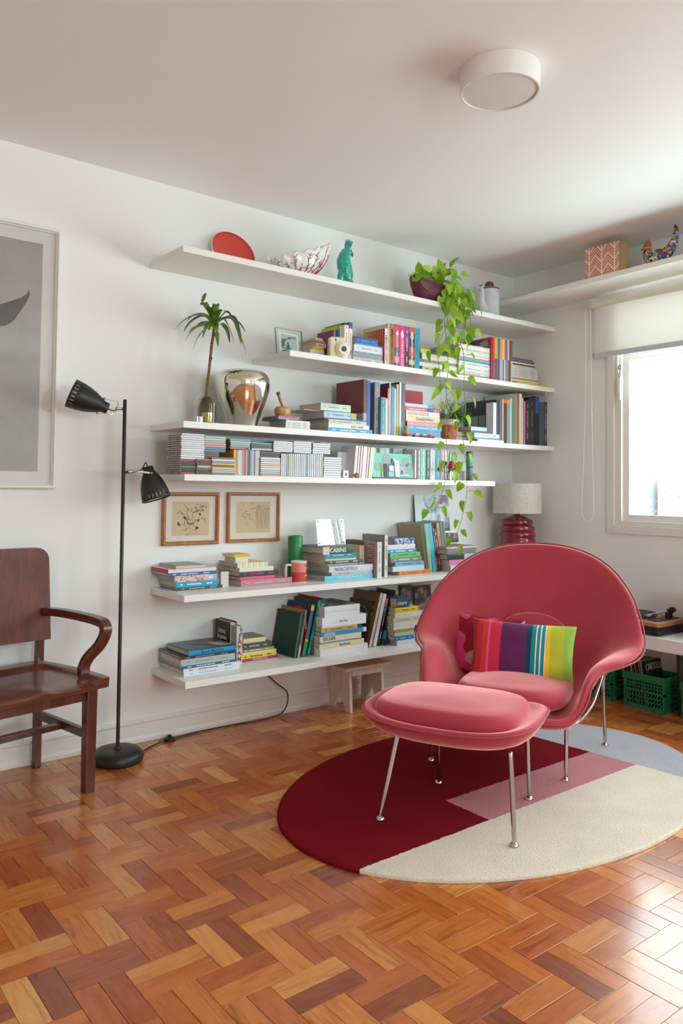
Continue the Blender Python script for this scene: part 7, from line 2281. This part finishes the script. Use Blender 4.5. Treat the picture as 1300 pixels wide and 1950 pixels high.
def make_book(style, mode, x, y, z, L, t, d, yaw_, lean, cov, spn, o):
    z0, z1_ = (0, L) if mode == 'S' else (-L / 2, L / 2)
    spine_c = spn or cov
    board_c = o.get('cov', cov)
    bm_, sm = cover_mat(board_c), cover_mat(spine_c)
    flip = o.get('flip')
    name = {'cd': 'disc_case', 'm': 'slim_volume', 'box': 'carton'}.get(style, 'book')
    bb = B()
    if style == 'cd':
        bb.box(-t / 2, -t * .2, .0015, d, z0 + .001, z1_ - .001, 1)
        bb.box(-t * .2, t * .42, .001, d, z0 + .0005, z1_ - .0005, 0)
        r = bb.obj(name, [paint('A9A198', .25), paint('3A3634', .3)])
        B().box(-t * .38, t * .40, 0, .002, z0 + .003, z1_ - .003).obj('inlay', sm, r)
        bb = B()
        for f_ in (.2, .5, .8):
            bb.box(-t * .3, -t * .05, d * f_, d * f_ + .006, z1_ - .0012, z1_ - .0002)
        bb.obj('hinge_notches', paint('2A2624', .4), r)
    elif style == 'box':
        bb.box(-t / 2, t / 2, 0, d, z0, z1_)
        r = bb.obj(name, sm, bevel=.0015)
        if 'cov' in o:
            quad_part('top_picture', PHOTO_D, r, 'top', .004, d - .004, z0 + .004, z1_ - .004, t, d)
            quad_part('lid_seam', paint('8E8F92', .6), r, 'spine', -t * .02, t * .005, z0, z1_, t, d)
    elif style == 'm' and (mode == 'S' or t < .0055):
        bb.box(-t / 2, t / 2, 0, d, z0, z1_)
        r = bb.obj(name, sm)
    else:
        ct = min(.0026 if style in ('h', 'dk') else .0007, t * .18)
        ov = .003 if style in ('h', 'dk') else .0004
        if L < .1: ov = .001
        bmat = bm_
        if o.get('brick'): bmat = BRICKP
        if o.get('check'): bmat = CHECK
        if o.get('stripes'): bmat = STRIPES
        if o.get('stripesp'):
            m = NT('striped_cloth', .8)
            sp = m.n('SeparateXYZ'); m.l(m.n('TexCoord'), 'Object', sp, 0)
            m.base(m.ramp(m.math('FRACT', m.math('MULTIPLY', sp.outputs[2], 30.0)), [(0, 'E3DFC0'), (.35, 'D9C96A'), (.5, 'E3DFC0'), (.72, '5A8F94'), (.8, 'E3DFC0')], 'CONSTANT'))
            bmat = sm = m.m
        bb.box(-t / 2, -t / 2 + ct, 0, d, z0, z1_, 0)
        bb.box(t / 2 - ct, t / 2, 0, d, z0, z1_, 0)
        # slightly rounded spine
        n_ = 5
        prof = [(-t / 2 + ct * .0, .002)] + [(-t / 2 + t * k / n_, -.0004 - .0012 * math.sin(PI * k / n_) + .0012) for k in range(n_ + 1)] + [(t / 2, .002)]
        prof = [(a, max(0.0, b_)) for a, b_ in prof]
        bb.prism(prof + [(t / 2 - ct, .004), (-t / 2 + ct, .004)], z0, z1_, 1)
        if flip:
            for i, p in enumerate(bb.v): bb.v[i] = (p[0], d - p[1], p[2])
        r = bb.obj(name, [bmat, sm if not o.get('brick') else BRICKP])
        pg = B()
        ya, yb = (.003, d - ov) if not flip else (ov, d - .003)
        pg.box(-t / 2 + ct * .95, t / 2 - ct * .95, ya, yb, z0 + ov, z1_ - ov)
        pg.obj('pages', PAGES if not o.get('pagesp') else paint('E3DDC9', .8), r)
    # pose
    if mode == 'S':
        s_ = abs(math.sin(math.radians(lean)))
        M = Matrix.Translation((x, y, z + s_ * t / 2)) @ Matrix.Rotation(math.radians(yaw_), 4, 'Z') @ Matrix.Rotation(math.radians(lean), 4, 'Y')
    else:
        M = Matrix.Translation((x, y, z + t / 2)) @ Matrix.Rotation(math.radians(yaw_), 4, 'Z') @ Matrix.Rotation(-PI / 2, 4, 'Y')
    r.matrix_basis = M
    # print
    for k, (c_, f0, f1) in enumerate(o.get('blocks', [])):
        quad_part('colour_block', print_mat(c_), r, 'spine', -t / 2, t / 2, z0 + f0 * L, z0 + f1 * L, t, d)
    if 'top' in o:
        c_, f_ = o['top']
        quad_part('colour_block', print_mat(c_), r, 'spine', -t / 2, t / 2, z1_ - f_ * L, z1_, t, d)
        quad_part('cover_block', print_mat(c_), r, 'left', 0, d, z1_ - f_ * L, z1_, t, d)
    if 'bars' in o:
        c_ = o['bars']; R_ = random.Random(int(abs(x) * 1e4))
        bb = B(); e = .0008
        hw = min(t * .17, .0032)
        for a, b_ in ((.10, .16), (.26, .60), (.72, .86)):
            p0 = a
            while p0 < b_:
                p1 = min(b_, p0 + R_.uniform(.02, .05))
                za, zb = z1_ - p0 * L, z1_ - p1 * L
                bb.add([(-hw, -e, zb), (hw, -e, zb), (hw, -e, za), (-hw, -e, za)], [(0, 1, 2, 3)])
                p0 = p1 + R_.uniform(.006, .014)
        bb.obj('spine_print', print_mat(c_), r)['kind'] = 'stuff'
    if 'num' in o:
        n_, c_ = o['num']
        text_part('number', n_, t * 1.25, print_mat(c_), r, Matrix.Translation((0, -.001, z1_ - .052)) @ Matrix.Rotation(PI / 2, 4, 'X'), bold=t * .02)
        text_part('spine_title', 'ARCHITECTURE NOW!', t * .52, print_mat(c_ if n_ != '3' else '4A3018'), r, M_TXT(z0 + L * .40), bold=t * .004)
    if 'text' in o:
        s_, pos, c_, ups = o['text']
        size = min(t * .82, L * .9 / max(1, len(s_)) / .52)
        if s_ in ('PurPur',): size *= .45
        text_part('spine_title', s_, size, print_mat(c_), r, M_TXT(z1_ - pos * L, 0, bool(ups)), bold=size * .008)
    if o.get('zig'):
        bb = B(); n_ = 8
        for k in range(n_):
            za, zb = z1_ - L * k / n_, z1_ - L * (k + 1) / n_
            xa, xb = (t * .4, -t * .05) if k % 2 == 0 else (-t * .05, t * .4)
            bb.tube([(xa, -.0008, za), (xb, -.0008, zb)], .0009, 4)
            bb.tube([(-t * .45, -.0008, (za + zb) / 2), (t * .0, -.0008, (za + zb) / 2)], .0006, 4)
        bb.obj('lattice_print', print_mat('E6E6E8'), r)
    if o.get('photo'):
        quad_part('cover_photo', PHOTO_D, r, 'left', .02, d - .02, z0 + .02, z1_ - .012, t, d)
    if o.get('bphoto'):
        quad_part('cover_photo', paint('8F9194', .4, .1), r, 'left', .012, d - .02, z0 + .03, z0 + L * .66, t, d)
        bb = B(); x_ = -t / 2 - .0012
        for a in (.06, .09, .15):
            bb.box(x_, x_ + .0004, a, a + .006, z0 + .03, z0 + L * .66)
        bb.obj('cover_bars', BLK, r)
    if 'dots' in o:
        bb = B(); n_ = int(L / .0125)
        for k in range(n_):
            zz = z0 + L * (k + .5) / n_
            bb.lathe([(min(t * .22, .0042), 0), (.0005, .0003)], 10, M=Matrix.Translation((t * .08, -.0006, zz)) @ Matrix.Rotation(PI / 2, 4, 'X'))
        if style == 'h' and d > .21:
            for k in range(12):
                for j in range(2):
                    bb.lathe([(.0055, 0), (.0005, .0003)], 10, M=Matrix.Translation((-t / 2 - .0005, .012 + k * .017, z1_ - .012 - j * .017)) @ Matrix.Rotation(-PI / 2, 4, 'Y'))
        bb.obj('printed_dots', print_mat(o['dots']), r)['kind'] = 'stuff'
    if 'dot' in o:
        B().lathe([(t * .32, 0), (.0005, .0003)], 16, M=Matrix.Translation((0, -.0006, z0 + .012)) @ Matrix.Rotation(PI / 2, 4, 'X')).obj('printed_disc', print_mat(o['dot']), r)
    if o.get('redlines'):
        bb = B(); x_ = -t / 2 - .0006
        for k in range(11):
            w_ = (.05, .03, .06, .045)[k % 4]
            bb.add([(x_, .02, z1_ - .012 - k * .013), (x_, .02 + w_, z1_ - .012 - k * .013), (x_, .02 + w_, z1_ - .018 - k * .013), (x_, .02, z1_ - .018 - k * .013)], [(0, 1, 2, 3)])
        bb.obj('cover_lines', print_mat('B8323E'), r)['kind'] = 'stuff'
    if o.get('pic'):
        quad_part('spine_picture', PHOTO_C if o['pic'] == 1 else PHOTO_B, r, 'spine', -t * .5, t * .5, z0 + (L * .2 if o['pic'] == 1 else 0), z1_ - (0 if o['pic'] == 1 else L * .1), t, d)
    if o.get('redend'):
        B().box(-t / 2, t / 2, .002, d, z1_ - .0005, z1_ + .0018).obj('red_edge', print_mat('B5283A'), r)
    if o.get('jcover'):
        quad_part('cover_plain', paint('3A5660', .35, .12), r, 'top', .002, d - .002, z0 + .002, z1_ - .002, t, d)
        x_ = t / 2 + .0012
        B().add([(x_, .05, z0 + L * .12), (x_, .12, z0 + L * .34), (x_, .16, z0 + L * .72), (x_, .075, z0 + L * .40), (x_, .02, z0 + L * .30)], [(0, 1, 2, 3, 4)]).obj('cover_red', print_mat('A5453E'), r)
        x_ += .0004
        B().add([(x_, .02, z0 + L * .04), (x_, .11, z0 + L * .08), (x_, .125, z0 + L * .36), (x_, .03, z0 + L * .30)], [(0, 1, 2, 3)]).obj('cover_photo', PHOTO_C, r)
    if o.get('living'):
        quad_part('cover_black', print_mat('241E1D'), r, 'left', .001, d - .001, z0 + .001, z1_ - .001, t, d)
        Mx = Matrix.Translation((-t / 2 - .0012, d * .52, z1_ - .055)) @ Matrix(((0, 0, -1, 0), (-1, 0, 0, 0), (0, 1, 0, 0), (0, 0, 0, 1)))
        text_part('cover_title', 'LIVING', .026, print_mat('DAD6D0'), r, Mx, sx=.95, bold=.0006)
        text_part('cover_title', 'IN JAPAN', .026, print_mat('DAD6D0'), r, Matrix.Translation((0, 0, -.03)) @ Mx, sx=.85, bold=.0006)
        bb = B(); x_ = -t / 2 - .0008
        for k in range(5):
            bb.add([(x_, .02 + .025 * k, z0 + .03), (x_, .032 + .025 * k, z0 + .03), (x_, .030 + .025 * k, z0 + .075 + .01 * (k % 2)), (x_, .022 + .025 * k, z0 + .08)], [(0, 1, 2, 3)])
        bb.obj('cover_glow', print_mat('8A5232'), r)
    if o.get('japan'):
        quad_part('spine_picture', photo_mat('garden_print', [(.35, '5A5A52'), (.45, 'B9BAB2'), (.55, 'CFCFC6'), (.66, '6A8A5A')], 40), r, 'spine', -t / 2, t / 2, z0, z1_, t, d)
        for k, ch in enumerate('JAPAN'):
            text_part('spine_letter', ch, .030, print_mat('A0263E'), r, Matrix.Translation((0, -.001, z1_ - .052 - .0285 * k)) @ Matrix.Rotation(PI / 2, 4, 'X'), bold=.0012)
    if o.get('swirl'):
        quad_part('cover_dark', print_mat('2E3A5A'), r, 'left', .0, d, z0 + L * .55, z1_, t, d)
        x_ = -t / 2 - .0012
        pts = spline([Vector((x_, .01, z0 + L * .5)), Vector((x_, .05, z0 + L * .82)), Vector((x_, .11, z0 + L * .9)), Vector((x_, .16, z0 + L * .82)), Vector((x_, .13, z0 + L * .7))], 6)
        B().tube(pts, .009, 6).obj('cover_swirl', print_mat('B5402E'), r)
    if o.get('arch'):
        x_ = -t / 2 - .0006
        n_ = 16
        arc = [(x_, .085 + .062 * math.cos(PI * k / n_), z0 + L * .62 + .062 * math.sin(PI * k / n_)) for k in range(n_ + 1)]
        B().add(arc + [(x_, .023, z0 + .02), (x_, .147, z0 + .02)], [tuple(range(n_ + 3))]).obj('cover_arch', paint('3A332C', .4, .35), r)
        B().tube([Vector(p) + Vector((-.0006, 0, 0)) for p in arc], .0016, 5).obj('arch_line', print_mat('B59A5E'), r)
        B().ball((x_, .085, z0 + L * .5), .03, 12, sc=(.02, .8, 1.6)).obj('pale_figure', paint('8E9478', .5, .3), r)
    return r
ORD = 'first second third fourth fifth sixth seventh eighth ninth tenth eleventh twelfth thirteenth fourteenth fifteenth sixteenth seventeenth eighteenth nineteenth twentieth twenty-first twenty-second twenty-third'.split()
TOPZ = {}
for mode, grp, where, rows in BOOKS:
    n_ = len(rows)
    for i, rw in enumerate(rows):
        style, look, x, y, z, L, t, d, yaw_, lean, cov = rw[:11]
        spn = rw[11] if len(rw) > 11 else 0
        o = rw[12] if len(rw) > 12 else {}
        r = make_book(style, mode, x, y, z, L, t, d, yaw_, lean, cov, spn, o)
        if mode == 'L':
            pos = 'top of' if i == n_ - 1 and n_ > 1 else 'bottom of' if i == 0 and n_ > 1 else ORD[i] + ' up in'
            tag(r, '%s, %s %s' % (look, pos, where), {'cd': 'disc', 'box': 'box'}.get(style, 'book'), grp)
        else:
            tag(r, '%s, %s along %s' % (look, ORD[i], where), {'cd': 'disc'}.get(style, 'book'), grp)
        if mode == 'L': TOPZ[where] = z + t
ah.location.z = TOPZ['the pile under the acrylic holder'] + .0006
AP.location.z = TOPZ['the slim pile under the wooden apple']
AP.location.x = -2.125

# things that rest on piles
zz = TOPZ['the pile behind the pink chair']
sp_f = empty('small_photo_frame', (-.735, -.12, zz), (math.radians(-8), 0, 0))
tag(sp_f, 'small white framed photo standing on the grey books', 'picture')
B().box(-.070, .070, -.004, .004, 0, .085).obj('frame', paint('E3E2DE', .4), sp_f, bevel=.001)
B().box(-.058, .058, -.0046, -.004, .008, .072).obj('photo', PHOTO_D, sp_f)
bc = B().box(-.032, .032, 0, .11, 0, .150).obj('brown_box', paint('9A8878', .6), None, loc=(-1.868, -.20, z4), bevel=.001)
tag(bc, 'plain brown carton standing behind the white discs', 'box')
can = empty('small_tin', (-1.862, -.165, z4 + .1502))
tag(can, 'small blue and orange tin on the brown carton', 'tin')
B().lathe([(.020, 0), (.0205, .001), (.0205, .046), (.019, .048), (.001, .048)], 28).obj('tin_body', paint('6F93C6', .35), can, smooth=40)
B().lathe([(.0208, .002), (.0208, .015)], 28, cap=False).obj('orange_band', paint('E0A06A', .4), can, smooth=40)
# glossy photos leaning at the back of the lowest shelf
for k, (x, w_, h_, c_, nm_) in enumerate(((-1.045, .105, .30, 'brown tinted', 'rows of small pictures'), (-.905, .15, .29, 'dark', 'shapes on it'))):
    pb = empty('dark_photo_board', (x, -.045, TOP[6]), (math.radians(-6), 0, 0))
    tag(pb, '%s photo board with %s behind the lowest books' % (c_, nm_), 'picture')
    B().box(-w_ / 2, w_ / 2, -.004, .004, 0, h_).obj('board', paint('4A3A34', .4), pb)
    if k == 0:
        for i in range(2):
            for j in range(3):
                B().box(-.046 + .048 * i, -.006 + .048 * i, -.0048, -.004, .03 + .09 * j, .105 + .09 * j).obj('print', PHOTO_D, pb)
    else:
        B().box(-.068, .068, -.0048, -.004, .01, .28).obj('print', PHOTO_D, pb)
gcard = B().box(-.022, .022, 0, .012, 0, .078).obj('grey_card', paint('CFCDCA', .6), None, loc=(-2.452, -.195, TOP[5]))
tag(gcard, 'grey card standing beside the pile nearest the lamp', 'card')

# ------------------------------------------------------------------ trailing pothos in its purple bowl
po = empty('trailing_pothos', (-1.085, -.265, TOP[1]))
PO = Vector((-1.085, -.265, TOP[1]))
tag(po, 'lime green trailing pothos in a purple bowl planter', 'plant')
bb = B()
NB = 56
def bowl_row(k, z):
    r_ = []
    for i in range(NB):
        a = 2 * PI * i / NB
        r_.append((k * .168 * math.cos(a), k * .088 * math.sin(a), z + .028 * max(0, -math.cos(a)) ** 3 * (z / .1) - .01 * math.cos(a) * (z / .1)))
    return r_
bb.grid([bowl_row(.50, 0), bowl_row(.58, .002), bowl_row(.80, .04), bowl_row(.95, .085), bowl_row(1.0, .112), bowl_row(.98, .117), bowl_row(.93, .112), bowl_row(.85, .08)], wrap=True)
bb.f.append(tuple(range(NB))[::-1]); bb.m.append(0)
bb.obj('bowl', paint('6B1F3C', .45, .12), po, smooth=60, fix=True)
bb = B().grid([bowl_row(.90, .09), bowl_row(.5, .10), bowl_row(.05, .102)], wrap=True)
bb.obj('soil', paint('33261C', .9, .3), po, smooth=60)
m = NT('pothos_leaf', .38)
oi = m.n('ObjectInfo')
c = m.ramp(oi.outputs['Random'], [(0, '7DAA24'), (.35, '97C62E'), (.7, 'AED63C'), (1, 'C6E25A')])
c = m.mix(m.noise(m.coord('Object'), 40, 2), c, m.mix(.25, c, '557F1A'))
m.base(c)
tl = m.n('BsdfTranslucent'); m.t.links.new(c, tl.inputs[0])
mx = m.n('MixShader'); mx.inputs[0].default_value = .35
m.l(m.b, 0, mx, 1); m.l(tl, 0, mx, 2); m.l(mx, 0, m.out, 0)
LEAF = m.m
STEM = paint('6F9A2E', .5, .2)
# heart-shaped leaf: stalk end at the origin, tip along +y, slightly folded and drooping
def leaf_mesh():
    out = [(0, 0), (.16, -.07), (.30, -.04), (.38, .10), (.40, .26), (.35, .45), (.25, .65), (.13, .83), (0, 1.0)]
    L_, C_, R_ = [], [], []
    n_ = 9
    for x, y in out:
        sag = -.42 * max(0, y) ** 2.2
        L_.append((-x, y, sag + .16 * x)); R_.append((x, y, sag + .16 * x)); C_.append((0, max(y, 0) if y > 0 else 0, sag))
    rows = [[Vector(a).lerp(Vector(c_), .0) for a, c_ in zip(L_, C_)], [Vector(a).lerp(Vector(c_), .5) - Vector((0, 0, .02)) for a, c_ in zip(L_, C_)], C_, [Vector(a).lerp(Vector(c_), .5) - Vector((0, 0, .02)) for a, c_ in zip(R_, C_)], R_]
    return B().grid(rows).mesh('leaf', LEAF, 180)
LM = leaf_mesh()
R_ = random.Random(17)
def add_leaf(p, d_, nrm, size):
    y_ = Vector(d_).normalized(); z_ = (Vector(nrm) - y_ * Vector(nrm).dot(y_))
    if z_.length < .05: z_ = y_.cross(Vector((1, .3, 0)))
    z_.normalize(); x_ = y_.cross(z_)
    o_ = bpy.data.objects.new('leaf', LM)
    COL.objects.link(o_)
    o_.parent = po
    w_ = R_.uniform(.66, .98)
    M = Matrix(((x_.x * size * w_, y_.x * size, z_.x * size, p.x), (x_.y * size * w_, y_.y * size, z_.y * size, p.y), (x_.z * size * w_, y_.z * size, z_.z * size, p.z), (0, 0, 0, 1)))
    o_.matrix_basis = M
VIEW = Vector((-fwd.x, -fwd.y, 0)).normalized()
ROOM = Vector((0, -1, 0))
stalks = B()
def stalk_leaf(p, q, tip_dir, size, nrm=None):
    mid = p.lerp(q, .5) + Vector((0, 0, .008))
    stalks.tube([p, mid, q], .0011, 5, cap=False)
    n_ = nrm if nrm is not None else (VIEW * .75 + Vector((R_.gauss(0, .7), R_.gauss(0, .45), .45 + R_.gauss(0, .35))))
    add_leaf(q, tip_dir, n_, size)
vines = [[(-1.06,-0.3,2.49),(-1.07,-0.385,2.45),(-1.107,-0.4,2.283),(-1.106,-0.4,2.208),(-1.157,-0.4,2.127),(-1.176,-0.4,2.069),(-1.156,-0.4,2.015),(-1.145,-0.4,1.942),(-1.139,-0.4,1.868),(-1.128,-0.4,1.818)],[(-1.03,-0.3,2.49),(-1.03,-0.385,2.46),(-1.103,-0.41,2.235),(-1.102,-0.41,2.151),(-1.088,-0.41,2.078),(-1.087,-0.41,1.965),(-1.099,-0.41,1.834),(-1.078,-0.41,1.742),(-1.09,-0.41,1.657),(-1.096,-0.41,1.555),(-1.081,-0.41,1.435),(-1.106,-0.41,1.295),(-1.144,-0.41,1.203),(-1.189,-0.41,1.139),(-1.246,-0.41,1.121)],[(-0.97,-0.3,2.49),(-0.93,-0.385,2.46),(-0.953,-0.41,2.285),(-0.952,-0.41,2.208),(-0.981,-0.41,2.147),(-0.954,-0.41,2.094),(-0.946,-0.41,1.98),(-0.944,-0.41,1.847),(-0.93,-0.41,1.753),(-0.963,-0.41,1.646),(-0.941,-0.41,1.515),(-0.919,-0.41,1.373),(-0.918,-0.41,1.222),(-0.957,-0.41,1.09),(-0.997,-0.41,1.006),(-1.043,-0.41,0.924),(-1.076,-0.41,0.907)],[(-0.99,-0.31,2.48),(-0.98,-0.385,2.45),(-1.033,-0.4,2.294),(-1.026,-0.4,2.219),(-1.032,-0.4,2.142)],[(-0.95,-0.3,2.49),(-0.89,-0.385,2.44),(-0.882,-0.4,2.316),(-0.875,-0.4,2.24),(-0.86,-0.4,2.183)]]
for vn in vines:
    path = spline([Vector(p) - PO for p in vn], 6)
    B().tube(path, [.0026 - .0012 * i / len(path) for i in range(len(path))], 6).obj('vine', STEM, po, smooth=180)
    # leaves alternate along the vine
    acc, side = .02, R_.choice((-1, 1))
    for i in range(1, len(path)):
        acc += (path[i] - path[i - 1]).length
        if acc > .047:
            acc = R_.uniform(-.008, .008); side = -side
            p = path[i]
            sx_ = Vector((rgt.x, rgt.y, 0)) * side
            q = p + sx_ * R_.uniform(.018, .042) + Vector((0, R_.uniform(-.02, .012), R_.uniform(-.002, .022)))
            td = sx_ * R_.uniform(.1, .7) + Vector((0, R_.uniform(-.3, .1), -1.0 + R_.uniform(-.1, .35)))
            stalk_leaf(p, q, td, R_.uniform(.048, .074))
# crown of leaves over the bowl and round its front edge
for k in range(78):
    f_ = k / 78
    if k < 40:
        x0 = R_.uniform(-.10, .13); y0 = R_.uniform(-.05, .04)
        q = Vector((x0 * 1.25 + R_.gauss(.015, .03), y0 * 1.5 - .02, .115 + R_.uniform(.02, .15) * (1 - abs(x0 - .05) * 3.2)))
        p = Vector((x0, y0, .10))
        td = Vector((x0 * 4 + R_.gauss(0, .5), -.25 + R_.gauss(0, .3), .15 + R_.gauss(0, .5)))
    else:
        x0 = R_.uniform(-.02, .17)
        p = Vector((x0 * .7, -.04, .11))
        q = Vector((x0 + R_.gauss(.01, .03), -.115 + R_.gauss(0, .02), .125 - R_.uniform(0, .17)))
        td = Vector((R_.gauss(.15, .45), -.3 + R_.gauss(0, .2), -.8 + R_.gauss(0, .35)))
    stalk_leaf(p, q, td, R_.uniform(.052, .080))
for q, td in (((-.155, -.03, .165), (-.95, 0, -.05)), ((-.13, -.03, .175), (-.1, 0, 1)), ((-.10, -.03, .155), (.4, 0, -.5)), ((.06, -.02, .23), (-.2, 0, 1)), ((.10, -.02, .20), (.5, 0, .9)), ((.12, -.03, .16), (1, 0, .1)), ((-.12, -.05, .125), (.3, 0, -.8))):
    stalk_leaf(Vector((q[0] * .7, -.01, .10)), Vector(q), td, .075)
stalks.obj('leaf_stalks', STEM, po, smooth=180)['kind'] = 'stuff'
